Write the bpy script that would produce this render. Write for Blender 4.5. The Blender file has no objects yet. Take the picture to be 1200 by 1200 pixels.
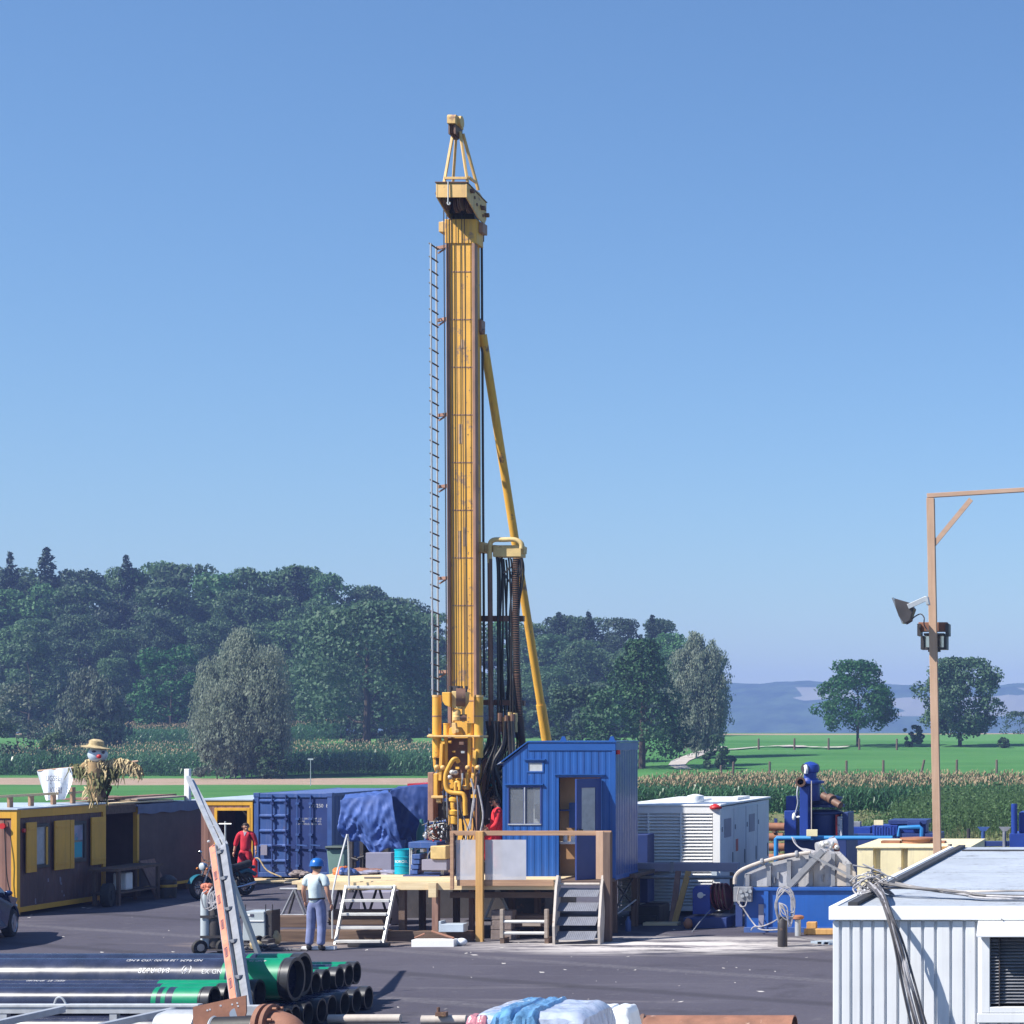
SUN_E = 5.0; EXPO = 0.75; SKY_S = 0.085; SKY_DUST = 0.3; SKY_OZ = 10.0; SKY_AIR = 1.3
HAZE = 0.00042; HAZE_C = (.32,.44,.92,1); HAZE_A = 0.0
import bpy, math, random
import numpy as np
from mathutils import Vector, Matrix
R = math.radians
random.seed(7); rng = np.random.default_rng(7)
sc = bpy.context.scene
COL = sc.collection
F = 2400.0      # focal length in photo pixels
EYE = 4.4       # eye height
VX, VY = 1380.0, 858.0

def P(px, py, D):
    """point at depth D that the survey of the photograph puts at (px, py)"""
    s = F / D
    return Vector(((px - VX) / s, D, EYE - (py - VY) / s))
def XX(px, D): return (px - VX) * D / F
def ZZ(py, D): return EYE - (py - VY) * D / F

TD = [-100, 150, 200, 230, 265, 300, 330, 520, 620, 900, 1200]
TZ = [0, 0, 0, 1.25, 2.6, 3.75, 4.0, 4.1, 1.0, -14, -20]
def tz(y): return float(np.interp(y, TD, TZ))

# ------------------------------------------------------------------ mesh helpers
W = {}
class MB:
    def __init__(self, T=None):
        self.v = []; self.f = []; self.M = W[T.name].copy() if T is not None else None
    def add(self, vs, fs):
        n = len(self.v)
        if self.M is not None: vs = [self.M @ Vector(p) for p in vs]
        self.v += [tuple(p) for p in vs]; self.f += [tuple(i + n for i in f) for f in fs]
        return self
    def box(self, x0, x1, y0, y1, z0, z1):
        v = [(x0,y0,z0),(x1,y0,z0),(x1,y1,z0),(x0,y1,z0),(x0,y0,z1),(x1,y0,z1),(x1,y1,z1),(x0,y1,z1)]
        return self.add(v, [(0,3,2,1),(4,5,6,7),(0,1,5,4),(1,2,6,5),(2,3,7,6),(3,0,4,7)])
    def obox(self, c, sx, sy, sz, rot=None):
        Mx = (rot.to_matrix() if rot is not None and hasattr(rot, 'to_matrix') else (rot or Matrix.Identity(3)))
        v = []
        for dz in (-.5,.5):
            for dx, dy in ((-.5,-.5),(.5,-.5),(.5,.5),(-.5,.5)):
                v.append(Vector(c) + Mx @ Vector((dx*sx, dy*sy, dz*sz)))
        return self.add(v, [(0,3,2,1),(4,5,6,7),(0,1,5,4),(1,2,6,5),(2,3,7,6),(3,0,4,7)])
    def beam(self, p, q, w, h=None, up=(0,0,1)):
        h = h or w; p = Vector(p); q = Vector(q); d = (q - p).normalized(); u = Vector(up)
        if abs(d.dot(u)) > .95: u = Vector((0,1,0))
        s = d.cross(u).normalized(); u = s.cross(d).normalized()
        v = []
        for c in (p, q):
            for a, b in ((-.5,-.5),(.5,-.5),(.5,.5),(-.5,.5)): v.append(c + s*a*w + u*b*h)
        return self.add(v, [(3,2,1,0),(4,5,6,7),(0,1,5,4),(1,2,6,5),(2,3,7,6),(3,0,4,7)])
    def cyl(self, p, q, r0, r1=None, n=14, cap=True):
        r1 = r0 if r1 is None else r1; p = Vector(p); q = Vector(q); d = (q - p).normalized()
        u = Vector((0,0,1)) if abs(d.z) < .9 else Vector((1,0,0))
        a = d.cross(u).normalized(); b = d.cross(a).normalized(); v = []
        for c, r in ((p, r0), (q, r1)):
            for i in range(n):
                t = 2*math.pi*i/n; v.append(c + a*math.cos(t)*r + b*math.sin(t)*r)
        f = [(i, n+i, n+(i+1)%n, (i+1)%n) for i in range(n)]
        if cap: f += [tuple(range(n)), tuple(range(2*n-1, n-1, -1))]
        return self.add(v, f)
    def pipe(self, p, q, r, ri, n=28):
        p = Vector(p); q = Vector(q); d = (q - p).normalized()
        u = Vector((0,0,1)) if abs(d.z) < .9 else Vector((1,0,0))
        a = d.cross(u).normalized(); b = d.cross(a).normalized(); v = []
        for c, rr in ((p, r), (q, r), (q, ri), (p, ri)):
            for i in range(n):
                t = 2*math.pi*i/n; v.append(c + a*math.cos(t)*rr + b*math.sin(t)*rr)
        f = []
        for k in range(4):
            k2 = (k+1) % 4
            f += [(k*n+i, k2*n+i, k2*n+(i+1)%n, k*n+(i+1)%n) for i in range(n)]
        return self.add(v, f)
    def tube(self, pts, r, n=7, smooth=4, r1=None):
        pts = [Vector(p) for p in pts]
        if smooth and len(pts) > 2:
            o = []
            for i in range(len(pts)-1):
                p0 = pts[max(i-1,0)]; p1 = pts[i]; p2 = pts[i+1]; p3 = pts[min(i+2,len(pts)-1)]
                for k in range(smooth):
                    t = k/smooth
                    o.append(.5*((2*p1)+(p2-p0)*t+(2*p0-5*p1+4*p2-p3)*t*t+(3*p1-p0-3*p2+p3)*t**3))
            o.append(pts[-1]); pts = o
        v = []; f = []; N = len(pts); pa = None
        for i, p in enumerate(pts):
            d = (pts[min(i+1,N-1)] - pts[max(i-1,0)])
            d = d.normalized() if d.length > 1e-9 else Vector((0,0,1))
            if pa is None:
                u = Vector((0,0,1)) if abs(d.z) < .9 else Vector((1,0,0)); a = d.cross(u).normalized()
            else:
                a = (pa - d*pa.dot(d)); a = a.normalized() if a.length > 1e-6 else d.orthogonal().normalized()
            pa = a; b = d.cross(a)
            rr = r if r1 is None else r + (r1-r)*i/(N-1)
            for k in range(n):
                t = 2*math.pi*k/n; v.append(p + a*math.cos(t)*rr + b*math.sin(t)*rr)
        for i in range(N-1):
            f += [(i*n+k, i*n+(k+1)%n, (i+1)*n+(k+1)%n, (i+1)*n+k) for k in range(n)]
        f += [tuple(range(n-1,-1,-1)), tuple(range((N-1)*n, N*n))]
        return self.add(v, f)
    def lathe(self, c, prof, n=20, ax=(0,0,1)):
        """prof: list of (radius, height along ax)"""
        c = Vector(c); d = Vector(ax).normalized()
        u = Vector((0,0,1)) if abs(d.z) < .9 else Vector((1,0,0))
        a = d.cross(u).normalized(); b = d.cross(a).normalized(); v = []; f = []
        for r, h in prof:
            for i in range(n):
                t = 2*math.pi*i/n; v.append(c + d*h + a*math.cos(t)*r + b*math.sin(t)*r)
        for k in range(len(prof)-1):
            f += [(k*n+i, (k+1)*n+i, (k+1)*n+(i+1)%n, k*n+(i+1)%n) for i in range(n)]
        f += [tuple(range(n)), tuple(range(len(prof)*n-1, (len(prof)-1)*n-1, -1))]
        return self.add(v, f)
    def prism(self, poly, ext):
        """poly: 3D points of a planar outline, ext: extrusion vector"""
        n = len(poly); e = Vector(ext); poly = [Vector(p) for p in poly]
        return self.add(poly + [p + e for p in poly],
            [tuple(range(n-1,-1,-1)), tuple(range(n, 2*n))] + [(i, (i+1)%n, n+(i+1)%n, n+i) for i in range(n)])
    def quad(self, a, b, c, d): return self.add([a,b,c,d], [(0,1,2,3)])
    def ell(self, c, rx, ry, rz, n=14, m=9, jit=0):
        v = []; f = []; c = Vector(c)
        for j in range(m+1):
            ph = math.pi*j/m
            for i in range(n):
                t = 2*math.pi*i/n; k = 1 + jit*random.uniform(-1,1)
                v.append(c + Vector((rx*math.sin(ph)*math.cos(t)*k, ry*math.sin(ph)*math.sin(t)*k, rz*math.cos(ph)*k)))
        for j in range(m):
            f += [(j*n+i, (j+1)*n+i, (j+1)*n+(i+1)%n, j*n+(i+1)%n) for i in range(n)]
        return self.add(v, f)
    def build(self, name, mat, parent=None, smooth=False, bevel=0, label=None):
        vs = self.v
        if parent is not None:
            I = W[parent.name].inverted(); vs = [tuple(I @ Vector(p)) for p in vs]
        me = bpy.data.meshes.new(name); me.from_pydata(vs, [], self.f)
        me.validate(clean_customdata=False); me.update()
        import bmesh
        bm = bmesh.new(); bm.from_mesh(me); bmesh.ops.recalc_face_normals(bm, faces=bm.faces); bm.to_mesh(me); bm.free()
        return link(name, me, mat, parent, smooth, bevel, label)

def link(name, me, mat, parent=None, smooth=False, bevel=0, label=None):
    if mat is not None: me.materials.append(mat)
    o = bpy.data.objects.new(name, me); COL.objects.link(o)
    if parent is not None: o.parent = parent; W[o.name] = W[parent.name].copy()
    else: W[o.name] = Matrix.Identity(4)
    if smooth:
        me.polygons.foreach_set('use_smooth', [True]*len(me.polygons))
        try: me.set_sharp_from_angle(angle=R(38))
        except Exception: pass
    if bevel:
        b = o.modifiers.new('bevel', 'BEVEL'); b.width = bevel; b.segments = 2; b.limit_method = 'ANGLE'; b.angle_limit = R(50)
    if label: o['label'] = label
    return o
def tag(o, label=None, cat=None, group=None, kind=None):
    if label: o['label'] = label
    if cat: o['category'] = cat
    if group: o['group'] = group
    if kind: o['kind'] = kind
    return o
def thing(name, label, cat, loc=(0,0,0), rot=0, group=None):
    o = bpy.data.objects.new(name, None); COL.objects.link(o); o.empty_display_size = .2
    o.location = loc; o.rotation_euler = (0,0,rot)
    W[o.name] = Matrix.Translation(Vector(loc)) @ Matrix.Rotation(rot, 4, 'Z')
    return tag(o, label, cat, group)
def dup(o, loc, rot=0, scale=(1,1,1), label=None):
    r = o.copy(); COL.objects.link(r); r.location = loc; r.rotation_euler = (0,0,rot); r.scale = scale
    if label: r['label'] = label
    W[r.name] = Matrix.LocRotScale(Vector(loc), Matrix.Rotation(rot,3,'Z').to_quaternion(), Vector(scale))
    for ch in list(o.children):
        c = ch.copy(); COL.objects.link(c); c.parent = r; W[c.name] = W[r.name].copy()
        for g in list(ch.children):
            d = g.copy(); COL.objects.link(d); d.parent = c
    return r

def text_geo(s, size):
    cu = bpy.data.curves.new('lettering', 'FONT'); cu.body = s; cu.size = size; cu.align_x = 'CENTER'; cu.align_y = 'CENTER'
    cu.resolution_u = 3
    o = bpy.data.objects.new('lettering', cu); COL.objects.link(o)
    dg = bpy.context.evaluated_depsgraph_get()
    me = bpy.data.meshes.new_from_object(o.evaluated_get(dg))
    v = [tuple(x.co) for x in me.vertices]; f = [tuple(p.vertices) for p in me.polygons]
    bpy.data.objects.remove(o); bpy.data.meshes.remove(me); bpy.data.curves.remove(cu)
    return v, f
def text(parent, s, size, fn, mat, name='lettering'):
    v, f = text_geo(s, size); m = MB(); m.add([fn(p) for p in v], f)
    return m.build(name, mat, parent)

# ------------------------------------------------------------------ materials
def nt(name):
    m = bpy.data.materials.new(name); m.use_nodes = True; t = m.node_tree
    return m, t, t.nodes['Principled BSDF']
def N(t, typ, **kw):
    n = t.nodes.new(typ)
    for k, v in kw.items():
        if k in n.inputs: n.inputs[k].default_value = v
        else: setattr(n, k, v)
    return n
def mixc(t, fac, a, b, blend='MIX'):
    n = t.nodes.new('ShaderNodeMix'); n.data_type = 'RGBA'; n.blend_type = blend
    for sock, val in ((n.inputs[0], fac), (n.inputs[6], a), (n.inputs[7], b)):
        if hasattr(val, 'is_linked') or hasattr(val, 'links'): t.links.new(val, sock)
        elif isinstance(val, (int, float)): sock.default_value = val
        else: sock.default_value = (*val, 1) if len(val) == 3 else val
    return n.outputs[2]
def ramp(t, src, a, b):
    n = t.nodes.new('ShaderNodeMapRange'); n.inputs[1].default_value = a; n.inputs[2].default_value = b
    t.links.new(src, n.inputs[0]); return n.outputs[0]
def math_(t, op, a, b=None):
    n = t.nodes.new('ShaderNodeMath'); n.operation = op
    for i, v in enumerate((a, b)):
        if v is None: continue
        if isinstance(v, (int, float)): n.inputs[i].default_value = v
        else: t.links.new(v, n.inputs[i])
    return n.outputs[0]
def coords(t, scale=(1,1,1), rnd=True):
    tc = t.nodes.new('ShaderNodeTexCoord'); mp = t.nodes.new('ShaderNodeMapping')
    mp.inputs['Scale'].default_value = scale
    t.links.new(tc.outputs['Object'], mp.inputs[0])
    if rnd:
        oi = t.nodes.new('ShaderNodeObjectInfo'); s = math_(t, 'MULTIPLY', oi.outputs['Random'], 37.0)
        c = t.nodes.new('ShaderNodeCombineXYZ')
        for i in range(3): t.links.new(s, c.inputs[i])
        t.links.new(c.outputs[0], mp.inputs['Location'])
    return mp.outputs[0]
def noise_(t, vec, scale, detail=4, rough=.6):
    n = N(t, 'ShaderNodeTexNoise', Scale=scale, Detail=detail, Roughness=rough); t.links.new(vec, n.inputs['Vector'])
    return n.outputs['Fac']
def dk(c, k): return tuple(min(1, x*k) for x in c)

def paint(name, col, rough=.5, metal=0, var=.14, vscale=1.3, spots=None, streak=None, bump=.0, bscale=30, corr=None, spec=.5, ovar=0):
    """worn paint: tonal drift, optional rust spots (colour, threshold, scale), streaks (colour, amount) and corrugation (axis, pitch, depth)"""
    m, t, b = nt(name); v = coords(t)
    n1 = noise_(t, v, vscale, 5)
    c = mixc(t, ramp(t, n1, .3, .7), dk(col, 1-var), dk(col, 1+var))
    if ovar:
        oi = t.nodes.new('ShaderNodeObjectInfo'); c = mixc(t, oi.outputs['Random'], c, dk(col, 1-ovar))
    if streak:
        vs = coords(t, (9, 9, .5)); ns = noise_(t, vs, 1.2, 4, .7)
        c = mixc(t, math_(t, 'MULTIPLY', ramp(t, ns, .5, .75), streak[1]), c, streak[0])
    if spots:
        ns = noise_(t, v, spots[2], 8, .7)
        c = mixc(t, ramp(t, ns, spots[1], spots[1]+.06), c, spots[0])
    t.links.new(c, b.inputs['Base Color'])
    nr = noise_(t, v, 4, 4)
    rr = t.nodes.new('ShaderNodeMapRange'); rr.inputs[3].default_value = max(.03, rough-.12); rr.inputs[4].default_value = min(1, rough+.15)
    t.links.new(nr, rr.inputs[0]); t.links.new(rr.outputs[0], b.inputs['Roughness'])
    b.inputs['Metallic'].default_value = metal
    b.inputs['Specular IOR Level'].default_value = spec
    nrm = None
    if corr:
        tc = t.nodes.new('ShaderNodeTexCoord')
        w = N(t, 'ShaderNodeTexWave', Scale=.314/corr[1])
        w.wave_type = 'BANDS'; w.bands_direction = corr[0]; w.wave_profile = 'SIN'
        t.links.new(tc.outputs['Object'], w.inputs['Vector'])
        bp = N(t, 'ShaderNodeBump', Strength=1.0, Distance=corr[2]); t.links.new(ramp(t, w.outputs['Fac'], .25, .75), bp.inputs['Height']); nrm = bp
    if bump:
        bp = N(t, 'ShaderNodeBump', Strength=.6, Distance=bump); t.links.new(noise_(t, v, bscale, 5), bp.inputs['Height'])
        if nrm: t.links.new(nrm.outputs[0], bp.inputs['Normal'])
        nrm = bp
    if nrm: t.links.new(nrm.outputs[0], b.inputs['Normal'])
    return m
def wood(name, col, dark, axis='X', rough=.8, g=6, ovar=.2):
    m, t, b = nt(name)
    sc_ = {'X': (.6, 8, 8), 'Y': (8, .6, 8), 'Z': (8, 8, .6)}[axis]
    v = coords(t, sc_); n = noise_(t, v, g*.35, 6, .65); c = mixc(t, ramp(t, n, .3, .72), dark, col)
    v2 = coords(t); n2 = noise_(t, v2, 1.1, 4); c = mixc(t, math_(t, 'MULTIPLY', ramp(t, n2, .45, .8), .45), c, dk(col, .5))
    oi = t.nodes.new('ShaderNodeObjectInfo'); c = mixc(t, math_(t, 'MULTIPLY', oi.outputs['Random'], ovar), c, dk(dark, .8))
    t.links.new(c, b.inputs['Base Color']); b.inputs['Roughness'].default_value = rough; b.inputs['Specular IOR Level'].default_value = .25
    bp = N(t, 'ShaderNodeBump', Strength=.5, Distance=.006); t.links.new(n, bp.inputs['Height']); t.links.new(bp.outputs[0], b.inputs['Normal'])
    return m
def leaf(name, ca, cb, scale=.35, trans=.25, ovar=.35, cc=None):
    m, t, b = nt(name)
    v = coords(t); n = noise_(t, v, scale, 3, .6); c = mixc(t, ramp(t, n, .35, .65), ca, cb)
    n2 = noise_(t, v, 5, 2); c = mixc(t, math_(t, 'MULTIPLY', ramp(t, n2, .4, .75), .5), c, dk(cb, 1.5))
    oi = t.nodes.new('ShaderNodeObjectInfo')
    c = mixc(t, math_(t, 'MULTIPLY', oi.outputs['Random'], ovar), c, cc or dk(ca, .7))
    t.links.new(c, b.inputs['Base Color']); b.inputs['Roughness'].default_value = .6; b.inputs['Specular IOR Level'].default_value = .3
    tr = t.nodes.new('ShaderNodeBsdfTranslucent'); t.links.new(c, tr.inputs[0])
    mx = t.nodes.new('ShaderNodeMixShader'); mx.inputs[0].default_value = trans
    t.links.new(b.outputs[0], mx.inputs[1]); t.links.new(tr.outputs[0], mx.inputs[2])
    t.links.new(mx.outputs[0], t.nodes['Material Output'].inputs[0])
    return m
def sheer(name, col, alpha, rough=.3):
    """hazy plastic sheet that lets part of the light straight through"""
    m, t, b = nt(name); v = coords(t); n = noise_(t, v, 2.5, 5)
    c = mixc(t, ramp(t, n, .3, .75), dk(col, .8), col); t.links.new(c, b.inputs['Base Color']); b.inputs['Roughness'].default_value = rough
    tr = t.nodes.new('ShaderNodeBsdfTransparent'); mx = t.nodes.new('ShaderNodeMixShader'); mx.inputs[0].default_value = alpha
    t.links.new(tr.outputs[0], mx.inputs[1]); t.links.new(b.outputs[0], mx.inputs[2])
    t.links.new(mx.outputs[0], t.nodes['Material Output'].inputs[0])
    return m

RUST = (.16, .065, .035)
M = {}
M['yellow'] = paint('yellow_rig_paint', (.73,.39,.05), .5, var=.14, spots=((.22,.11,.06), .59, 2.6), streak=((.30,.17,.07), .65), bump=.004)
M['mastyellow'] = paint('worn_yellow_mast_paint', (.75,.40,.06), .5, var=.12, spots=((.34,.2,.12), .57, 2.2), streak=((.38,.22,.12), .75), bump=.003)
M['paleyellow'] = paint('pale_yellow_paint', (.68,.43,.16), .55, var=.15, spots=((.3,.17,.1), .60, 3.0), streak=((.33,.2,.12), .6), bump=.003)  # paler rig yellow; haze over the mast top is put into the colour
M['mastrail'] = paint('rusty_brown_rail', (.30,.165,.12), .6, var=.25, vscale=2, spots=((.33,.2,.1), .62, 3), bump=.003)
M['ochre'] = paint('ochre_frame_paint', (.68,.36,.03), .5, var=.10, spots=(RUST, .70, 2.5), streak=((.35,.18,.03), .35))
M['brownwall'] = paint('brown_cladding', (.115,.062,.055), .6, var=.2, vscale=1, streak=((.07,.04,.04), .5), corr=('Y', .30, .012))
M['brownflat'] = paint('brown_container_panel', (.085,.050,.048), .65, var=.2, vscale=1.2, streak=((.05,.03,.03), .5))
M['brownend'] = paint('brown_end_panel', (.20,.10,.075), .65, var=.15, corr=('X', .25, .012), streak=((.12,.06,.05), .4))
M['contblue'] = paint('container_blue', (.038,.09,.275), .45, var=.16, vscale=2.5, spots=((.16,.11,.09), .645, 3), streak=((.14,.17,.36), .55), bump=.003)
M['contdark'] = paint('container_blue_dark', (.022,.044,.165), .45, var=.15, spots=((.09,.06,.05), .72, 4), bump=.003)  # darker container blue; also stands for shade on the right container door
M['contside'] = paint('container_side_blue', (.03,.07,.235), .5, var=.14, corr=('Y', .27, .035), spots=(RUST, .74, 3))
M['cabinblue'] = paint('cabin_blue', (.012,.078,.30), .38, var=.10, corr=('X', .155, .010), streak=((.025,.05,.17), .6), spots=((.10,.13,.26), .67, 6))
M['cabinshade'] = paint('cabin_blue_shaded', (.012,.06,.24), .32, var=.15, corr=('Y', .2, .014), streak=((.06,.09,.3), .4))  # darker copy of cabin blue; the side's shade and sheen streaks painted in
M['cabintrim'] = paint('cabin_trim_blue', (.013,.08,.31), .35, var=.1)
M['doorblue'] = paint('cabin_door_blue', (.02,.045,.20), .4, var=.12)
M['blue'] = paint('machine_blue', (.014,.045,.26), .4, var=.18, spots=((.05,.05,.1), .66, 4), bump=.003)
M['tankblue'] = paint('tank_blue', (.012,.085,.36), .4, var=.12, spots=((.06,.09,.22), .67, 3), streak=((.02,.05,.2), .4))
M['skyblue'] = paint('light_blue_pipe', (.03,.22,.52), .4, var=.12)
M['teal'] = paint('teal_drum', (.0,.34,.46), .35, var=.08, spots=((.1,.2,.2), .74, 5))
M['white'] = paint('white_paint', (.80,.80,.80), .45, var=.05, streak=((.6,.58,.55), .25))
M['letter'] = paint('white_lettering', (.60,.60,.62), .6, var=.1, vscale=14, spots=((.10,.11,.18), .54, 16))
M['ink'] = paint('dark_ink', (.05,.05,.09), .8, var=.1)
M['whiteshade'] = paint('generator_white_shaded', (.66,.67,.72), .45, var=.06, streak=((.45,.42,.45), .4))  # greyer copy of the white paint, shade of the side put into it
M['shed'] = paint('shed_white_cladding', (.68,.70,.73), .5, var=.08, streak=((.55,.56,.58), .55), spots=((.5,.47,.43), .70, 5))
M['fascia'] = paint('shed_fascia', (.80,.83,.86), .5, var=.04, spots=((.14,.12,.12), .655, 3.0))
M['roof'] = paint('pale_roof_sheet', (.40,.44,.50), .6, var=.12, vscale=.9, streak=((.2,.2,.22), .6), spots=((.2,.21,.23), .60, 2.2), bump=.004)
M['palesheet'] = paint('pale_roof_film', (.45,.52,.6), .4, var=.15)
M['seam'] = paint('black_rubber_strip', (.035,.035,.04), .7, var=.3, vscale=6)
M['black'] = paint('black_rubber', (.018,.017,.018), .55, var=.3, vscale=5)
M['hose'] = paint('black_hose', (.022,.02,.021), .4, var=.3, vscale=5)
M['greycable'] = paint('grey_cable', (.34,.33,.35), .55, var=.35, vscale=9)
M['darkcable'] = paint('dark_cable', (.09,.085,.09), .55, var=.35, vscale=9)
M['darksteel'] = paint('dark_steel', (.045,.04,.042), .5, var=.3, vscale=3, spots=((.12,.07,.05), .6, 4), bump=.003)
M['brownsteel'] = paint('brown_primer_steel', (.15,.08,.055), .6, var=.25, vscale=3, spots=((.3,.2,.08), .6, 5))
M['rust'] = paint('rusty_steel', (.24,.11,.07), .75, var=.3, vscale=3, spots=((.4,.27,.22), .6, 4), bump=.004)
M['rustpipe'] = paint('rust_brown_pipe', (.30,.13,.07), .7, var=.25, vscale=3)
M['galv'] = paint('galvanised_steel', (.45,.47,.50), .42, .35, var=.15, vscale=6, spots=((.28,.22,.2), .68, 4))
M['alu'] = paint('aluminium', (.58,.58,.57), .4, .25, var=.12, vscale=5, spots=((.3,.27,.24), .66, 8))
M['steelgrey'] = paint('grey_steel', (.24,.25,.28), .5, .2, var=.2, vscale=5, spots=((.14,.1,.09), .66, 6))
M['trough'] = paint('mud_splashed_steel', (.42,.42,.45), .6, .1, var=.25, vscale=2, spots=((.2,.18,.19), .58, 5), streak=((.62,.62,.64), .5), bump=.004)
M['greybox'] = paint('grey_enamel', (.38,.43,.46), .4, var=.1, spots=((.15,.1,.08), .70, 6))
M['lavender'] = paint('grey_violet_paint', (.26,.25,.33), .5, var=.1)
M['cream'] = paint('cream_tank_paint', (.78,.68,.42), .6, var=.1, vscale=2, spots=((.40,.36,.33), .60, 1.6), streak=((.42,.38,.3), .5), bump=.003)
M['creambox'] = paint('dirty_cream_paint', (.58,.42,.18), .6, var=.2, vscale=4, spots=((.2,.12,.06), .62, 6))
M['orange'] = paint('faded_orange_panel', (.60,.20,.12), .6, var=.25, vscale=3, spots=((.35,.15,.1), .62, 6))
M['orangebag'] = paint('orange_plastic', (.75,.2,.04), .5, var=.1)
M['redpaint'] = paint('red_paint', (.5,.02,.02), .4)
M['redhose'] = paint('dull_red_hose', (.20,.03,.03), .6, var=.3, vscale=6)
M['mudguard'] = paint('dark_teal_mudguard', (.01,.11,.17), .3)
M['green'] = paint('green_pipe_band', (.0,.215,.105), .35, var=.12, vscale=4, spots=((.02,.12,.09), .64, 9))
M['pipe'] = paint('black_pipe_varnish', (.024,.030,.062), .25, var=.35, vscale=3, spots=((.1,.1,.15), .72, 6))
M['pipeend'] = paint('dark_steel_protector', (.055,.056,.06), .32, .4, var=.3, vscale=5)
M['carblue'] = paint('dark_blue_car_paint', (.014,.04,.13), .15, .2, var=.05)
M['tyre'] = paint('tyre_rubber', (.022,.021,.022), .8, var=.2)
M['chrome'] = paint('chrome', (.6,.6,.62), .12, 1, var=.05)
M['rim'] = paint('alloy_rim', (.42,.42,.47), .3, .7, var=.05)
M['bingreen'] = paint('grey_green_plastic', (.17,.28,.25), .5, var=.08)
M['bindark'] = paint('dark_green_plastic', (.04,.065,.06), .5, var=.1)
M['bottlegreen'] = paint('green_bottle', (.03,.14,.12), .4, var=.1)
M['pinewood'] = wood('fresh_pine', (.78,.64,.42), (.60,.45,.26), 'X', ovar=.15)
M['pinez'] = wood('fresh_pine_post', (.66,.40,.15), (.46,.25,.09), 'Z', ovar=.2)
M['railwood'] = wood('rail_timber', (.50,.32,.20), (.31,.18,.12), 'X')
M['polewood'] = wood('weathered_post', (.56,.38,.27), (.44,.28,.19), 'Z', ovar=.1)
M['poleX'] = wood('weathered_beam', (.54,.37,.28), (.42,.27,.19), 'X', ovar=.1)
M['darkwood'] = wood('old_sleeper', (.19,.13,.095), (.09,.06,.05), 'X')
M['darkwoodz'] = wood('old_dark_post', (.20,.14,.11), (.1,.065,.055), 'Z')
M['greywood'] = wood('grey_board', (.42,.36,.31), (.25,.2,.17), 'X')
M['boardz'] = wood('old_board', (.36,.22,.17), (.2,.11,.09), 'Z')
M['block'] = paint('concrete_block', (.2,.16,.15), .9, var=.3, vscale=6, bump=.01)
M['cement'] = paint('pale_cement_block', (.40,.36,.33), .9, var=.15, vscale=6, bump=.006)
M['cyan_steel'] = paint('steps_grey_blue', (.17,.18,.22), .55, .2, var=.15, vscale=6, corr=('X', .04, .004))
M['stringer'] = paint('steps_side_rail', (.45,.40,.36), .6, var=.2, vscale=4, spots=((.28,.16,.1), .62, 6))
M['helmet'] = paint('blue_helmet', (.012,.12,.42), .3, var=.04)
M['shirt'] = paint('pale_blue_shirt', (.52,.62,.66), .85, var=.08, vscale=9, bump=.01, bscale=12)
M['denim'] = paint('worn_denim', (.17,.20,.36), .9, var=.2, vscale=8, bump=.008, bscale=14)
M['coverall'] = paint('red_coverall', (.52,.018,.04), .85, var=.15, vscale=7, bump=.012, bscale=10)
M['coverall_bright'] = paint('bright_red_coverall', (.70,.03,.045), .85, var=.12, vscale=7, bump=.012, bscale=10)
M['skin'] = paint('skin', (.42,.22,.15), .55, var=.08, vscale=12)
M['hair'] = paint('dark_brown_hair', (.035,.022,.016), .6, var=.3, vscale=30)
M['burlap'] = paint('burlap', (.36,.24,.12), .95, var=.2, vscale=6, bump=.01)
M['burlapdark'] = paint('brown_cloth', (.12,.07,.05), .95, var=.2, vscale=6)
M['straw'] = paint('straw', (.46,.36,.20), .9, var=.35, vscale=14)
M['hay'] = paint('green_straw', (.12,.12,.05), .9, var=.4, vscale=14)
M['sheet'] = paint('white_cloth', (.74,.77,.82), .9, var=.05, vscale=4)
M['tarp'] = paint('blue_tarpaulin', (.042,.095,.32), .66, var=.22, vscale=3, bump=.008, bscale=6)
M['tarp2'] = paint('dull_blue_tarpaulin', (.022,.052,.20), .45, var=.2, vscale=2, bump=.012, bscale=5)
M['tarpgrey'] = paint('grey_blue_tarp', (.10,.12,.22), .5, var=.15, vscale=3, bump=.02, bscale=6)
M['wrap'] = paint('blue_white_wrapped_sacks', (.42,.48,.62), .14, var=.22, vscale=3, spots=((.22,.34,.58), .56, 2.2), bump=.025, bscale=9)
M['wrapred'] = paint('wrapped_sack_red_print', (.5,.2,.24), .2, var=.3, vscale=4, bump=.03, bscale=6)
M['wrapblue'] = paint('blue_plastic_film', (.12,.28,.50), .12, var=.35, vscale=4, spots=((.5,.62,.75), .57, 5), bump=.03, bscale=12)
M['jug'] = paint('white_plastic', (.74,.77,.80), .4, var=.06, vscale=3)
M['amber'] = paint('amber_lens', (.6,.18,.02), .2)
M['tan'] = paint('plywood_lining', (.52,.30,.15), .7, var=.1)
M['dark'] = paint('inside_shade_black', (.02,.018,.018), .9, var=.2)  # near-black; shade of openings and insides is put into the colour
M['curtain'] = paint('pale_curtain', (.42,.44,.46), .9, var=.15, vscale=6)
M['litter'] = paint('pale_scraps', (.55,.52,.5), .9, var=.3, vscale=3)
M['poster'] = paint('mixed_coloured_stickers', (.3,.3,.42), .7, var=.3, vscale=3, spots=((.05,.3,.4), .55, 5))
M['bark'] = wood('bark', (.10,.075,.055), (.04,.03,.025), 'Z')
M['birchbark'] = paint('birch_bark', (.5,.48,.45), .8, var=.1, vscale=2, spots=((.06,.05,.05), .58, 3))
M['panel'] = sheer('hazy_plastic_panel', (.60,.60,.66), .72)
g, t, b = nt('window_glass'); M['glass'] = g
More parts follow.
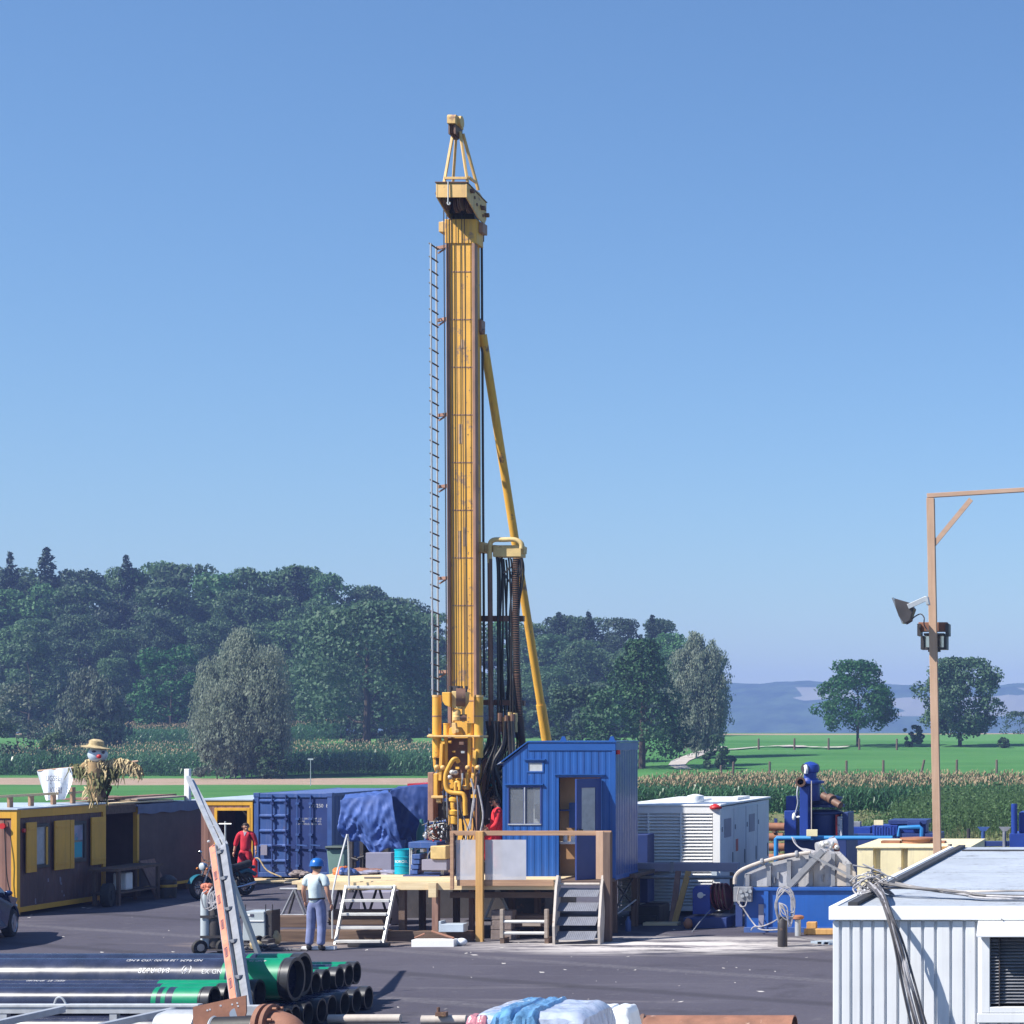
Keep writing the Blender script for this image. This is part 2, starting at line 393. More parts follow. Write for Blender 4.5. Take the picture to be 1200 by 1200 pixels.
b.inputs['Base Color'].default_value = (.16,.18,.22,1); b.inputs['Roughness'].default_value = .06
b.inputs['Specular IOR Level'].default_value = .8
M['cabglass'] = sheer('cabin_glass', (.42,.46,.55), .22, .04)
# ------------------------------------------------------------------ camera, sun, sky
cam = bpy.data.cameras.new('camera'); co = bpy.data.objects.new('camera', cam); COL.objects.link(co)
co.location = (0, 0, EYE); co.rotation_euler = (R(90), 0, 0)
cam.sensor_width = 36; cam.lens = 36*F/1200; cam.shift_x = (600 - VX)/1200; cam.shift_y = (VY - 600)/1200
cam.clip_start = .1; cam.clip_end = 9000
sc.camera = co
AZ, EL = R(55), R(45)          # sun from the left, behind the camera
to_sun = Vector((-math.sin(AZ)*math.cos(EL), -math.cos(AZ)*math.cos(EL), math.sin(EL)))
sl = bpy.data.lights.new('sun', 'SUN'); sl.energy = SUN_E; sl.angle = R(.5); sl.color = (1, .95, .86)
so = bpy.data.objects.new('sun', sl); COL.objects.link(so); so.rotation_euler = (-to_sun).to_track_quat('-Z', 'Y').to_euler()
w = bpy.data.worlds.new('World'); sc.world = w; w.use_nodes = True; wt = w.node_tree
sky = wt.nodes.new('ShaderNodeTexSky'); sky.sky_type = 'NISHITA'; sky.sun_disc = False
sky.sun_elevation = EL; sky.sun_rotation = math.atan2(to_sun.x, to_sun.y)
sky.air_density = SKY_AIR; sky.dust_density = SKY_DUST; sky.ozone_density = SKY_OZ; sky.altitude = 300
bg = wt.nodes['Background']; bg.inputs[1].default_value = SKY_S
wt.links.new(sky.outputs[0], bg.inputs[0])
sc.view_settings.view_transform = 'Standard'; sc.view_settings.look = 'None'; sc.view_settings.exposure = EXPO; sc.view_settings.gamma = 1
sc.cycles.volume_bounces = 1; sc.cycles.transparent_max_bounces = 12; sc.cycles.max_bounces = 6

# ------------------------------------------------------------------ terrain
def grid(name, xs, ys, fz, mat, smooth=True):
    nx, ny = len(xs), len(ys)
    v = [(x, y, fz(x, y)) for y in ys for x in xs]
    f = [(j*nx+i, j*nx+i+1, (j+1)*nx+i+1, (j+1)*nx+i) for j in range(ny-1) for i in range(nx-1)]
    me = bpy.data.meshes.new(name); me.from_pydata(v, [], f); me.update()
    return link(name, me, mat, None, smooth)

g, t, b = nt('field_ground')
tc = t.nodes.new('ShaderNodeTexCoord'); sx = t.nodes.new('ShaderNodeSeparateXYZ'); t.links.new(tc.outputs['Object'], sx.inputs[0])
mp = t.nodes.new('ShaderNodeMapping'); mp.inputs['Scale'].default_value = (.35, 1, 1); t.links.new(tc.outputs['Object'], mp.inputs[0])
v = tc.outputs['Object']
wob = noise_(t, v, .06, 4); yy = math_(t, 'ADD', sx.outputs[1], math_(t, 'MULTIPLY', math_(t, 'SUBTRACT', wob, .5), 7.0))
def band(a, e, soft=.6):
    return math_(t, 'MULTIPLY', ramp(t, yy, a-soft, a+soft), ramp(t, yy, e+soft, e-soft))
ng = noise_(t, mp.outputs[0], .12, 6); nf = noise_(t, mp.outputs[0], 1.6, 5, .7); nff = noise_(t, v, 7, 4, .7)
grass = mixc(t, ramp(t, ng, .35, .65), (.046,.162,.040), (.078,.220,.060))
grass = mixc(t, math_(t, 'MULTIPLY', ramp(t, nf, .45, .8), .6), grass, (.11,.21,.07))
stub = mixc(t, ramp(t, nf, .3, .7), (.32,.22,.165), (.50,.37,.28)); stub = mixc(t, ramp(t, nff, .5, .8), stub, (.14,.1,.07))
dry = mixc(t, ramp(t, nf, .3, .7), (.12,.15,.06), (.22,.21,.11))
left = ramp(t, sx.outputs[0], -50, -54)
c = mixc(t, math_(t, 'MULTIPLY', band(171, 199), left), grass, stub)
c = mixc(t, math_(t, 'MULTIPLY', band(283, 340, 4), .8), c, (.10,.24,.08))
c = mixc(t, math_(t, 'MULTIPLY', ramp(t, noise_(t, mp.outputs[0], .5, 4, .65), .52, .72), .45), c, (.10,.20,.06)) if True else c
c = mixc(t, band(336, 470, 3), c, (.36,.27,.18))
c = mixc(t, band(66, 110), c, dry)
t.links.new(c, b.inputs['Base Color']); b.inputs['Roughness'].default_value = .95; b.inputs['Specular IOR Level'].default_value = .1
bp = N(t, 'ShaderNodeBump', Strength=.8, Distance=.12); t.links.new(nff, bp.inputs['Height']); t.links.new(bp.outputs[0], b.inputs['Normal'])
xs = list(np.linspace(-900, 700, 41)); ys = [-100, -20, 20, 66, 110, 150, 165, 180] + list(range(195, 345, 5)) + [360, 400, 460, 520, 620, 760, 900, 1200, 2600]
ground = grid('ground', xs, ys, lambda x, y: tz(y) + (0 if y < 195 else .12*math.sin(x*.11+y*.05)), g); tag(ground, kind='structure')

# asphalt yard
g, t, b = nt('asphalt'); v = coords(t, rnd=False)
n1 = noise_(t, v, .16, 5); n2 = noise_(t, v, 9, 6, .75); n3 = noise_(t, v, 60, 2, .5)
c = mixc(t, ramp(t, n1, .3, .7), (.058,.053,.072), (.088,.082,.106))
c = mixc(t, math_(t, 'MULTIPLY', ramp(t, n2, .52, .75), .5), c, (.12,.112,.13))
c = mixc(t, math_(t, 'MULTIPLY', ramp(t, n3, .62, .75), .5), c, (.2,.19,.2))
mp = t.nodes.new('ShaderNodeMapping'); mp.inputs['Scale'].default_value = (.10, 1.3, 1); mp.inputs['Rotation'].default_value = (0,0,R(12)); t.links.new(v, mp.inputs[0])
n4 = noise_(t, mp.outputs[0], 1.0, 6, .7); c = mixc(t, math_(t, 'MULTIPLY', ramp(t, n4, .56, .74), .75), c, (.19,.175,.19))
n6 = noise_(t, v, .55, 5, .65); c = mixc(t, math_(t, 'MULTIPLY', ramp(t, n6, .56, .70), .55), c, (.035,.033,.042))
n7 = noise_(t, v, 2.6, 6, .75); c = mixc(t, math_(t, 'MULTIPLY', ramp(t, n7, .58, .72), .45), c, (.17,.16,.165))
mp3 = t.nodes.new('ShaderNodeMapping'); mp3.inputs['Rotation'].default_value = (0,0,R(-62)); t.links.new(v, mp3.inputs[0])
wv = N(t, 'ShaderNodeTexWave', Scale=.06, Distortion=2.5, Detail=2); wv.inputs['Detail Scale'].default_value = .25; t.links.new(mp3.outputs[0], wv.inputs['Vector'])
c = mixc(t, math_(t, 'MULTIPLY', math_(t, 'MULTIPLY', ramp(t, wv.outputs['Fac'], .975, .998), ramp(t, n2, .35, .65)), .4), c, (.22,.21,.22))
c = mixc(t, math_(t, 'MULTIPLY', ramp(t, wv.outputs['Fac'], .03, .0), .45), c, (.03,.028,.034))
# dried pale mud spilled in front of the mud tank
sx = t.nodes.new('ShaderNodeSeparateXYZ'); t.links.new(v, sx.inputs[0])
def gauss(cx, cy, rx, ry):
    a = math_(t, 'DIVIDE', math_(t, 'SUBTRACT', sx.outputs[0], cx), rx); e = math_(t, 'DIVIDE', math_(t, 'SUBTRACT', sx.outputs[1], cy), ry)
    d = math_(t, 'ADD', math_(t, 'MULTIPLY', a, a), math_(t, 'MULTIPLY', e, e)); return ramp(t, d, 1.0, .1)
mp2 = t.nodes.new('ShaderNodeMapping'); mp2.inputs['Scale'].default_value = (.35, 1.4, 1); t.links.new(v, mp2.inputs[0])
n5 = noise_(t, mp2.outputs[0], 1.3, 7, .72)
c = mixc(t, math_(t, 'MULTIPLY', math_(t, 'MULTIPLY', gauss(-10.6, 42.3, 4.6, 2.2), ramp(t, n5, .42, .54)), 1.0), c, (.58,.54,.52))
c = mixc(t, math_(t, 'MULTIPLY', math_(t, 'MULTIPLY', gauss(-18.0, 42.4, 3.0, 1.0), ramp(t, n5, .38, .58)), .9), c, (.36,.28,.22))
t.links.new(c, b.inputs['Base Color']); b.inputs['Roughness'].default_value = .85; b.inputs['Specular IOR Level'].default_value = .25
bp = N(t, 'ShaderNodeBump', Strength=.5, Distance=.01); t.links.new(n3, bp.inputs['Height']); t.links.new(bp.outputs[0], b.inputs['Normal'])
m = MB(); edge = [(x, 66 + random.uniform(-.7,.7)) for x in np.linspace(25, -60, 40)]
m.add([(-60,-15,.006),(25,-15,.006)] + [(x,y,.006) for x,y in edge], [tuple(range(42))])
tag(m.build('asphalt_yard', g), kind='structure')

# ------------------------------------------------------------------ far hills across the valley
g, t, b = nt('far_hillside'); v = coords(t, rnd=False)
n = noise_(t, v, .035, 6, .75); c = mixc(t, ramp(t, n, .38, .62), (.012,.03,.02), (.05,.085,.045))
mp = t.nodes.new('ShaderNodeMapping'); mp.inputs['Scale'].default_value = (.25, .6, 1); t.links.new(v, mp.inputs[0])
mp.inputs['Scale'].default_value = (.0060, .0125, 0); vo = N(t, 'ShaderNodeTexVoronoi', Scale=1.0); t.links.new(mp.outputs[0], vo.inputs['Vector']); sv = t.nodes.new('ShaderNodeSeparateColor'); t.links.new(vo.outputs['Color'], sv.inputs[0]); nb = sv.outputs[0]; sx = t.nodes.new('ShaderNodeSeparateXYZ'); t.links.new(v, sx.inputs[0])
fld = math_(t, 'MULTIPLY', ramp(t, nb, .63, .64), math_(t, 'MULTIPLY', ramp(t, sx.outputs[2], 19, 20), ramp(t, sx.outputs[2], 50, 49)))
c = mixc(t, math_(t, 'MULTIPLY', fld, .9), c, (.24,.235,.21))
t.links.new(c, b.inputs['Base Color']); b.inputs['Roughness'].default_value = 1; b.inputs['Specular IOR Level'].default_value = 0
M['hill'] = g
from mathutils import noise as mno
def hz(x, y):
    u = (y - 1720 - 90*mno.noise((x*.003, 5.5, 0)))/420
    ridge = 54 + 12*mno.noise((x*.0016, 2.1, 0)) + 6*mno.noise((x*.006, 7.1, 0)) + 2.5*mno.noise((x*.03, 1.7, 0))
    k = max(0, min(1, u)); k = k*k*(3-2*k)
    return -20 + (ridge+20)*k + 1.6*abs(mno.noise((x*.04, y*.03, 3)))*k + .8*mno.noise((x*.11, y*.05, 1))*k
hills = grid('hills', list(np.arange(-2300, 500, 9)), list(np.linspace(1500, 2230, 90)), hz, M['hill'], smooth=False); tag(hills, kind='structure')

# ------------------------------------------------------------------ foliage
def quads_mesh(name, V, mats, mi=None):
    n = len(V); me = bpy.data.meshes.new(name)
    me.vertices.add(4*n); me.loops.add(4*n); me.polygons.add(n)
    me.vertices.foreach_set('co', np.ascontiguousarray(V, dtype=np.float32).ravel())
    me.loops.foreach_set('vertex_index', np.arange(4*n, dtype=np.int32))
    me.polygons.foreach_set('loop_start', np.arange(0, 4*n, 4, dtype=np.int32))
    try: me.polygons.foreach_set('loop_total', np.full(n, 4, dtype=np.int32))
    except Exception: pass
    for m_ in mats: me.materials.append(m_)
    if mi is not None: me.polygons.foreach_set('material_index', np.asarray(mi, dtype=np.int32))
    me.update(); me.validate(); return me
def unit(a): return a/np.maximum(np.linalg.norm(a, axis=-1, keepdims=True), 1e-9)
def leaf_quads(C, Nn, S, asp=.62):
    n = len(C); r = rng.normal(size=(n,3)); T = unit(np.cross(Nn, r)); B = np.cross(Nn, T)
    S = S[:,None]; asp = asp*rng.uniform(.7,1.3,(n,1))
    return np.stack([C+T*S, C+B*S*asp+Nn*S*.15, C-T*S, C-B*S*asp+Nn*S*.15], 1)
def sph(n): return unit(rng.normal(size=(n,3)))

def broad_crown(name, h, w, base, mat, ncl=70, per=150, leaf=.3, seed=0, shape='round', loose=1.0):
    """leaf clumps scattered through a lumpy envelope; returns mesh (origin at the trunk foot)"""
    global rng
    rng = np.random.default_rng(seed); H = h-base; out = []
    ph = rng.uniform(0, 6.28, 6)
    for i in range(ncl):
        u = rng.uniform(.03, .97)**.9; th = rng.uniform(0, 2*np.pi)
        if shape == 'round': r = (np.sin(np.pi*(.06+.92*u**.85)))**.55
        elif shape == 'cone': r = (1.03-u)**.82*min(1, u*5+.5)*1.08
        elif shape == 'dome': r = np.sqrt(max(0, 1-u**2.2))*min(1, u*3+.55)
        lump = 1 + .16*np.sin(3*th+ph[0]) + .14*np.sin(2*th+ph[1]+u*5) + .10*np.sin(5*th+ph[2]-u*9)
        rr = w/2*r*lump*rng.uniform(.5, .93)
        c = np.array([rr*np.cos(th), rr*np.sin(th), base+H*u])
        rc = w*rng.uniform(.075, .15)*(.75 if shape == 'cone' else 1)
        if c[2]+rc > h: c[2] = h-rc*.7
        n = int(per*(rc/(w*.11))**2); d = sph(n); o = unit(np.array([c[0], c[1], .55*w*(u-.35)]))
        keep = (d@o + .45*d[:,2]) > rng.uniform(-.65, .05, n); d = d[keep]
        rad = rc*rng.uniform(.6, 1.12, (len(d),1)); p = c + d*rad*np.array([1.1,1.1,.8])
        nn = unit(d + .75*rng.normal(size=d.shape)*loose)
        out.append(leaf_quads(p, nn, leaf*rng.uniform(.6,1.3,len(d))))
    return quads_mesh(name, np.concatenate(out), [mat])
def birch_crown(name, h, w, base, mat, nst=520, leaf=.2, seed=0):
    """hanging strands of small leaves round an upright axis"""
    global rng
    rng = np.random.default_rng(seed); out = []; ph = rng.uniform(0,6.28,4); H = h-base
    # five or six limbs each carry a plume
    limbs = [(rng.uniform(.2,.5)*w*np.cos(a), rng.uniform(.2,.5)*w*np.sin(a), rng.uniform(.55,.95)) for a in rng.uniform(0,6.28,9)] + [(0,0,1.0)]*3
    for i in range(nst):
        lx, ly, lu = limbs[i % len(limbs)]
        u = rng.uniform(.12, 1)*lu; th = rng.uniform(0,6.28)
        r = w*.30*(np.sin(np.pi*(.12+.80*u/lu)))**.8*np.sqrt(rng.uniform(.1,1))
        p0 = np.array([lx*(.35+.65*u)+r*np.cos(th), ly*(.35+.65*u)+r*np.sin(th), base+H*u])
        L = rng.uniform(.06,.17)*H*(.6 if u > .85*lu else 1); n = int(9+L*14)
        s = np.sort(rng.uniform(0,1,n))[:,None]; drift = rng.normal(size=2)*.25
        p = p0 + s*np.array([drift[0], drift[1], -L]) + rng.normal(size=(n,3))*np.array([.16,.16,.10])
        nn = unit(rng.normal(size=(n,3))*np.array([1,1,.35]) + unit(np.array([p0[0],p0[1],.3]))*.8); Bq = unit(np.cross(nn, np.array([[.15,.1,1.]]))); Tq = np.cross(nn, Bq); S_ = leaf*rng.uniform(.6,1.25,(n,1))
        out.append(np.stack([p+Tq*S_*1.1, p+Bq*S_*.5, p-Tq*S_*1.1, p-Bq*S_*.5], 1))
    return quads_mesh(name, np.concatenate(out), [mat])
def spruce_crown(name, h, w, base, mat, leaf=.4, seed=0, tiers=42, up=0.0):
    global rng
    rng = np.random.default_rng(seed); out = []
    for k in range(tiers):
        u = (k+.3)/tiers; z = base+(h-base)*u; Rr = w/2*(1-u)**.72*rng.uniform(.65,1.25)+.10
        for a in rng.uniform(0, 6.28, int(8-2*u)):
            L = Rr*rng.uniform(.7,1.2); n = max(7, int(L*13)); s = np.sqrt(rng.uniform(.02,1,n))[:,None]
            d = np.array([np.cos(a), np.sin(a), 0])
            p = np.array([0,0,z]) + s*L*d + np.array([0,0,1])*(-.30*L*s + .22*L*s**2.5 + up*L*s) + rng.normal(size=(n,3))*np.array([.16,.16,.24])*(.5+L*.28)
            nn = unit(np.array([0,0,1.]) + .35*d + .7*rng.normal(size=(n,3)))
            out.append(leaf_quads(p, nn, leaf*rng.uniform(.6,1.2,n), .4))
    return quads_mesh(name, np.concatenate(out), [mat])
def trunk_mesh(h, r, limbs=7, spread=3, seed=0, base=.3, top=.9):
    rd = random.Random(seed); m = MB(); pts = [(0,0,-.3)]
    for k in range(1, 6): pts.append((rd.uniform(-.12,.12)*k*.5, rd.uniform(-.12,.12)*k*.5, h*top*k/5))
    m.tube(pts, r, 9, 3, r*.25)
    for i in range(limbs):
        u = base + (top-.1-base)*i/max(1,limbs-1); a = rd.uniform(0,6.28); p = Vector(pts[min(5, int(u/top*5))]); p.z = h*u
        L = spread*rd.uniform(.6,1.1)*(1.15-u); rise = rd.uniform(.25,.7)*L
        q = p + Vector((math.cos(a)*L, math.sin(a)*L, rise)); mid = p.lerp(q,.5) + Vector((0,0,-.1*L))
        m.tube([p, mid, q], r*.45*(1.1-u), 6, 3, r*.08)
    return m
def ground_z(x, y): return tz(y) + (0 if y < 195 else .12*math.sin(x*.11+y*.05))
def tree(name, px, D, crown_me, tr, bark, label, cat='tree', group=None, rot=0, dz=0):
    x = XX(px, D); T = thing(name, label, cat, (x, D, ground_z(x, D)+dz), rot, group)
    cr = bpy.data.objects.new('crown', crown_me); COL.objects.link(cr); cr.parent = T; W[cr.name] = W[T.name]
    if tr is not None: tr.M = None; tr.v = [tuple(W[T.name] @ Vector(p)) for p in tr.v]; tr.build('trunk', bark, T, smooth=True)
    return T

LV = {
 'forest': leaf('forest_leaves', (.054,.128,.052), (.095,.18,.07), .25, .3, 1.0, (.036,.066,.044)),
 'forestb': leaf('forest_leaves_lighter', (.042,.15,.042), (.075,.19,.06), .3, .3, .9, (.065,.095,.062)),
 'spruce': leaf('spruce_needles', (.013,.036,.024), (.022,.05,.030), .4, .08, .3),
 'birch': leaf('birch_leaves', (.16,.21,.155), (.25,.29,.22), .5, .4, .1),
 'birchgrey': leaf('dull_birch_leaves', (.09,.12,.09), (.13,.155,.115), .5, .25, .2),
 'ash': leaf('ash_leaves', (.042,.10,.052), (.075,.14,.072), .35, .25, .1),
 'yew': leaf('dark_fir_leaves', (.019,.064,.024), (.036,.098,.034), .5, .12, .2),
 'walnut': leaf('walnut_leaves', (.018,.085,.026), (.034,.13,.034), .5, .3, .2),
 'bush': leaf('bush_leaves', (.026,.062,.030), (.045,.095,.042), .6, .25, .5),
 'bushlight': leaf('pale_bush_leaves', (.06,.12,.05), (.09,.16,.06), .8, .3, .4),
}
# near and single trees
tree('birch_tree', 285, 199, birch_crown('birch_crown', 14.6, 9.2, .9, LV['birch'], 2300, .14, 11), trunk_mesh(13.6, .24, 9, 3.4, 11, .3), M['birchbark'],
     'grey green weeping birch with white stems before the wood left of the mast')
tree('birch_tree', 106, 236, birch_crown('birch_crown', 10.6, 7.6, .5, LV['birchgrey'], 700, .2, 12), trunk_mesh(9.6, .18, 8, 3, 12, .3), M['birchbark'],
     'thin dull grey birch above the scarecrow against the wood')
tree('birch_tree', 815, 236, birch_crown('birch_crown', 14.6, 6.7, 1.2, LV['birch'], 2200, .14, 13), trunk_mesh(14, .22, 9, 3, 13, .3), M['birchbark'],
     'tall weeping birch at the right end of the wood beside the dark conifer')
tree('broadleaf_tree', 430, 262, broad_crown('broad_crown', 18.4, 18.6, 2.6, LV['ash'], 150, 170, .27, 14, 'dome'), trunk_mesh(15, .55, 9, 7, 14, .2), M['bark'],
     'big round spreading tree with a dark forked trunk left of the drill mast')
tree('conifer_tree', 752, 216, broad_crown('conifer_crown', 13.6, 11.6, .9, LV['yew'], 230, 120, .2, 15, 'cone'), trunk_mesh(12, .4, 8, 3, 15, .1), M['bark'],
     'dark green cone shaped tree behind the blue cabin')
tree('broadleaf_tree', 682, 226, broad_crown('shrub_crown', 8.4, 8.4, .2, LV['bush'], 70, 130, .22, 16, 'dome'), trunk_mesh(6.5, .25, 6, 3, 16, .1), M['bark'],
     'low grey green bushy tree right behind the blue cabin roof')
tree('walnut_tree', 1005, 265, broad_crown('walnut_crown', 10.9, 9.8, 2.0, LV['walnut'], 95, 150, .21, 17), trunk_mesh(9, .2, 8, 3.6, 17, .28), M['bark'],
     'round bright green tree with a thin trunk left of the timber post')
tree('broadleaf_tree', 1125, 266, broad_crown('oak_crown', 11.4, 9.9, 1.6, LV['ash'], 170, 150, .21, 18), trunk_mesh(9.5, .28, 8, 3.8, 18, .2), M['bark'],
     'round darker green tree on the meadow right of the timber post')
# bushes
def bush(px, D, h, wd, mat, seed, label, name='bush', group=None):
    return tree(name, px, D, broad_crown('bush_crown', h, wd, .02, LV[mat], 26, 90, .17, seed, 'dome'), trunk_mesh(h*.7, .06, 5, wd*.3, seed, .15), M['bark'], label, 'bush', group)
bush(1070, 264, 2.7, 2.7, 'bush', 21, 'dark round bush between the two meadow trees')
bush(843, 214, 3.6, 3.4, 'bush', 22, 'dark bush at the foot of the right hand birch')
bush(1176, 262, 1.3, 1.6, 'bush', 23, 'small sapling bush right of the darker meadow tree')
bush(1196, 330, 3.6, 8, 'bush', 24, 'distant bushes at the right edge of the meadow')
bush(416, 250, 1.9, 3.0, 'bush', 25, 'dark bush left of the trunk of the big round tree')
bush(466, 250, 1.8, 5.4, 'bush', 26, 'low dark bush right of the trunk of the big round tree')
bush(20, 214, 8.8, 7.5, 'birchgrey', 27, 'grey green tall bush at the left edge above the office cabin roof')
bush(62, 205, 4.6, 3.2, 'bushlight', 28, 'pale green bush behind the white banner and the scarecrow')
bush(-10, 206, 5.4, 6.5, 'bush', 29, 'dark bush at the far left edge behind the office cabin')
bush(108, 222, 5.0, 5.4, 'bush', 30, 'dark bush under the thin grey birch')
bush(255, 196, 4.2, 4.0, 'birchgrey', 31, 'grey bush at the left foot of the big birch')
bush(318, 196, 3.6, 3.2, 'bush', 32, 'dark bush at the right foot of the big birch')

# the wood
profx = [-40,0,60,100,150,220,300,350,400,440,470,500,540,580,620,680,720,760,790,806]
profy = [660,664,672,674,664,664,674,670,674,686,702,714,728,732,732,724,729,722,728,740]
FC = [broad_crown('forest_crown', 24, 15, 3.0, LV['forest'], 90, 190, .31, 40+i, ['dome','round','dome'][i%3]) for i in range(5)]
FC += [broad_crown('forest_crown', 24, 14, 2.0, LV['forestb'], 90, 190, .31, 50+i, 'round') for i in range(2)]
SC_ = [spruce_crown('spruce_crown', 22, 8.5, 2, LV['spruce'], .36, 60+i, 42) for i in range(3)]
protos = []
for i, me in enumerate(FC):
    tr = trunk_mesh(19, .33, 6, 5, 70+i, .3)
    T = thing('forest_tree', 'dark broadleaf tree standing in the wood behind the yard', 'tree', (0,0,0), 0, 'broadleaf trees of the wood')
    cr = link('crown', me, None, T); tr.build('trunk', M['bark'], T, smooth=True); protos.append(T)
sp = []
for i, me in enumerate(SC_):
    tr = trunk_mesh(21, .25, 2, 1, 80+i, .3, .97)
    T = thing('spruce_tree', 'dark pointed spruce standing above the other trees of the wood', 'tree', (0,0,0), 0, 'spruces in the wood')
    cr = link('crown', me, None, T); tr.build('trunk', M['bark'], T, smooth=True); sp.append(T)
used = set()
def plant(proto_list, k, px, D, topy, wk=1.0, href=24):
    p = proto_list[k % len(proto_list)]; x = XX(px, D); gz = ground_z(x, D); h = ZZ(topy, D) - gz; s = h/href
    rot = random.uniform(0, 6.28); sw = wk*random.uniform(.85,1.15)*(.35+.65*s)
    if p.name not in used:
        used.add(p.name); p.location = (x, D, gz); p.rotation_euler.z = rot; p.scale = (sw, sw, s)
    else: dup(p, (x, D, gz), rot, (sw, sw, s))
rf = random.Random(5); k = 0
for D, dpx, off in ((340, 36, 0), (326, 44, 16), (312, 50, 52), (300, 62, 96)):
    px = -30 + rf.uniform(0,10)
    while px < 806:
        if not (516 < px < 600 and D < 330):
            ty = float(np.interp(px, profx, profy)) + off*(1 if px < 500 else .6) + rf.uniform(-5, 7 if off == 0 else 28) + (10 if px > 790 else 0)
            plant(protos, rf.randrange(7), px, D + rf.uniform(-4,4), min(ty, 800), rf.uniform(.72,1.0)); k += 1
        px += dpx*rf.uniform(.75,1.25)
for px, ty in ((12,646),(55,641),(148,650),(348,664),(655,717),(690,716),(764,720)):
    plant(sp, rf.randrange(3), px, 334+rf.uniform(-3,3), ty, rf.uniform(.8,1.25), 22)

tree('broadleaf_tree', 200, 288, broad_crown('bright_crown', 13.5, 10, .5, LV['walnut'], 70, 130, .26, 33), trunk_mesh(11, .25, 6, 3, 33), M['bark'], 'bright green young tree at the edge of the wood left of the big birch')
tree('broadleaf_tree', 34, 290, broad_crown('bright_crown', 15, 8.5, .5, LV['forestb'], 60, 130, .26, 34), trunk_mesh(12, .25, 6, 3, 34), M['bark'], 'fresh green tree at the edge of the wood near the left border')
UB = [broad_crown('undergrowth', 6, 7, .02, LV[('forest','forestb','bush')[i]], 36, 110, .28, 100+i, 'dome') for i in range(3)]
up_ = []
for i, me in enumerate(UB):
    T = thing('undergrowth_bush', 'dark leafy bush closing the foot of the wood', 'bush', (0,0,0), 0, 'bushes along the edge of the wood')
    link('crown', me, None, T); trunk_mesh(4.5, .08, 5, 2, 110+i, .1).build('trunk', M['bark'], T, smooth=True); up_.append(T)
px = -25
while px < 812:
    plant(up_, rf.randrange(3), px, 296+rf.uniform(-2,8), rf.uniform(806,832), 1.1, 6); px += rf.uniform(17,27)

# ------------------------------------------------------------------ maize
ml = leaf('maize_leaves', (.026,.085,.030), (.055,.145,.055), .5, .3, 0)
ml.node_tree.nodes['Principled BSDF'].inputs['Roughness'].default_value = .35; ml.node_tree.nodes['Principled BSDF'].inputs['Specular IOR Level'].default_value = .7
mt = paint('maize_tassels', (.34,.25,.15), .9, var=.25, vscale=.6)
def maize(name, x0, x1, y0, y1, row, step, hfun, nl, wl, seed, tassel=4, label=None):
    global rng
    rng = np.random.default_rng(seed); V = []; mi = []
    ys_ = np.arange(y0, y1, row)
    for y in ys_:
        xs_ = np.arange(x0, x1, step); xs_ = xs_ + rng.normal(size=len(xs_))*step*.3; n = len(xs_)
        yj = y + rng.normal(size=n)*.09; zb = np.array([ground_z(a, c_) for a, c_ in zip(xs_, yj)]); h = hfun(y)*rng.uniform(.86,1.07,n)
        base = np.stack([xs_, yj, zb], 1)
        lean = rng.normal(size=(n,2))*.05
        tip = base + np.stack([lean[:,0], lean[:,1], h], 1)
        wv = np.array([.022,0,0]); V.append(np.stack([base-wv, base+wv, tip+wv*.5, tip-wv*.5], 1)); mi.append(np.zeros(n))
        for k in range(nl):
            u = (.12 + .80*(k+rng.uniform(-.3,.3,n))/nl); a = rng.uniform(0,6.28,n); d = np.stack([np.cos(a), np.sin(a), np.zeros(n)], 1)
            L = (.62*rng.uniform(.7,1.15,n)*np.minimum(1, hfun(y)/2.0))[:,None]; p0 = base + (tip-base)*u[:,None]
            p1 = p0 + d*L*.5 + np.array([0,0,1])*L*rng.uniform(.25,.5,(n,1)); p2 = p0 + d*L + np.array([0,0,1])*L*rng.uniform(-.35,.25,(n,1))
            s = np.stack([-d[:,1], d[:,0], np.zeros(n)], 1)*wl
            V.append(np.stack([p0-s*.5, p0+s*.5, p1+s, p1-s], 1)); V.append(np.stack([p1-s, p1+s, p2+s*.15, p2-s*.15], 1)); mi += [np.zeros(n), np.zeros(n)]
        for k in range(tassel):
            a = rng.uniform(0,6.28,n); d = np.stack([np.cos(a)*.10, np.sin(a)*.10, rng.uniform(.08,.2,n)], 1); s = np.stack([-np.sin(a), np.cos(a), 0*a], 1)*.016*(1+.8*(y>150))
            V.append(np.stack([tip-s, tip+s, tip+d+s, tip+d-s], 1)); mi.append(np.ones(n))
    me = quads_mesh(name, np.concatenate(V), [ml, mt], np.concatenate(mi))
    o = link(name, me, None); return tag(o, label, 'maize field', None, 'stuff')
maize('maize_field', -31.5, 1.5, 111, 131, .78, .19, lambda y: 1.55 + .012*(y-111), 8, .052, 91, 3, 'green maize with tan tassels behind the white generator and the blue pump')
maize('maize_field', -124, -66, 203, 226, .95, .30, lambda y: 2.30, 7, .075, 92, 1, 'long green maize strip behind the blue containers')
maize('maize_field', -150, -118, 268, 292, 1.2, .36, lambda y: 2.4, 6, .09, 93, 5, 'pale maize patch on the slope below the wood at the left')
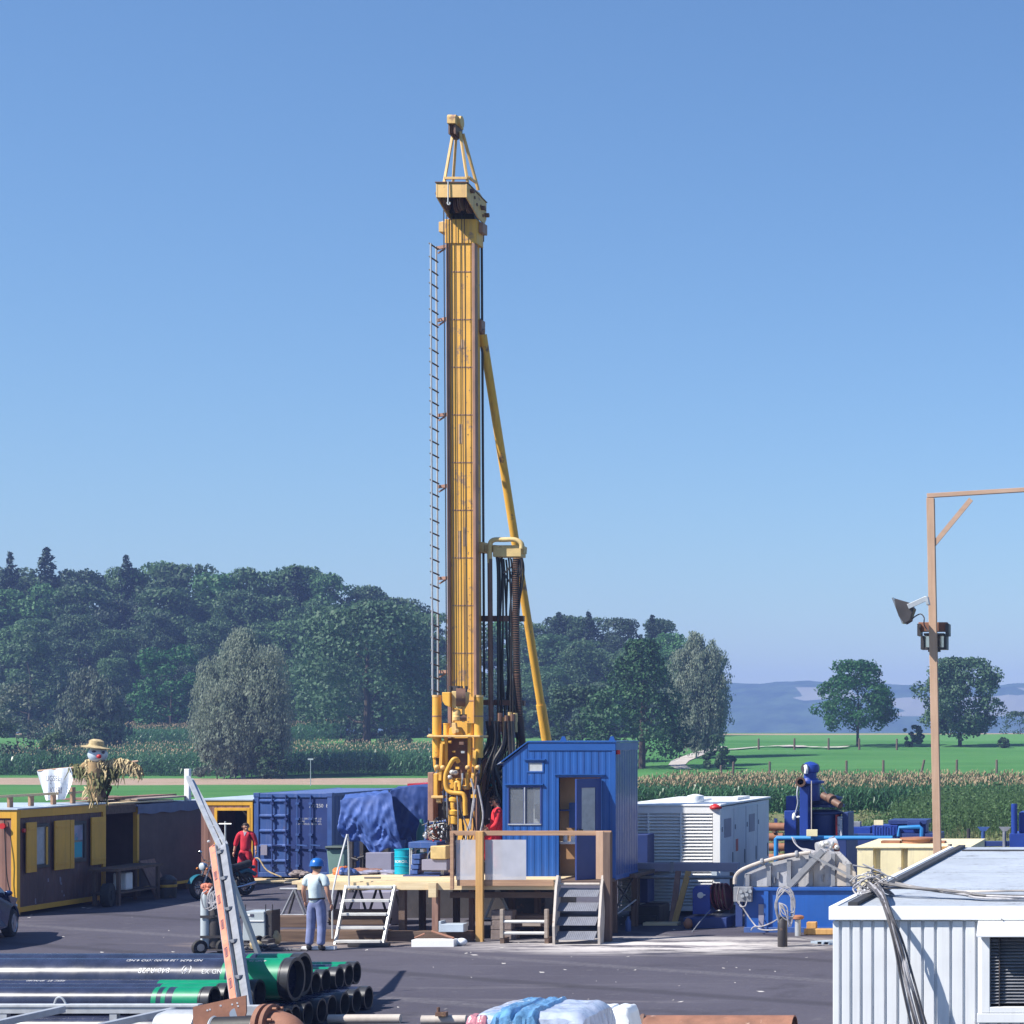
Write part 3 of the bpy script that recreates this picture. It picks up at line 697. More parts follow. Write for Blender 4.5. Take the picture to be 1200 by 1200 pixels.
# tall weeds at the right
def weeds(name, x0, x1, y0, y1, n, hmax, mat, seed, label):
    global rng
    rng = np.random.default_rng(seed); x = rng.uniform(x0, x1, n); y = y0 + (y1-y0)*rng.uniform(0,1,n)
    h = hmax*rng.uniform(.45,1,n)*np.minimum(1, .35+np.abs(x-x0)*.35); zb = np.zeros(n); V = []
    base = np.stack([x, y, zb], 1); tip = base + np.stack([rng.normal(size=n)*.12, rng.normal(size=n)*.12, h], 1)
    wv = np.array([.012,0,0]); V.append(np.stack([base-wv, base+wv, tip+wv*.4, tip-wv*.4], 1))
    for k in range(12):
        u = rng.uniform(.25,1,n)[:,None]; p = base + (tip-base)*u + rng.normal(size=(n,3))*np.array([.09,.09,.05])
        V.append(leaf_quads(p, unit(rng.normal(size=(n,3))+np.array([0,-.3,.6])), rng.uniform(.04,.095,n), .5))
    me = quads_mesh(name, np.concatenate(V), [mat]); return tag(link(name, me, None), label, 'weeds', None, 'stuff')
weeds('weeds', XX(1072,104), 2.5, 84, 106, 3600, 2.0, leaf('weed_leaves', (.05,.115,.04), (.08,.14,.055), .7, .3, 0), 95, 'tall mixed green weeds at the edge of the yard on the right')
weeds('grass_tufts', XX(560,160), 3, 68, 109, 2600, .35, leaf('dry_grass', (.10,.15,.05), (.17,.18,.08), .5, .2, 0), 96, 'dry yellow green grass strip along the yard edge')

# winding farm track on the meadow
g, t, b = nt('pale_track'); v = coords(t, rnd=False); n = noise_(t, v, .8, 5)
t.links.new(mixc(t, ramp(t, n, .3, .7), (.34,.30,.27), (.55,.5,.46)), b.inputs['Base Color']); b.inputs['Roughness'].default_value = .95
def track(pts, name='path'):
    m = MB(); L = []
    for D, px, w_ in pts:
        x = XX(px, D); L.append(((x-w_/2, D, ground_z(x-w_/2,D)+.05), (x+w_/2, D, ground_z(x+w_/2,D)+.05)))
    for (a, b_), (c_, d_) in zip(L, L[1:]): m.quad(a, b_, d_, c_)
    tag(m.build(name, g), kind='structure')
track([(198,800,1.3),(206,812,1.5),(214,803,1.6),(222,793,1.8),(230,797,2.0),(238,808,2.0),(246,820,2.0),(254,832,1.8),(262,845,1.8)])
m = MB()      # pale bank under the far fence
px = 842; pr = None
while px < 1002:
    D = 257 + 3*math.sin(px*.05) + (px-842)*.035; wd = 2.6 + 1.2*math.sin(px*.11) + 1.0*math.sin(px*.37)
    x = XX(px, D); e = ((x, D-wd/2, ground_z(x, D-wd/2)+.06), (x, D+wd/2, ground_z(x, D+wd/2)+.06))
    if pr: m.quad(pr[0], e[0], e[1], pr[1])
    pr = e; px += 8
tag(m.build('path', g), kind='structure')

# fence posts
def fence_post(px, D, h, lean, label, wd=.13, grp='posts of the meadow fence'):
    x = XX(px, D); T = MB(); z = ground_z(x, D)-.2
    T.cyl((x,D,z), (x+lean,D,z+h+.2), wd, wd*.85, 8); T.cyl((x+lean,D,z+h+.2),(x+lean,D,z+h+.24), wd*.85, wd*.4, 8)
    tag(T.build('fence_post', M['darkwoodz'], smooth=True), label, 'fence post', grp)
NEAR = [(845,.0,'weathered fence post beside the track at the foot of the birch'),(859,.05,'short fence post just left of the pump on the meadow edge'),(902,0,'fence post on the meadow between the white generator and the blue pump'),
        (992,0,'fence post right of the blue pump head'),(1035,.02,'dark fence post left of the timber post'),(1079,.35,'leaning fence post touching the timber post'),(1121,.03,'dark fence post right of the timber post'),(1168,0,'thin pale fence post near the right edge of the meadow')]
for px, ln, lab in NEAR: fence_post(px, 204, 1.35 if px > 850 else 1.0, ln, lab)
for px in (889, 931, 971, 1007, 1051): fence_post(px, 256, 1.25, 0, 'dark post of the far fence along the pale bank', .14, 'posts of the far fence')
T = MB(); x = XX(364, 168); T.cyl((x,168,-.1),(x,168,2.2),.035,.03,8); T.box(x-.22,x+.22,167.97,168.03,2.12,2.24)
tag(T.build('marker_post', M['galv']), 'thin marker post with a small top plate in the stubble field', 'marker')
# ================================================================== left: site containers
XL = -27.6
def yz(px, py): s = (VX-px)/(-XL); return F/s, EYE-(py-VY)/s
# office cabin
T = thing('office_cabin', 'brown site office cabin with ochre shutters and two windows at the left', 'office cabin', (-28.8, 50.7, 0))
y0, y1 = 48.7, 52.75; x0 = -31.2; zt = 2.55
m = MB(); m.box(x0+.05, XL-.05, y0+.05, y1-.05, .18, zt-.12); m.build('body', M['brownwall'], T)
m = MB(); m.box(x0+.2, XL-.14, y0+.006, y0+.048, .3, 2.3); m.build('end_panel', M['brownend'], T)
m = MB()
for xx in (x0, XL-.14):
    for yy_ in (y0, y1-.14): m.box(xx, xx+.14, yy_, yy_+.14, .05, zt)
m.box(x0+.14, XL-.14, y0, y0+.1, zt-.2, zt-.003); m.box(x0+.14, XL-.14, y0, y0+.1, .1, .26)
m.box(XL-.1, XL+.003, y0+.14, y1-.14, zt-.2, zt-.003); m.box(XL-.1, XL+.003, y0+.14, y1-.14, .1, .22); m.box(x0, x0+.1, y0+.14, y1-.14, zt-.2, zt-.003)
m.build('frame', M['ochre'], T, bevel=.008)
m = MB(); m.box(x0-.03, XL+.03, y0-.03, y1+.03, zt+.003, zt+.035); m.build('roof', M['palesheet'], T)
for yy_ in (y0+.05, y1-.35):
    for xx in (x0+.1, XL-.4): m = MB(); m.box(xx, xx+.3, yy_, yy_+.3, 0, .1); m.build('footing', M['darkwood'], T)
def window(T, pa, pb, ta, tb, glass, cur=None):
    ya, za = yz(pa, ta); yb, _ = yz(pb, ta); _, zb = yz(pa, tb)
    m = MB(); X = XL-.05; d = .06
    for a in ((ya, yb, za-.07, za), (ya, yb, zb, zb+.09), (ya, ya+.07, zb+.09, za-.07), (yb-.09, yb, zb+.09, za-.07)): m.box(X, X+d, *a)
    w_ = m.build('window', M['darksteel'], T, bevel=.005)
    m = MB(); m.box(X+.005, X+.02, ya+.07, yb-.09, zb+.09, za-.07); m.build('pane', M[glass], w_)
    if cur:
        m = MB(); m.box(X+.021, X+.026, ya+.12, yb-.15, zb+.12, zb+.5); m.build('sticker', M['teal'], w_)
        m = MB(); m.box(X+.021, X+.026, ya+.10, yb-.13, zb+.55, za-.1); m.build('sticker', M['poster'], w_)
window(T, 40, 58, 966, 1018, 'curtain'); window(T, 85, 101, 963, 1011, 'glass', True)
m = MB(); ya, za = yz(53.6, 969); yb, zb = yz(55.4, 1013); m.box(XL+.0, XL+.02, ya, yb, zb, za); m.build('sash', M['ochre'], T)
def shutter(pa, pb, ta, tb, ang=0):
    ya, za = yz(pa, ta); yb, _ = yz(pb, ta); _, zb = yz(pa, tb)
    m = MB(); m.box(XL+.012, XL+.05, ya, yb, zb, za)
    m.beam((XL+.055, ya+.05, zb+.15), (XL+.055, yb-.05, zb+.15), .012, .06); m.beam((XL+.055, ya+.05, za-.15), (XL+.055, yb-.05, za-.15), .012, .06)
    m.build('shutter', M['ochre'], T, bevel=.004)
shutter(29.5, 41, 964, 1023); shutter(62.5, 80, 962, 1020); shutter(80.6, 85, 961, 1018); shutter(105.5, 122, 958, 1014)
m = MB()
for px, py, n in ((59,1034,1),(72,1032,4),(76,1045,2),(45,1056,2)):
    for k in range(n):
        a, z = yz(px+random.uniform(-2,3), py+random.uniform(-3,6)); m.box(XL-.049, XL-.046, a, a+random.uniform(.02,.05), z, z+random.uniform(.03,.14))
m.build('paint_chips', M['lavender'], T)
m = MB(); pts = [P(5,960,48.66), P(6.5,1000,48.6), P(8.5,1030,48.62), P(14,1052,48.66)]; m.tube(pts, .012, 6); m.build('cable', M['black'], T)
m = MB(); m.cyl((XL-.3,48.66,2.17),(XL-.3,48.6,2.17),.07); m.cyl((XL+.0,48.95,2.05),(XL+.05,48.95,2.05),.05); m.build('alarm_lamp', M['redpaint'], T, smooth=True)

# link passage between office and the second container
T = thing('covered_passage', 'dark covered passage between the office cabin and the dark brown container', 'passage', (-28.8, 53.6, 0))
m = MB(); m.box(-29.6, -29.5, 52.8, 54.3, 0, 2.4); m.build('back_wall', M['brownwall'], T)
m = MB(); m.box(-30.6, XL-.02, 52.8, 54.3, 2.42, 2.5); m.box(XL-.10, XL-.02, 52.8, 54.3, 2.28, 2.417); m.build('roof', M['darkwood'], T)
m = MB(); m.box(-29.45, -29.1, 53.35, 53.6, 2.1, 2.2); m.cyl((-29.2,53.5,2.1),(-29.2,53.5,2.0),.06); m.build('lamp', M['white'], T)
# second container
T = thing('brown_container', 'plain dark brown container with a grey blue tarp over its roof edge', 'container', (-28.8, 56.1, 0))
m = MB(); m.box(-30.2, XL-.03, 54.38, 57.95, .28, 2.42); m.build('body', M['brownflat'], T)
m = MB(); m.box(XL-.12, XL, 54.34, 54.44, .2, 2.42); m.build('corner_post', M['ochre'], T, bevel=.006); m = MB(); m.box(XL-.1, XL-.005, 54.44, 57.99, .2, .275); m.build('bottom_rail', M['ochre'], T, bevel=.006)
for yy_ in (54.6, 57.4): m = MB(); m.box(-30, -27.8, yy_, yy_+.3, 0, .2); m.build('footing', M['darkwood'], T)
m = MB(); m.box(-30.25, XL+.02, 54.3, 58.02, 2.425, 2.47); m.build('roof', M['tarpgrey'], T)
# tarp skirt hanging over the edge
n = 26; v = []; f = []
for j in range(4):
    for i in range(n): v.append((XL+.028+.012*math.sin(i*1.7+j), 54.3+3.7*i/(n-1), 2.475-.085*j+.02*math.sin(i*.9)*(j>1)))
f = [(j*n+i, j*n+i+1, (j+1)*n+i+1, (j+1)*n+i) for j in range(3) for i in range(n-1)]
m = MB(); m.add(v, f); m.build('tarp_skirt', M['tarpgrey'], T, smooth=True)
# third container: end with the open doorway
T = thing('store_container', 'brown store container with a yellow framed open doorway beside the blue container', 'container', (-28.6, 62, 0))
X0, X1, Y = XX(226,60.6), XX(296.5,60.6), 60.6; dx0, dx1 = XX(255,60.6), XX(290,60.6); dz0, dz1 = .12, ZZ(950,60.6); zt = ZZ(938,60.6)
m = MB(); m.box(X0, dx0, Y, Y+.06, .05, zt-.15); m.box(dx1, X1, Y, Y+.06, .05, zt-.15); m.box(dx0, dx1, Y, Y+.06, dz1, zt-.15)
m.box(X0, X0+.05, Y+.06, Y+5, .05, zt-.15); m.box(X1-.05, X1, Y+.06, Y+5, .05, zt-.15); m.box(X0, X1, Y+5, Y+5.06, .05, zt-.15); m.build('body', M['brownend'], T)
m = MB(); m.box(X0+.06, X1-.06, Y+.1, Y+4.95, .05, .1); m.box(X0+.06, X1-.06, Y+2.6, Y+2.7, .1, zt-.2); m.build('interior', M['dark'], T)  # floor and partition painted near-black for the darkness behind the doorway
m = MB(); fw = .085
m.box(dx0-fw, dx0, Y-.03, Y+.05, .05, dz1+fw); m.box(dx1, dx1+fw, Y-.03, Y+.05, .05, dz1+fw); m.box(dx0, dx1, Y-.03, Y+.05, dz1, dz1+fw); m.build('door_frame', M['ochre'], T, bevel=.006)
m = MB(); m.box(X0, X1, Y-.02, Y+.1, zt-.148, zt); m.build('top_beam', M['ochre'], T, bevel=.006); m = MB(); m.box(X1-.09, X1, Y-.02, Y+.003, .05, zt-.15); m.build('corner_post', M['ochre'], T, bevel=.006)
m = MB(); m.box(X0-.02, X1+.02, Y-.05, Y+5.1, zt+.003, zt+.04); m.build('roof', M['palesheet'], T)
# ---- blue freight container
T = thing('freight_container', 'blue steel freight container with lettering on its door, beside the open doorway', 'container', (-26.2, 63, 0))
X0, X1 = XX(297.5,60.6), XX(389,60.6); zt = ZZ(929.5,60.6); Lc = 6.06; zb = .12
m = MB()
for xx in (X0, X1-.14):
    for yy_ in (Y, Y+Lc-.14): m.box(xx, xx+.14, yy_, yy_+.14, zb, zt)
m.box(X0+.14, X1-.14, Y, Y+.12, zt-.13, zt-.003); m.box(X0+.14, X1-.14, Y, Y+.12, zb, zb+.14)
m.box(X1-.08, X1-.003, Y+.14, Y+Lc-.14, zt-.1, zt-.004); m.box(X0+.003, X0+.08, Y+.14, Y+Lc-.14, zt-.1, zt-.004)
for xx in (X0-.01, X1-.165): m.box(xx, xx+.175, Y-.012, Y+.16, zt-.11, zt+.012)
m.build('frame', M['contblue'], T, bevel=.008)
m = MB(); m.box(X0+.03, X1-.03, Y+.14, Y+Lc-.1, zb+.05, zt-.05); m.build('body', M['contside'], T)
m = MB()
for k in range(22): m.box(X0+.08, X1-.08, Y+.2+k*.265, Y+.33+k*.265, zt-.05, zt-.01)
m.build('roof', M['contblue'], T, bevel=.006)
dl0, dl1, dr1 = X0+.145, XX(339,60.6), X1-.145
m = MB(); m.box(dl0, dl1-.01, Y+.03, Y+.075, zb+.15, zt-.14)
for k in range(5):
    zc = zb+.42+k*.445; m.prism([(dl0+.02,Y+.03,zc),(dl0+.02,Y-.02,zc+.03),(dl0+.02,Y-.02,zc+.06),(dl0+.02,Y+.03,zc+.10)], (dl1-dl0-.06,0,0))
ld = m.build('door', M['contblue'], T, label='lighter blue ribbed door leaf')
m = MB(); m.box(dl1+.01, dr1, Y+.03, Y+.075, zb+.15, zt-.14); rd_ = m.build('door', M['contdark'], T, label='smooth door leaf with white lettering, shade put into its darker blue')  # right leaf gets the darker blue, its shade put into the colour
def lockbar(px, parent, mat):
    x = XX(px, 60.6); m = MB(); m.cyl((x,Y-.03,zb+.1),(x,Y-.03,zt-.05),.021,n=8)
    for k in range(5): m.box(x-.05, x+.05, Y-.055, Y+.028, zb+.3+k*.46, zb+.36+k*.46)
    m.beam((x,Y-.06,zb+.95),(x+.3,Y-.06,zb+.92),.03,.04); m.build('locking_bar', M[mat], parent, smooth=True)
lockbar(319.5, ld, 'contdark'); lockbar(335.5, ld, 'contdark'); lockbar(349, rd_, 'contblue'); lockbar(364.5, rd_, 'contblue')
def ctext(s, px, py, size, wk=1):
    c = Vector((XX(px,60.6), Y+.026, ZZ(py,60.6))); text(rd_, s, size, lambda p: (c.x+p[0]*wk, c.y, c.z+p[1]), M['letter'])
ctext('271250  8', 373, 944.5, .15, .95)
for py, a, b_ in ((959.5,'MAX GROSS','3048  KG'), (962.7,'TARE','220  KG'), (965.8,'MAX PAYLOAD','2828  KG')):
    ctext(a, 356.5 if len(a) > 4 else 353.5, py, .07); ctext(b_, 371, py, .07)
m = MB(); m.box(XX(306,60.6), XX(313.5,60.6), Y-.035, Y-.021, ZZ(1002,60.6), ZZ(990,60.6)); m.build('placard', M['lavender'], ld)
for a_ in ((X0, X0+.25, Y, Y+.25), (X1-.25, X1, Y, Y+.25), (X0, X1, Y+5.5, Y+5.8)): m = MB(); m.box(*a_, 0, zb-.005); m.build('footing', M['darkwood'], T)
# second blue container behind, pushed against the first
T = thing('freight_container', 'long blue corrugated container behind the tarpaulins with a red patch on its roof', 'container', (-24, 68, 0))
m = MB(); a0, a1 = XX(391,63), XX(392,63)+2.4; m.box(a0+.02, a1, 68.2, 74, .1, 2.55); m.build('body', M['contside'], T)
m = MB(); m.box(a0, a1+.02, 68.15, 74, 2.555, 2.6); m.build('frame', M['contblue'], T, bevel=.008)
m = MB(); m.box(a0+.2, a0+1.7, 68.5, 71, 2.605, 2.68); m.build('roof_patch', M['redpaint'], T)

# ---- things on and along the container roofs
T = thing('roof_rail', 'low wooden rail of boards standing on the office cabin roof', 'rail', (-28, 50, 2.6))
m = MB(); m.beam((-28.15,48.9,2.86),(-28.15,52.7,2.86),.05,.06); m.build('rail', M['pinewood'], T)
for yy_ in (49.3, 50.2, 51.2, 52.1): 
    m = MB(); m.box(-28.18, -28.12, yy_, yy_+.16, 2.59, 2.83 if yy_ < 52 else 3.0); m.build('post', M['railwood'], T)
k = 0
pl = [(-28.6,-27.7,53.0,56.4,2.515,.04,'pale'),(-29.3,-28.7,53.4,57.0,2.515,.05,'g'),(-28.3,-27.75,54.6,57.6,2.58,.04,'g'),(-28.9,-28.4,55.6,58.0,2.6,.05,'r'),(-29.0,-28.1,53.3,55.4,2.63,.05,'r')]
LAB = ['pale board lying on the passage roof nearest the office cabin','grey board at the back of the roof stack of planks','grey board on the edge of the brown container roof','reddish short plank at the far end of the roof stack','brown plank lying on top of the roof stack']
for (xa, xb, ya, yb, z, h, mk), lab in zip(pl, LAB):
    m = MB()
    for q in range(3): m.box(xa+(xb-xa)*q/3, xa+(xb-xa)*(q+.93)/3, ya+random.uniform(-.1,.1), yb+random.uniform(-.2,.2), z+random.uniform(0,.01), z+h)
    tag(m.build('roof_plank', M[{'pale':'pinewood','g':'greywood','r':'boardz'}[mk]]), lab, 'planks', 'planks on the container roofs')
m = MB(); x = XX(220,57.4); m.box(x-.07, x+.07, 57.33, 57.47, 2.475, ZZ(901,57.4)); tag(m.build('white_post', M['white'], bevel=.01), 'short white post standing on the brown container roof above the ladder hoist', 'post')

# scarecrow
T = thing('scarecrow', 'straw scarecrow with white head, red nose and straw hat standing on the cabin roof', 'scarecrow', (XX(113,51.6), 51.6, 2.59))
D = 51.6
def S(px, py, d=0): return P(px, py, D+d)
m = MB(); m.tube([S(114,938), S(113,925), S(113,910), S(113,893)], .17, 12, 4, .20); m.tube([S(107,900), S(104,897), S(101,896), S(96,900)], .10, 9, 3, .08); m.build('body', M['burlap'], T, smooth=True)
m = MB(); m.tube([S(120,934), S(119.5,915), S(119,898)], .09, 8); m.build('coat', M['burlapdark'], T, smooth=True)
m = MB(); m.ell(S(114.5,884.5), .235, .22, .20, 18, 12); m.cyl(S(113,893), S(113,897), .1); m.build('head', M['palesheet'], T, smooth=True)
m = MB(); m.ell(S(116,886.5,-.23), .06, .05, .055); m.build('nose', M['redpaint'], T, smooth=True)
m = MB(); m.ell(S(110,880.8,-.19), .055, .03, .035); m.ell(S(121,881.5,-.15), .04, .03, .04); m.build('eyes', M['ink'], T, smooth=True)
m = MB(); m.lathe(S(112.5,875.6), [(.34,-.02),(.35,0),(.22,.03),(.18,.05),(.165,.16),(.09,.20),(.0,.205)], 20, (.12,0,1)); m.build('hat', M['straw'], T, smooth=True)
def strands(pts, nst, L, r, seed, spread=.05):
    rd = random.Random(seed); m = MB()
    for i in range(nst):
        u = rd.random()*(len(pts)-1); a = int(u); p = Vector(pts[a]).lerp(Vector(pts[a+1]), u-a) + Vector([rd.uniform(-spread,spread) for _ in range(3)])
        q = p + Vector((rd.uniform(-.10,.10), rd.uniform(-.08,.08), -L*rd.uniform(.4,1))); mid = p.lerp(q,.5) + Vector((rd.uniform(-.05,.08), rd.uniform(-.06,.06), .04)); s = Vector((r,0,r*.4))
        m.add([p-s, p+s, mid+s, mid-s], [(0,1,2,3)]); m.add([mid-s, mid+s, q+s*.3, q-s*.3], [(0,1,2,3)])
    return m
strands([S(126,892), S(140,890), S(154,894), S(163,901)], 190, .36, .02, 1).build('straw_arm', M['straw'], T)
strands([S(124,895), S(134,897), S(142,899)], 60, .5, .02, 2).build('straw_arm', M['hay'], T)
strands([S(105,896), S(114,895), S(123,896)], 130, .30, .02, 6, .13).build('straw_collar', M['straw'], T)
strands([S(84,897), S(95,897), S(103,899)], 90, .42, .02, 3).build('straw_arm', M['hay'], T)
strands([S(108,905), S(114,912), S(118,908), S(115,925)], 300, .42, .022, 4, .17).build('straw_apron', M['hay'], T)
strands([S(105,920), S(110,924), S(112,930)], 60, .3, .02, 5, .14).build('straw_apron', M['straw'], T)
m = MB(); m.cyl(S(44.5,903.5,-.05), S(162,892,.02), .024, .024, 8); m.build('cross_pole', M['polewood'], T)
# banner
T = thing('cloth_banner', 'white cloth banner with hand painted letters hanging from the scarecrow pole', 'banner', S(65,915))
n, mm = 22, 14; v = []
tl, tr_, bl, br = S(45,903.5), S(84,899), S(54,938), S(79,936.5)
side = S(86,923)
for j in range(mm):
    for i in range(n):
        u, w_ = i/(n-1), j/(mm-1); p = tl.lerp(tr_,u).lerp(bl.lerp(br,u), w_)
        if u > .55: p += (side - tr_.lerp(br,.7))*((u-.55)/.45)*math.sin(math.pi*min(1,w_*1.05))*.9
        v.append((p.x, p.y-.07+.05*math.sin(u*15+w_*1.5)*(.3+w_), p.z))
m = MB(); m.add(v, [(j*n+i, j*n+i+1, (j+1)*n+i+1, (j+1)*n+i) for j in range(mm-1) for i in range(n-1)]); m.build('cloth', M['sheet'], T, smooth=True)
for s_, px, py, sz in (('UGSEL', 65.5, 912.5, .17), ('4', 63, 918, .12), ('KURI', 69, 926.5, .19)):
    c = S(px, py); text(T, s_, sz, lambda p: (c.x+p[0]*.75, c.y-.135, c.z+p[1]*1.2), M['ink'])

# bench with clutter in front of the passage
T = thing('workbench', 'dark workbench with clutter in the shade beside the office cabin', 'workbench', (-27.1, 53, 0))
m = MB(); m.box(-27.5, -26.75, 51.7, 54.0, .88, .95); m.build('top', M['darkwood'], T)
for yy_ in (51.8, 53.8): 
    for xx in (-27.45, -26.85): m = MB(); m.box(xx, xx+.08, yy_, yy_+.08, 0, .88); m.build('leg', M['darkwoodz'], T)
m = MB(); m.box(-27.5, -26.8, 51.8, 53.9, .3, .34); m.build('shelf', M['darkwood'], T)
m = MB(); m.box(-27.3, -26.95, 52.5, 52.85, .345, .8); tag(m.build('white_canister', M['jug'], bevel=.04), 'white canister on the shelf of the dark workbench', 'canister')
m = MB(); m.lathe((-26.9,51.5,.30), [(.30,-.10),(.31,0),(.30,.10)], 18, (1,.2,0)); m.lathe((-26.9,51.5,.30),[(.12,-.12),(.12,.12)],12,(1,.2,0)); tag(m.build('old_tyre', M['tyre'], smooth=True), 'black tyre leaning by the workbench', 'tyre')
T = thing('gas_stove', 'small dark keg shaped stove beside the workbench', 'stove', (-26.9, 53.95, 0))
m = MB(); m.lathe((-26.75,54.25,0), [(.2,0),(.22,.1),(.22,.5),(.14,.58),(.06,.62)], 16); m.build('body', M['darksteel'], T, smooth=True)
m = MB(); m.lathe((-26.75,54.25,.3), [(.226,0),(.23,.02),(.23,.05),(.226,.07)], 16); m.build('band', M['ochre'], T)
m = MB(); m.add([(-27.45,54.15,1.0),(-27.4,54.85,1.02),(-27.0,54.95,.0),(-27.02,54.2,0)], [(0,1,2,3)]); m.add([(-27.48,54.15,.98),(-27.43,54.85,1.0),(-27.04,54.95,.0),(-27.06,54.2,0)], [(3,2,1,0)])
m.add([(-27.45,54.15,1.0),(-27.4,54.85,1.02),(-27.43,54.85,1.0),(-27.48,54.15,.98)], [(0,1,2,3)]); tag(m.build('brown_board', M['boardz']), 'rusty brown board leaning against the brown container', 'board')
# pallets and board in front of the blue container
m = MB(); m.box(XX(300,60.1), XX(346,60.1), 59.4, 60.35, .02, .09); m.box(XX(300,60.1), XX(338,60.1), 59.7, 59.85, .095, .13); tag(m.build('floor_board', M['pinewood']), 'pale boards lying in front of the blue container door', 'boards')
T = thing('fire_extinguisher', 'red upright bottle with a hose at the blue container door', 'extinguisher', (XX(299.5,60.2), 60.15, .13))
m = MB(); m.lathe(T.location, [(.075,0),(.08,.03),(.08,.47),(.03,.54),(.03,.58)], 14); m.build('bottle', M['redpaint'], T, smooth=True)
m = MB(); p = Vector(T.location); m.tube([p+Vector((0,0,.56)), p+Vector((.15,-.05,.55)), p+Vector((.4,-.1,.22)), p+Vector((.85,-.15,.03))], .02, 7); m.build('hose', M['straw'], T, smooth=True)

# ---- wheelie bin
T = thing('wheelie_bin', 'grey green wheelie bin with a dark lid beside the blue container', 'bin', (XX(395,59.6), 59.8, 0))
m = MB(); x = T.location.x; y = 59.8; m.add([(x-.21,y-.22,.05),(x+.21,y-.22,.05),(x+.21,y+.22,.05),(x-.21,y+.22,.05),(x-.27,y-.3,1.0),(x+.27,y-.3,1.0),(x+.27,y+.3,1.0),(x-.27,y+.3,1.0)], [(0,3,2,1),(4,5,6,7),(0,1,5,4),(1,2,6,5),(2,3,7,6),(3,0,4,7)])
m.build('body', M['bingreen'], T, bevel=.03)
m = MB(); m.box(x-.3, x+.3, y-.34, y+.33, 1.003, 1.09); m.cyl((x-.26,y-.37,1.05),(x+.26,y-.37,1.05),.025); m.build('lid', M['bindark'], T, bevel=.025)
for s_ in (-1,1): m = MB(); m.cyl((x+s_*.2,y+.25,.1),(x+s_*.27,y+.25,.1),.1); m.build('wheel', M['tyre'], T, smooth=True)

# ---- tarpaulin covered rack
T = thing('covered_rack', 'dark pipe rack standing in the shade under the blue tarpaulin', 'rack', (XX(435,56.5), 56.5, 0))
xa, xb = XX(406,56), XX(440,56)
for xx in (xa+.05, xb-.05):
    for yy_ in (56.15, 56.9): m = MB(); m.box(xx-.05, xx+.05, yy_, yy_+.1, 0, 2.45); m.build('post', M['darksteel'], T)
m = MB(); m.box(xa, xb, 56.15, 57.0, .55, .62); m.build('shelf', M['darkwood'], T)
m = MB(); m.box(xa, xb, 57.0, 57.05, .65, 2.4); m.build('shade_panel', M['dark'], T)  # near-black sheet standing in for the shade under the tarpaulin
m = MB()
for k in range(7): m.cyl((xa+.1+k*.18,56.1,.95),(xa+.3+k*.17,56.05,.9+.1*(k%3)),.03); m.beam((xa+.15+k*.15,56.2,.65),(xa+.2+k*.17,56.1,1.0),.05)
m.build('stored_rods', M['darksteel'], T)
m = MB(); a, b_ = XX(431,55.7), XX(461,55.7); m.box(a, b_, 55.55, 55.9, .5, ZZ(999,55.7)); tag(m.build('tool_locker', M['lavender'], bevel=.01), 'grey locker panel under the lower edge of the blue tarpaulin', 'locker')
def cloth(name, mat, fn, nu, nv, label):
    v = [fn(i/(nu-1), j/(nv-1)) for j in range(nv) for i in range(nu)]
    m = MB(); m.add(v, [(j*nu+i, j*nu+i+1, (j+1)*nu+i+1, (j+1)*nu+i) for j in range(nv-1) for i in range(nu-1)])
    o = m.build(name, mat, smooth=True); sd = o.modifiers.new('thickness', 'SOLIDIFY'); sd.thickness = .012
    return tag(o, label, 'tarpaulin')
from mathutils import noise as mno
def fold(u, w_, k, s): return mno.noise((u*3, w_*1.8, s))*.13*k - abs(mno.noise((u*6+w_*3, w_*3-u, s+4)))*.10*k - abs(mno.noise((u*13-w_*7, w_*5+u*6, s+8)))*.05*k
def tarp1(u, w_):
    if w_ < .35:      # top
        k = w_/.35; p = Vector((XX(405,58.4)+(XX(455,58.4)-XX(405,58.4))*u, 58.4, 2.62+.12*u)).lerp(P(399+58*u, 938-9*u, 55.9), k); p.z += .03*mno.noise((u*8,k*5,1)) - .05*math.sin(math.pi*k)
        return p
    k = (w_-.35)/.65; hem = 978+42*min(1,u*2.4)-16*u if u < .9 else 998; hem = 975+22*min(1,u*2.2)+4*math.sin(u*14)
    p = P(399+60*u+ (14*k*u), (938-9*u)*(1-k)+hem*k, 55.9)
    p.y += -.12*math.sin(k*2.4) - fold(u,k,1.7*k+.3,2); return p
cloth('tarpaulin', M['tarp'], tarp1, 60, 44, 'crumpled shiny blue tarpaulin draped over the rack beside the wheelie bin')
def tarp2(u, w_):
    k = w_; x0 = XX(457,58.5); x1 = XX(517,58.5)
    if k < .25: q = k/.25; return Vector((x0+(x1-x0)*u, 61-2.4*q, 2.78+.1*math.sin(u*3)+.03*mno.noise((u*7,q*4,5))))
    q = (k-.25)/.75; p = P(457+(55+6*q)*u, (926-5*math.sin(u*2.6))*(1-q)+(990-6*math.sin(u*5))*q, 58.5); p.y += -fold(u,q,1.2*q+.2,9)-.1*q; return p
cloth('tarpaulin', M['tarp2'], tarp2, 50, 36, 'duller blue tarpaulin hanging behind the teal drum left of the rig head')
T = thing('tarp_stand', 'steel stand holding up the duller blue tarpaulin', 'stand', (XX(488,60), 60, 0))
for px in (462, 512):
    for yy_ in (58.8, 60.9): m = MB(); x = XX(px,59.3); m.box(x-.05, x+.05, yy_, yy_+.1, 0, 2.7); m.build('post', M['darksteel'], T)
m = MB(); m.box(XX(462,59), XX(512,59), 58.75, 60.95, 2.69, 2.74); m.build('top', M['darksteel'], T)
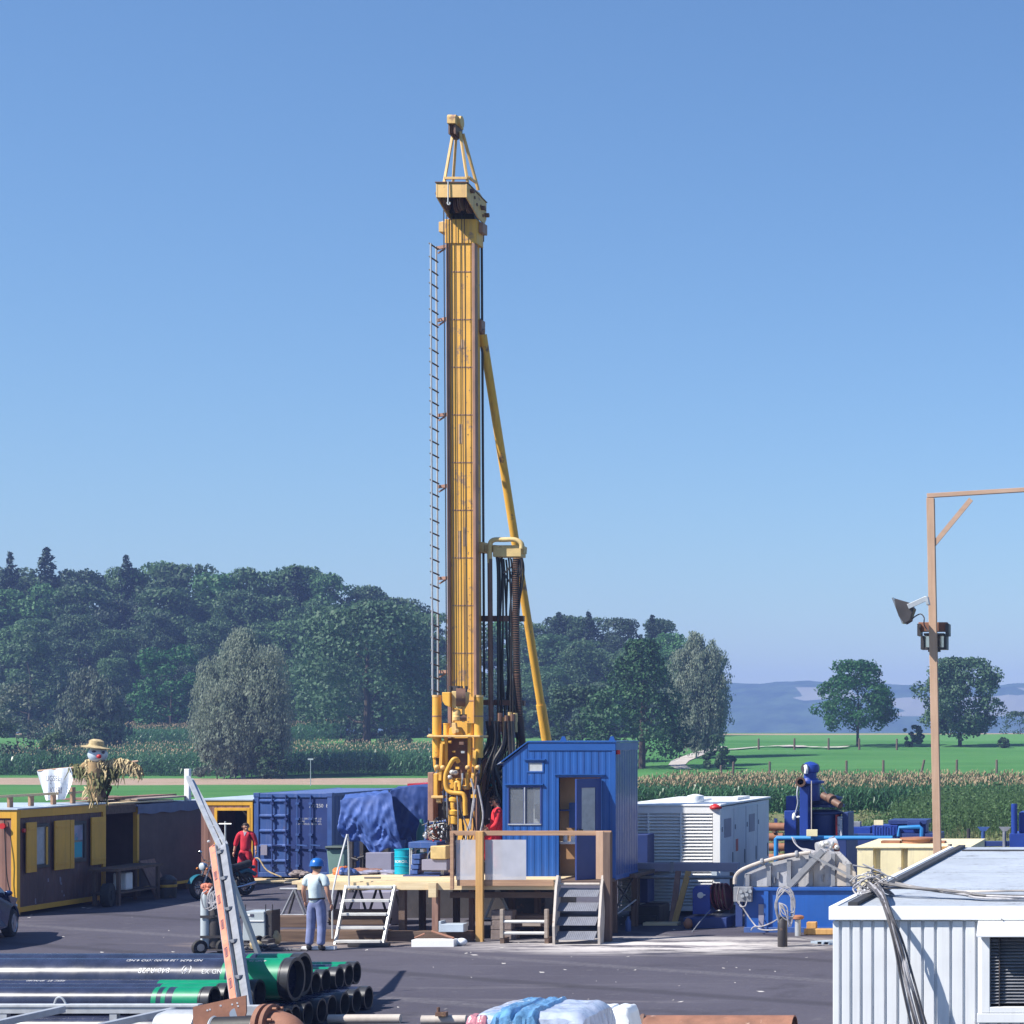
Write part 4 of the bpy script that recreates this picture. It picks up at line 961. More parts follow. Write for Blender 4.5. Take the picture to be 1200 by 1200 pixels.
# bottles near the rack
for px, py, mk, lab, h, r in ((494,964,'bottlegreen','green gas bottle against the duller blue tarpaulin',1.3,.14),(480,985,'tarp2','small blue canister between the tarpaulin and the hydraulic unit',.7,.13)):
    D = 57.2; z0 = ZZ(py, D)-h+.1; m = MB(); m.lathe((XX(px,D),D,max(0,z0)), [(r,0),(r,h*.72),(r*.5,h*.88),(r*.3,h)], 16); tag(m.build('gas_bottle' if h > 1 else 'canister', M[mk], smooth=True), lab, 'bottle')
m = MB(); m.box(XX(470,57.2), XX(505,57.2), 56.9, 57.5, 0, .62); tag(m.build('wooden_crate', M['darkwood'], bevel=.01), 'dark crate behind the teal drum', 'crate')

# ================================================================== timber working platform
DZ = 1.25
T = thing('work_platform', 'pale timber working platform on posts in front of the rig', 'platform', (-15.5, 44.5, 0))
xl, xr = XX(334,43.1), XX(722,44.5)
nb = 14
m = MB()
for k in range(nb):
    ya = 43.2 + 2.5*k/nb; m.box(xl+random.uniform(-.05,.1), XX(650,43.5), ya, ya+2.5/nb-.012, DZ-.06, DZ+random.uniform(0,.008))
m.build('deck_boards', M['pinewood'], T)
m = MB(); m.box(xl+.25, XX(649,43.1), 43.12, 43.195, DZ-.17, DZ-.012); m.build('edge_beam', M['pinewood'], T)
m = MB(); m.box(XX(530,43.1), -12.1, 45.71, 49.5, DZ-.1, DZ-.02); m.box(XX(650,43.5)+.02, -12.25, 43.4, 45.7, DZ-.1, DZ-.03); m.build('rear_deck', M['darkwood'], T)
for px, D, w_, mk in ((472,43.3,.13,'darkwoodz'),(511,43.25,.13,'boardz'),(495,45.5,.12,'darkwoodz'),(535,45.4,.12,'darkwoodz'),(553,44.2,.1,'boardz'),(600,45.4,.12,'darkwoodz'),(630,44.8,.12,'darkwoodz')):
    x = XX(px, D); m = MB(); m.box(x-w_/2, x+w_/2, D-w_/2, D+w_/2, .0, DZ-.175); m.build('post', M[mk], T)
m = MB(); x = XX(508,43.1); m.box(x-.08, x+.08, 43.02, 43.115, DZ-.32, DZ-.02); m.build('bracket', M['pinewood'], T)
m = MB(); m.beam((XX(528,43.4),43.4,DZ-.30),(XX(648,43.4),43.4,DZ-.30),.06,.12); m.build('joist', M['darkwood'], T)
m = MB(); m.beam((XX(430,45.6),45.6,DZ-.15),(XX(640,45.6),45.6,DZ-.15),.1,.16); m.build('joist', M['darkwood'], T)
# folding trestles under the deck
def trestle(pa, pt, pb, D, zfoot, label=None, mat='steelgrey'):
    m = MB(); a = P(pt, VY, D); a.z = DZ-.18
    for p in (pa, pb): m.cyl((XX(p,D),D,zfoot), (a.x,D,a.z), .028, n=8)
    m.cyl((XX(pa-4,D),D,zfoot+.01),(XX(pb+4,D),D,zfoot+.01),.03,n=8); m.cyl((a.x-.3,D,a.z),(a.x+.3,D,a.z),.03,n=8); m.build('trestle', M[mat], T, smooth=True)
trestle(330, 345, 358, 43.5, .50); trestle(337, 349, 364, 45.2, .30, mat='darksteel'); trestle(568, 583, 600, 43.8, .40); trestle(405, 420, 432, 44.6, .3, mat='darksteel'); trestle(388, 398, 408, 44.2, .3, mat='darksteel'); trestle(430, 443, 455, 44.8, .3, mat='darksteel')
# sleepers and blocks under it
def timber(x0, x1, y0, y1, z0, z1, lab, mk='darkwood', name='timber_sleeper', cat='timber', grp='sleepers under the platform'):
    m = MB(); m.box(x0, x1, y0, y1, z0, z1); tag(m.build(name, M[mk], bevel=.015), lab, cat, grp)
timber(XX(321,43.3), XX(377,43.3), 43.2, 43.55, .28, .52, 'brown sleeper end stacked left behind the man in the blue helmet')
timber(XX(380,43.3), XX(448,43.3), 43.5, 43.8, .3, .62, 'dark sleeper behind the upper treads of the aluminium steps')
timber(XX(326,43), XX(455,43), 42.95, 43.25, .0, .24, 'long brown sleeper lying on the ground behind the aluminium steps')
timber(XX(450,43.2), XX(556,43.2), 43.0, 43.22, .0, .22, 'low dark sleeper on the ground under the middle of the platform')
timber(XX(594,43.6), XX(640,43.6), 43.6, 44.1, .25, .5, 'sleeper pile behind the small timber ladder')
k = 0
BL = ['lowest block left of the small ladder','middle block left of the small ladder','top block left of the small ladder']
for q in range(3):
    z = q*.21; m = MB(); m.box(XX(575,43.4), XX(589-2*(q%2),43.4), 43.4, 43.7, z, z+.2); m.box(XX(590,43.4), XX(600+4*(q==0),43.4), 43.4, 43.7, z, z+.2)
    tag(m.build('concrete_block', M['block'], bevel=.012), BL[q]+' under the platform', 'block', 'blocks under the platform')
m = MB(); m.box(XX(520,42.9), XX(547,42.9), 42.7, 42.98, .23, .4); m.box(XX(518,42.9), XX(521,42.9), 42.7, 42.98, .23, .46); tag(m.build('plastic_box', M['palesheet'], bevel=.01), 'pale blue white box on the low sleeper under the platform', 'box')
m = MB(); m.box(XX(613,43.35), XX(634,43.35), 43.3, 43.38, .30, .40); tag(m.build('sign_board', M['greywood']), 'pale chipped board seen between the rungs of the small ladder', 'board')
# dark things in the depth under the platform
m = MB(); m.box(XX(455,48.5), XX(650,48.5), 48.4, 48.7, 0, 1.1); tag(m.build('steel_skid', M['darksteel']), 'dark steel skid beam in the shadow under the platform', 'skid')
m = MB(); m.box(XX(432,47), XX(468,47), 46.5, 47.5, 0, .78); tag(m.build('steel_tank', M['lavender'], bevel=.02), 'grey steel tank in the shade behind the aluminium steps', 'tank')
# loose things in front
def plank(x0, x1, y, z, w_, h, mk, lab, rot=0, grp=None):
    m = MB(); m.obox(((x0+x1)/2, y, z), x1-x0, w_, h, Matrix.Rotation(rot,3,'Z')); tag(m.build('loose_board', M[mk], bevel=.006), lab, 'board', grp)
plank(XX(484,42), XX(533,42), 42.05, .075, .28, .15, 'white', 'white flat board lying in front of the platform', .04)
m = MB(); m.cyl((XX(506,42.2),42.2,.3),(XX(533,42.1),42.05,.17),.022,n=7); m.cyl((XX(486,42.2),42.2,.16),(XX(498,42.2),42.2,.25),.02,n=7); tag(m.build('iron_bar', M['rust']), 'rusty bar lying across the white board', 'bar')
m = MB(); m.ell((XX(541,42.2),42.2,.08),.12,.1,.08,10,7); tag(m.build('white_sack', M['sheet'], smooth=True), 'small crumpled white bag at the end of the white board', 'bag')
plank(XX(357,41.4), XX(396,41.4), 41.3, .05, .12, .06, 'white', 'pale lath on the ground behind the helmet man and the pipes')
plank(XX(409,41.9), XX(456,41.9), 41.9, .05, .14, .07, 'darksteel', 'grey steel strip lying on the asphalt below the aluminium steps', .07)
# papers, rags and tools on the deck
for px, D, w_, h, mk, nm, lab in ((398,45.2,.42,.18,'orangebag','plastic_bag','orange plastic bag on the platform beside the aluminium steps'),(409,45.0,.34,.16,'contblue','plastic_bag','blue bag beside the orange bag on the platform'),
        (425,45.5,.9,.13,'rust','rag_heap','reddish heap of rags and fittings at the rear of the platform'),(440,45.3,.8,.09,'lavender','rag_heap','greyish heap of fittings right of the reddish heap'),(352,44.9,.5,.12,'block','rag_heap','brown heap of rope at the left end of the platform')):
    m = MB(); c = Vector((XX(px,D), D, DZ+h*.45)); random.seed(int(px))
    for q in range(5): m.ell(c+Vector((random.uniform(-.4,.4)*w_, random.uniform(-.12,.12), random.uniform(-.02,.02))), w_*.26, .14, h*.55, 9, 6, .18)
    tag(m.build(nm, M[mk], smooth=False), lab, 'bag' if 'bag' in nm else 'rags')
m = MB(); m.cyl((XX(427,43.9),43.9,DZ+.03),(XX(446,43.9),43.9,DZ+.03),.02,n=7); tag(m.build('iron_rod', M['darksteel']), 'thin dark rod lying on the front of the platform', 'rod')
# teal drum
T = thing('oil_drum', 'teal oil drum with white lettering on the rear edge of the platform', 'drum', (XX(473,45.4), 45.4, DZ+.01))
x, y, z = T.location; r = .19
m = MB(); m.lathe((x,y,z), [(r+.01,0),(r+.01,.03),(r,.035),(r,.17),(r+.012,.18),(r,.19),(r,.37),(r+.012,.38),(r,.39),(r,.53),(r+.01,.535),(r+.01,.55),(r-.01,.55),(r-.01,.53)], 28); m.build('body', M['teal'], T, smooth=True)
text(T, 'BOROIL', .085, lambda p: (x+(r+.004)*math.sin(p[0]/r), y-(r+.004)*math.cos(p[0]/r), z+.28+p[1]), M['white'])
# hydraulic unit
T = thing('hydraulic_unit', 'blue hydraulic power unit with hoses and a dirty cream box on the platform', 'hydraulic unit', (XX(508,45), 45, DZ))
D = 45; 
def bx(pa, pb, ta, tb, d0, d1, mk, nm, bev=.008): m = MB(); m.box(XX(pa,D), XX(pb,D), d0, d1, ZZ(tb,D), ZZ(ta,D)); return m.build(nm, M[mk], T, bevel=bev)
bx(480,523,1024,1028,44.6,45.5,'contdark','base'); bx(484.5,517.5,986,993,44.7,45.4,'contblue','top_tray'); bx(513,531,990,1005.5,44.55,44.95,'creambox','header_tank',.02); bx(502,531,1006,1018.5,44.6,45.1,'lavender','valve_box')
m = MB()
for q,(pa,ta) in enumerate(((490,1000),(489,1006),(487.5,1012),(486,1018))): m.box(XX(pa,D), XX(pa+9,D), 44.65+.02*q, 45.1, ZZ(ta+5.4,D), ZZ(ta,D))
m.build('pump', M['contblue'], T, bevel=.01)
m = MB()
for px in (485.5, 487.5, 522, 524): m.cyl((XX(px,D),44.75,ZZ(1024,D)),(XX(px,D),44.75,ZZ(993,D)),.014,n=7)
m.build('stand', M['alu'], T); bx(505,516,996,1006,45.0,45.3,'darksteel','motor'); bx(496,500,994,998,44.8,45,'white','filter')
m = MB(); random.seed(3)
for q in range(26):
    a = P(random.uniform(494,522), random.uniform(966,985), 44.9+random.uniform(-.2,.3)); b_ = P(random.uniform(500,530), random.uniform(962,990), 44.9+random.uniform(-.2,.3)); m.tube([a, a.lerp(b_,.5)+Vector((0,0,random.uniform(-.1,.25))), b_], .012, 6)
m.build('hose', M['hose'], T, smooth=True)
m = MB()
for q in range(12): m.ell(P(random.uniform(497,520), random.uniform(966,984), 44.7), .022, .022, .03, 8, 6)
m.ell(P(499,979,44.7), .03,.03,.08,8,6); m.build('fittings', M['galv'], T, smooth=True)
m = MB()
for q in range(5): m.ell(P(random.uniform(500,528), random.uniform(968,986), 44.75), .022, .022, .022, 8, 6)
m.build('valve_knob', M['redpaint'], T, smooth=True)
m = MB(); m.tube([P(499,984,45.1), P(500,970,45.1), P(502,965,45.1), P(516,963.5,45.1), P(523,962,45.1)], .035, 9); m.build('suction_pipe', M['contblue'], T, smooth=True)
m = MB(); m.tube([P(483,1020,44.8), P(481,1008,44.8), P(485,998,44.8), P(492,994,44.8)], .014, 6); m.tube([P(503,1014,44.7), P(501,1004,44.6), P(506,996,44.6), P(513,994,44.7)], .014, 6); m.build('hose', M['steelgrey'], T, smooth=True)

# ---- railing
T = thing('timber_railing', 'timber guard rail with hazy plastic sheets on the front edge of the platform', 'railing', (XX(620,43), 43.05, DZ))
D = 43.05
m = MB(); m.box(XX(528,D), XX(717,D), 43.0, 43.06, ZZ(979,D), ZZ(973.5,D)); m.build('top_rail', M['railwood'], T, bevel=.006)
m = MB(); m.box(XX(560,D), XX(568.5,D), 42.9, 42.995, 0, ZZ(974,D)); m.build('post', M['pinez'], T, bevel=.006)
m = MB(); m.box(XX(529.5,D), XX(533.5,D), 42.94, 42.995, ZZ(1042,D), ZZ(976,D)); m.build('post', M['railwood'], T, bevel=.006)
m = MB(); m.box(XX(700,D), XX(708.5,D), 42.94, 42.995, ZZ(1030,D), ZZ(974,D)); m.build('post', M['polewood'], T, bevel=.006)
m = MB(); m.box(XX(709,D), XX(717.5,D), 42.9, 43.07, 0, ZZ(975,D)); m.build('post', M['darkwoodz'], T, bevel=.006)
m = MB(); m.box(XX(536,D), XX(649,D), 43.02, 43.06, ZZ(1038,D), ZZ(1031,D)); m.build('toe_board', M['railwood'], T)
for pa, pb, ta in ((535,560,984),(569,617,984)):
    m = MB(); m.box(XX(pa,D), XX(pb,D), 43.022, 43.03, ZZ(1031,D), ZZ(ta,D)); m.build('plastic_sheet', M['panel'], T)

# ---- steel steps to the cabin
T = thing('steel_stairs', 'steel steps with four grey tread plates leading up to the blue cabin door', 'stairs', (XX(678,42.8), 42.7, 0))
def stringer(pt, pb):
    m = MB(); a = Vector((XX(pt,43.0), 43.0, 1.36)); b_ = Vector((XX(pb,42.4), 42.4, .0))
    pr = [(a.x, a.y+.1, 1.36),(a.x, a.y-.06, 1.40),(a.x,a.y-.18,1.16),(b_.x, b_.y-.05, .38),(b_.x, b_.y-.03, 0),(b_.x, b_.y+.22, 0),(a.x, a.y+.1, 1.1)]
    m.prism([(q[0] if i < 99 else 0, q[1], q[2]) for i, q in enumerate(pr)], (.05,0,0)); m.build('side_rail', M['stringer'], T)
stringer(653, 648); stringer(706, 701)
for q in range(4):
    y_ = 42.98-.15*q; z_ = 1.10-.285*q; x0, x1 = XX(656-1.2*q,y_), XX(702-1.2*q,y_)
    m = MB(); m.prism([(x0,y_-.13,z_-.145),(x0,y_-.115,z_-.15),(x0,y_+.10,z_+.0),(x0,y_+.09,z_+.015)], (x1-x0,0,0)); m.build('tread', M['cyan_steel'], T)
m = MB(); m.cyl((XX(655,43),43.0,1.21),(XX(703,43),43.0,1.21),.03); m.build('top_bar', M['stringer'], T)
m = MB(); y_ = 43.15; m.box(XX(704,y_), XX(711,y_), y_, y_+.06, .0, .5); m.box(XX(705,y_), XX(711,y_), y_, y_+.05, .53, 1.0); tag(m.build('perforated_plate', M['rust']), 'rusty perforated strip standing right of the steel steps', 'plate')
# ---- aluminium steps
T = thing('aluminium_steps', 'aluminium step ladder with five treads and a handrail against the platform', 'steps', (XX(430,42.7), 42.7, 0))
def AP(px, py, k): return P(px, py, 43.05-.65*k)
for (a, b_) in (((406,1038),(392,1111)), ((463,1038),(448,1111))):
    m = MB(); m.beam(AP(a[0],a[1],0), AP(b_[0],b_[1],1), .05, .09); m.build('side_rail', M['alu'], T, bevel=.005)
for q in range(5):
    k = q/4.4+.02; pl_, pr_ = AP(406-14*k, 1038+70*k, k), AP(463-15*k, 1038+70*k, k); pl_.x += .03; pr_.x -= .03
    m = MB(); m.beam(pl_, pr_, .17, .055); m.build('tread', M['alu'], T, bevel=.006)
m = MB(); p1 = AP(408,984,0); m.tube([AP(409,1038,0), p1, AP(405,984,.1), AP(391,1040,.75), AP(389.5,1062,.9), AP(389.5,1100,1)], .019, 7, 3); m.build('handrail', M['alu'], T, smooth=True)
m = MB(); m.beam(AP(462,1042,-.1), AP(472,1075,-.6), .03); m.build('brace', M['darksteel'], T)
# ---- small timber ladder
T = thing('small_ladder', 'short ladder of two pale posts and two rungs below the platform', 'ladder', (XX(614,42.6), 42.6, 0))
for px in (588.5, 640.5): m = MB(); x = XX(px,42.6); m.box(x-.035, x+.035, 42.55, 42.65, .12, .72); m.build('side_rail', M['greywood'], T, bevel=.005); m = MB(); m.box(x-.03, x+.05, 42.56, 42.9, 0, .118); m.build('foot', M['darkwood'], T)
for z_ in (.46, .22): m = MB(); m.cyl((XX(590,42.6),42.6,z_),(XX(639,42.6),42.6,z_),.035,n=10); m.build('rung', M['bingreen' if 0 else 'alu'], T, smooth=True)
# ================================================================== drilling rig
RG = thing('drill_rig', 'tall yellow drilling rig mast with ladder, crown block and rotary head', 'drill rig', (-16.3, 47, 0))
def lean(p):     # the mast leans a touch to the left towards its top
    p = Vector(p); p.x -= .004*(p.z - 5.5); return p
def LM(m): m.v = [tuple(lean(q)) for q in m.v]; return m
YF = 46.4; xa, xb = XX(528.5,YF), XX(556.5,YF); ZT = ZZ(257,YF)
xc = (xa+xb)/2
m = MB(); m.box(xa, xb, YF, YF+.45, 1.0, ZT); mast = LM(m).build('mast', M['mastyellow'], RG, bevel=.01)
for a, e in ((xa-.06, xa+.015), (xb-.015, xb+.055)):
    m = MB(); m.box(a, e, YF-.05, YF+.14, 1.0, ZT-.55); LM(m).build('guide_rail', M['mastrail'], mast, bevel=.008)
m = MB(); m.box(xa-.09, xb+.09, YF-.03, YF+.42, ZT-.55, ZT); LM(m).build('mast_head', M['mastyellow'], mast, bevel=.01)
m = MB()
for q in range(13): z = ZT-1.2-q*1.08; m.box(xa+.04, xb-.03, YF-.008, YF+.01, z, z+.022)
m.build('weld_seam', M['mastrail'], mast); m = None
for o in mast.children:
    if o.name.startswith('weld_seam'):
        for vv in o.data.vertices: vv.co.x -= .004*(vv.co.z - 5.5)
m = MB(); cp = paint('worn_patch', (.42,.27,.16), .7, var=.3, vscale=6)
for fx, zt, zb_ in ((.55, ZZ(408,YF), ZZ(398,YF)), (.45, ZZ(520,YF), ZZ(497,YF)), (.62, ZZ(640,YF), ZZ(618,YF)), (.4, ZZ(655,YF), ZZ(622,YF))):
    x = xa+(xb-xa)*fx; m.box(x-.05, x+.03, YF-.006, YF+.01, min(zt,zb_), max(zt,zb_))
LM(m).build('worn_plate', cp, mast)
m = MB(); random.seed(12)
for q in range(60):
    z = random.uniform(2.5, ZT-1); x = xb-.06-random.uniform(0,.12); m.cyl((x,YF-.006,z),(x,YF+.01,z),.012,n=6)
LM(m).build('bolt_row', M['mastrail'], mast)
# hoist ropes in front
for fx in (.17, .36, .60, .72):
    m = MB(); x = xa+(xb-xa)*fx; m.cyl((x+.02,YF-.09,ZZ(808,YF)),(x,YF-.12,ZZ(232,45.9)),.009,n=6); LM(m).build('hoist_rope', M['darksteel'], RG, smooth=True)
for px0, px1 in ((520,523.5),(523.5,526)):
    m = MB(); m.cyl(P(px1,815,46.3), P(px0,246,46.3), .012, n=6); m.build('hoist_rope', M['darksteel'], RG, smooth=True)
for px0, px1, r, mk in ((564.5,567.5,.028,'darksteel'),(561,563.5,.02,'steelgrey')):
    m = MB(); m.cyl(P(px1,815,46.9), P(px0,272,46.9), r, n=7); m.build('standpipe', M[mk], RG, smooth=True)
m = MB(); m.cyl(P(564.5,283,46.9), P(564.5,272,46.9), .055, n=10); m.build('hose_clamp', M['black'], RG, smooth=True)
m = MB(); m.box(xa-.0, xb-.0, YF+.08, YF+.40, ZT+.002, ZT+.55); LM(m).build('crown_recess_shade', M['darksteel'], RG)  # dark box added in place of the shaded recess under the crown
# crown
Yc0, Yc1 = 45.55, 46.85; cx0, cx1 = XX(511,Yc0), XX(547,Yc0)
def cz(py, D): return ZZ(py, D)
prof = [(Yc0, cz(215,Yc0)), (Yc0, cz(231,Yc0)), (46.3, cz(255,46.3)), (46.72, cz(263,46.72)), (Yc1, cz(257,Yc1)), (Yc1, cz(239,Yc1)), (46.4, cz(226,46.4))]
for x in (cx0, cx1-.03):
    m = MB(); m.prism([(x, y_, z_) for y_, z_ in prof], (.03,0,0)); m.build('crown_plate', M['paleyellow' if x == cx0 else 'paleyellow'], RG)
m = MB(); m.box(cx0+.031, cx1-.031, Yc0+.005, Yc0+.04, cz(231,Yc0), cz(215,Yc0)); m.build('crown_beam', M['paleyellow'], RG)
m = MB(); m.add([(cx0-.02,Yc0-.02,cz(214,Yc0)),(cx1+.02,Yc0-.02,cz(214,Yc0)),(cx1+.02,Yc1,cz(238,Yc1)),(cx0-.02,Yc1,cz(238,Yc1)),(cx0-.02,Yc0-.02,cz(213,Yc0)),(cx1+.02,Yc0-.02,cz(213,Yc0)),(cx1+.02,Yc1,cz(237,Yc1)),(cx0-.02,Yc1,cz(237,Yc1))],[(0,3,2,1),(4,5,6,7),(0,1,5,4),(1,2,6,5),(2,3,7,6),(3,0,4,7)]); m.build('crown_lid', M['brownsteel'], RG)
m = MB(); m.box(cx0+.031, cx1-.031, 46.30, 46.34, cz(250,46.3), cz(232,46.3)); m.build('crown_back', M['darksteel'], RG)
for x, y_ in ((cx0+.14,45.85),(cx0+.30,46.05),(cx0+.46,45.85),(cx1-.14,46.1)):
    m = MB(); m.lathe((x,y_,16.28), [(.2,-.03),(.2,-.02),(.17,0),(.2,.02),(.2,.03)], 22, (1,0,0)); m.build('sheave', M['brownsteel'], RG, smooth=True)
m = MB(); x = (cx0+cx1)/2-.06; m.tube([(x,Yc0-.03,cz(213,Yc0)),(x,Yc0-.04,cz(236,Yc0)),(x-.01,Yc0-.05,cz(238,Yc0)),(x+.005,Yc0-.06,cz(240.5,Yc0)),(x+.04,Yc0-.05,cz(240,Yc0)),(x+.045,Yc0-.05,cz(237.5,Yc0))], .016, 7, 3); m.build('hook', M['alu'], RG, smooth=True)
m = MB()
for y_, z_ in ((45.8,16.5),(46.5,16.30),(46.75,16.2)): m.cyl((cx1,y_,z_),(cx1+.09,y_,z_),.05,n=10)
for y_, z_ in ((46.05,16.42),(46.2,16.3),(46.45,16.33),(46.6,16.15),(46.75,16.33)): m.cyl((cx1,y_,z_),(cx1+.02,y_,z_),.035,n=8)
m.cyl((cx0,45.8,16.45),(cx0-.09,45.8,16.45),.04,n=10); m.build('axle_end', M['brownsteel'], RG, smooth=True)
m = MB(); m.box(xb+.05, xb+.15, 46.5, 46.8, cz(275,46.7), cz(263,46.7)); m.build('rope_bracket', M['mastrail'], RG, bevel=.01); m = MB(); m.box(xa-.28, xa-.13, 46.4, 46.7, cz(273,46.5), cz(261,46.5)); m.build('rope_bracket', M['paleyellow'], RG, bevel=.01)
m = MB(); m.lathe((XX(517.5,46.4),46.45,cz(262.5,46.4)), [(.07,-.012),(.085,0),(.07,.012)], 16, (.5,1,0)); m.build('shackle', M['steelgrey'], RG, smooth=True)
# mast top A frame
AP0 = Vector((XX(534,46.0), 46.1, cz(158,46)))
for bp_, tp in (((XX(520.5,45.65),45.65,cz(214,45.65)), (-.07,-.05)), ((XX(530,46.6),46.6,cz(214,46.6)-.25), (-.05,.08)), ((XX(548,45.65),45.65,cz(214,45.65)), (.08,-.05)), ((XX(560.5,46.65),46.65,cz(223,46.65)), (.1,.08))):
    m = MB(); m.beam(bp_, AP0+Vector((tp[0],tp[1],.08)), .055, .055); m.build('top_leg', M['paleyellow'], RG, bevel=.006)
m = MB(); m.beam((XX(521,45.65),45.63,cz(209,45.65)), (XX(548,45.65),45.63,cz(209,45.65)), .05); m.beam((XX(549,45.7),45.7,cz(207,45.65)), (XX(558,46.5),46.5,cz(214,46.5)), .05); m.build('top_bar', M['paleyellow'], RG)
m = MB(); hx0, hx1 = XX(525.5,45.9), XX(535.5,45.9); zz0, zz1 = cz(146,45.9), cz(134.5,45.9)
pr = [(45.8,zz0),(45.8,zz1-.07),(45.84,zz1-.015),(45.92,zz1),(46.2,zz1),(46.28,zz1-.02),(46.33,zz1-.1),(46.33,zz0)]
m.prism([(hx0,a,b_) for a, b_ in pr], (hx1-hx0,0,0)); m.build('top_housing', M['paleyellow'], RG, bevel=.01)
m = MB(); m.lathe((AP0.x-.03,46.07,zz0-.09), [(.2,-.035),(.2,-.025),(.17,0),(.2,.025),(.2,.035)], 22, (1,0,0)); m.build('top_sheave', M['brownsteel'], RG, smooth=True)
m = MB()
for a, e in ((hx0+.015,hx0+.05),(hx1-.05,hx1-.015)): m.box(a, e, 45.85, 46.3, AP0.z-.02, zz0+.02)
m.build('top_cheek', M['brownsteel'], RG)
m = MB(); m.cyl((hx1,46.07,(zz0+zz1)/2),(hx1+.06,46.07,(zz0+zz1)/2),.13,n=18); m.build('top_axle', M['paleyellow'], RG, smooth=True)
# ladder up the mast
lx = XX(511.5,46.6); zl0, zl1 = ZZ(815,46.6), ZZ(288,46.6)
ld_ = MB(); ld_.cyl((lx,46.35,zl0),(lx,46.35,zl1),.022,n=7); ld_.cyl((lx+.02,46.64,zl0),(lx+.02,46.64,zl1),.022,n=7)
lad = LM(ld_).build('mast_ladder', M['galv'], RG, smooth=True)
m = MB(); z = zl0+.1
while z < zl1: m.cyl((lx-.03,46.33,z+.03),(lx+.05,46.66,z-.03),.018,n=6); z += .297
LM(m).build('rungs', M['darksteel'], lad)
for py in (288, 373, 485, 569, 677, 787):
    m = MB(); z = ZZ(py,46.5); m.beam((lx,46.75,z),(xa-.05,46.5,z),.05,.07); m.beam((lx+.03,46.72,z-.12),(lx+.2,46.7,z-.02),.03,.03); LM(m).build('ladder_bracket', M['mastrail'], RG)
# slanting prop
A = P(565.5,392,46.9); B = P(659,985,49.6)
m = MB(); m.cyl(A, A+(B-A)*.72, .095, n=18); m.cyl(A+(B-A)*.72, B, .115, n=18); m.build('prop', M['yellow'], RG, smooth=True)
m = MB(); m.box(XX(557,46.9), XX(567,46.9), 46.75, 47.0, ZZ(391,46.9), ZZ(376,46.9)); m.prism([(XX(557,46.9),46.86,ZZ(376,46.9)),(XX(565,46.9),46.86,ZZ(376,46.9)),(XX(558,46.9),46.86,ZZ(367,46.9))],(0,.06,0)); m.cyl(P(565.5,386,46.8),P(565.5,394,46.9),.05); m.build('prop_bracket', M['mastrail'], RG, bevel=.008)
# hose rack beside the mast
D = 46.9
m = MB(); m.beam(P(560,642,D), P(616,645,D), .2, .16); m.box(XX(580,D), XX(613,D), 46.75, 47.1, ZZ(653,D), ZZ(639.5,D)); m.box(XX(561,D), XX(570,D), 46.7, 47.1, ZZ(648,D), ZZ(636,D)); m.build('hose_beam', M['creambox'], RG, bevel=.01)
m = MB(); m.tube([P(574,660,D-.2), P(574,640,D-.2), P(578,633,D-.2), P(590,632.5,D-.2), P(604,632.5,D-.2), P(611,637,D-.2), P(611.5,643,D-.2)], .055, 10); m.build('bent_pipe', M['creambox'], RG, smooth=True)
m = MB(); m.cyl(P(574,655,D-.2), P(575.5,850,D-.2), .055, n=10); m.build('riser_pipe', M['brownsteel'], RG, smooth=True)
m = MB(); m.beam(P(561,725,D+.1), P(614,725,D+.1), .12, .13); m.build('hose_beam', M['brownsteel'], RG)
m = MB(); m.beam(P(565,823,D+.1), P(615,824,D+.1), .12, .12); m.build('hose_beam', M['brownsteel'], RG)
random.seed(21)
hs = [(582,652,583.5,.028),(584,652,587,.03),(587,654,592,.024),(590,655,596,.024),(593,656,600,.022),(596,654,598,.022),(599,655,602,.022),(602,656,592,.02),(606,655,604,.022),(609,655,607,.024),(612,654,601,.018),(588,653,588,.022)]
for a, ta, e, r in hs:
    d = D + random.uniform(-.15,.25); m = MB(); mid = random.uniform(-4,3)
    m.tube([P(a,ta,d), P(a+1.5,ta+22,d+random.uniform(-.1,.1)), P((a+e)/2+mid,745,d), P(e,838+random.uniform(0,8),d), P(e+random.uniform(-6,6),880,d+.3), P(e-12+random.uniform(-8,6),930,d+.8)], r, 7, 5); m.build('hose', M['hose'], RG, smooth=True)
for q in range(8):      # slack loops hanging under the beam
    a = random.uniform(592,612); e = a+random.uniform(-8,4); d = D-.1; m = MB(); m.tube([P(a,654,d), P(a+1,664,d-.05), P((a+e)/2,668+random.uniform(0,8),d-.1), P(e,672,d), P(603,690,d)], .013, 6, 4); m.build('hose', M['hose'], RG, smooth=True)
m = MB(); pts = [P(605,655,D-.1), P(604.5,720,D-.1), P(606,790,D-.1), P(609,840,D), P(612,872,D+.1), P(614,905,D+.3)]; m.tube(pts, .075, 10, 6)
for q in range(len(m.v)//10):
    k = 1.0 if q % 2 else .82
m.build('ribbed_hose', M['hose'], RG, smooth=True)
m = MB()
for i in range(len(pts)-1):
    for q in range(26):
        p = pts[i].lerp(pts[i+1], q/26); m.lathe(p, [(.07,-.012),(.092,0),(.07,.012)], 10, pts[i+1]-pts[i])
m.build('hose_rings', M['brownsteel'], RG, smooth=True)
for q, px in enumerate((586,590,594,598,601,604)):
    m = MB(); d = D-.25+.1*(q%2); m.cyl(P(px,845+random.uniform(-5,3),d), P(px+.5,858,d), .04, n=8); m.cyl(P(px,838+random.uniform(-4,5),d), P(px,846,d), .055, n=8); m.build('hose_coupling', M['creambox' if q % 2 else 'brownsteel'], RG, smooth=True)
random.seed(31)
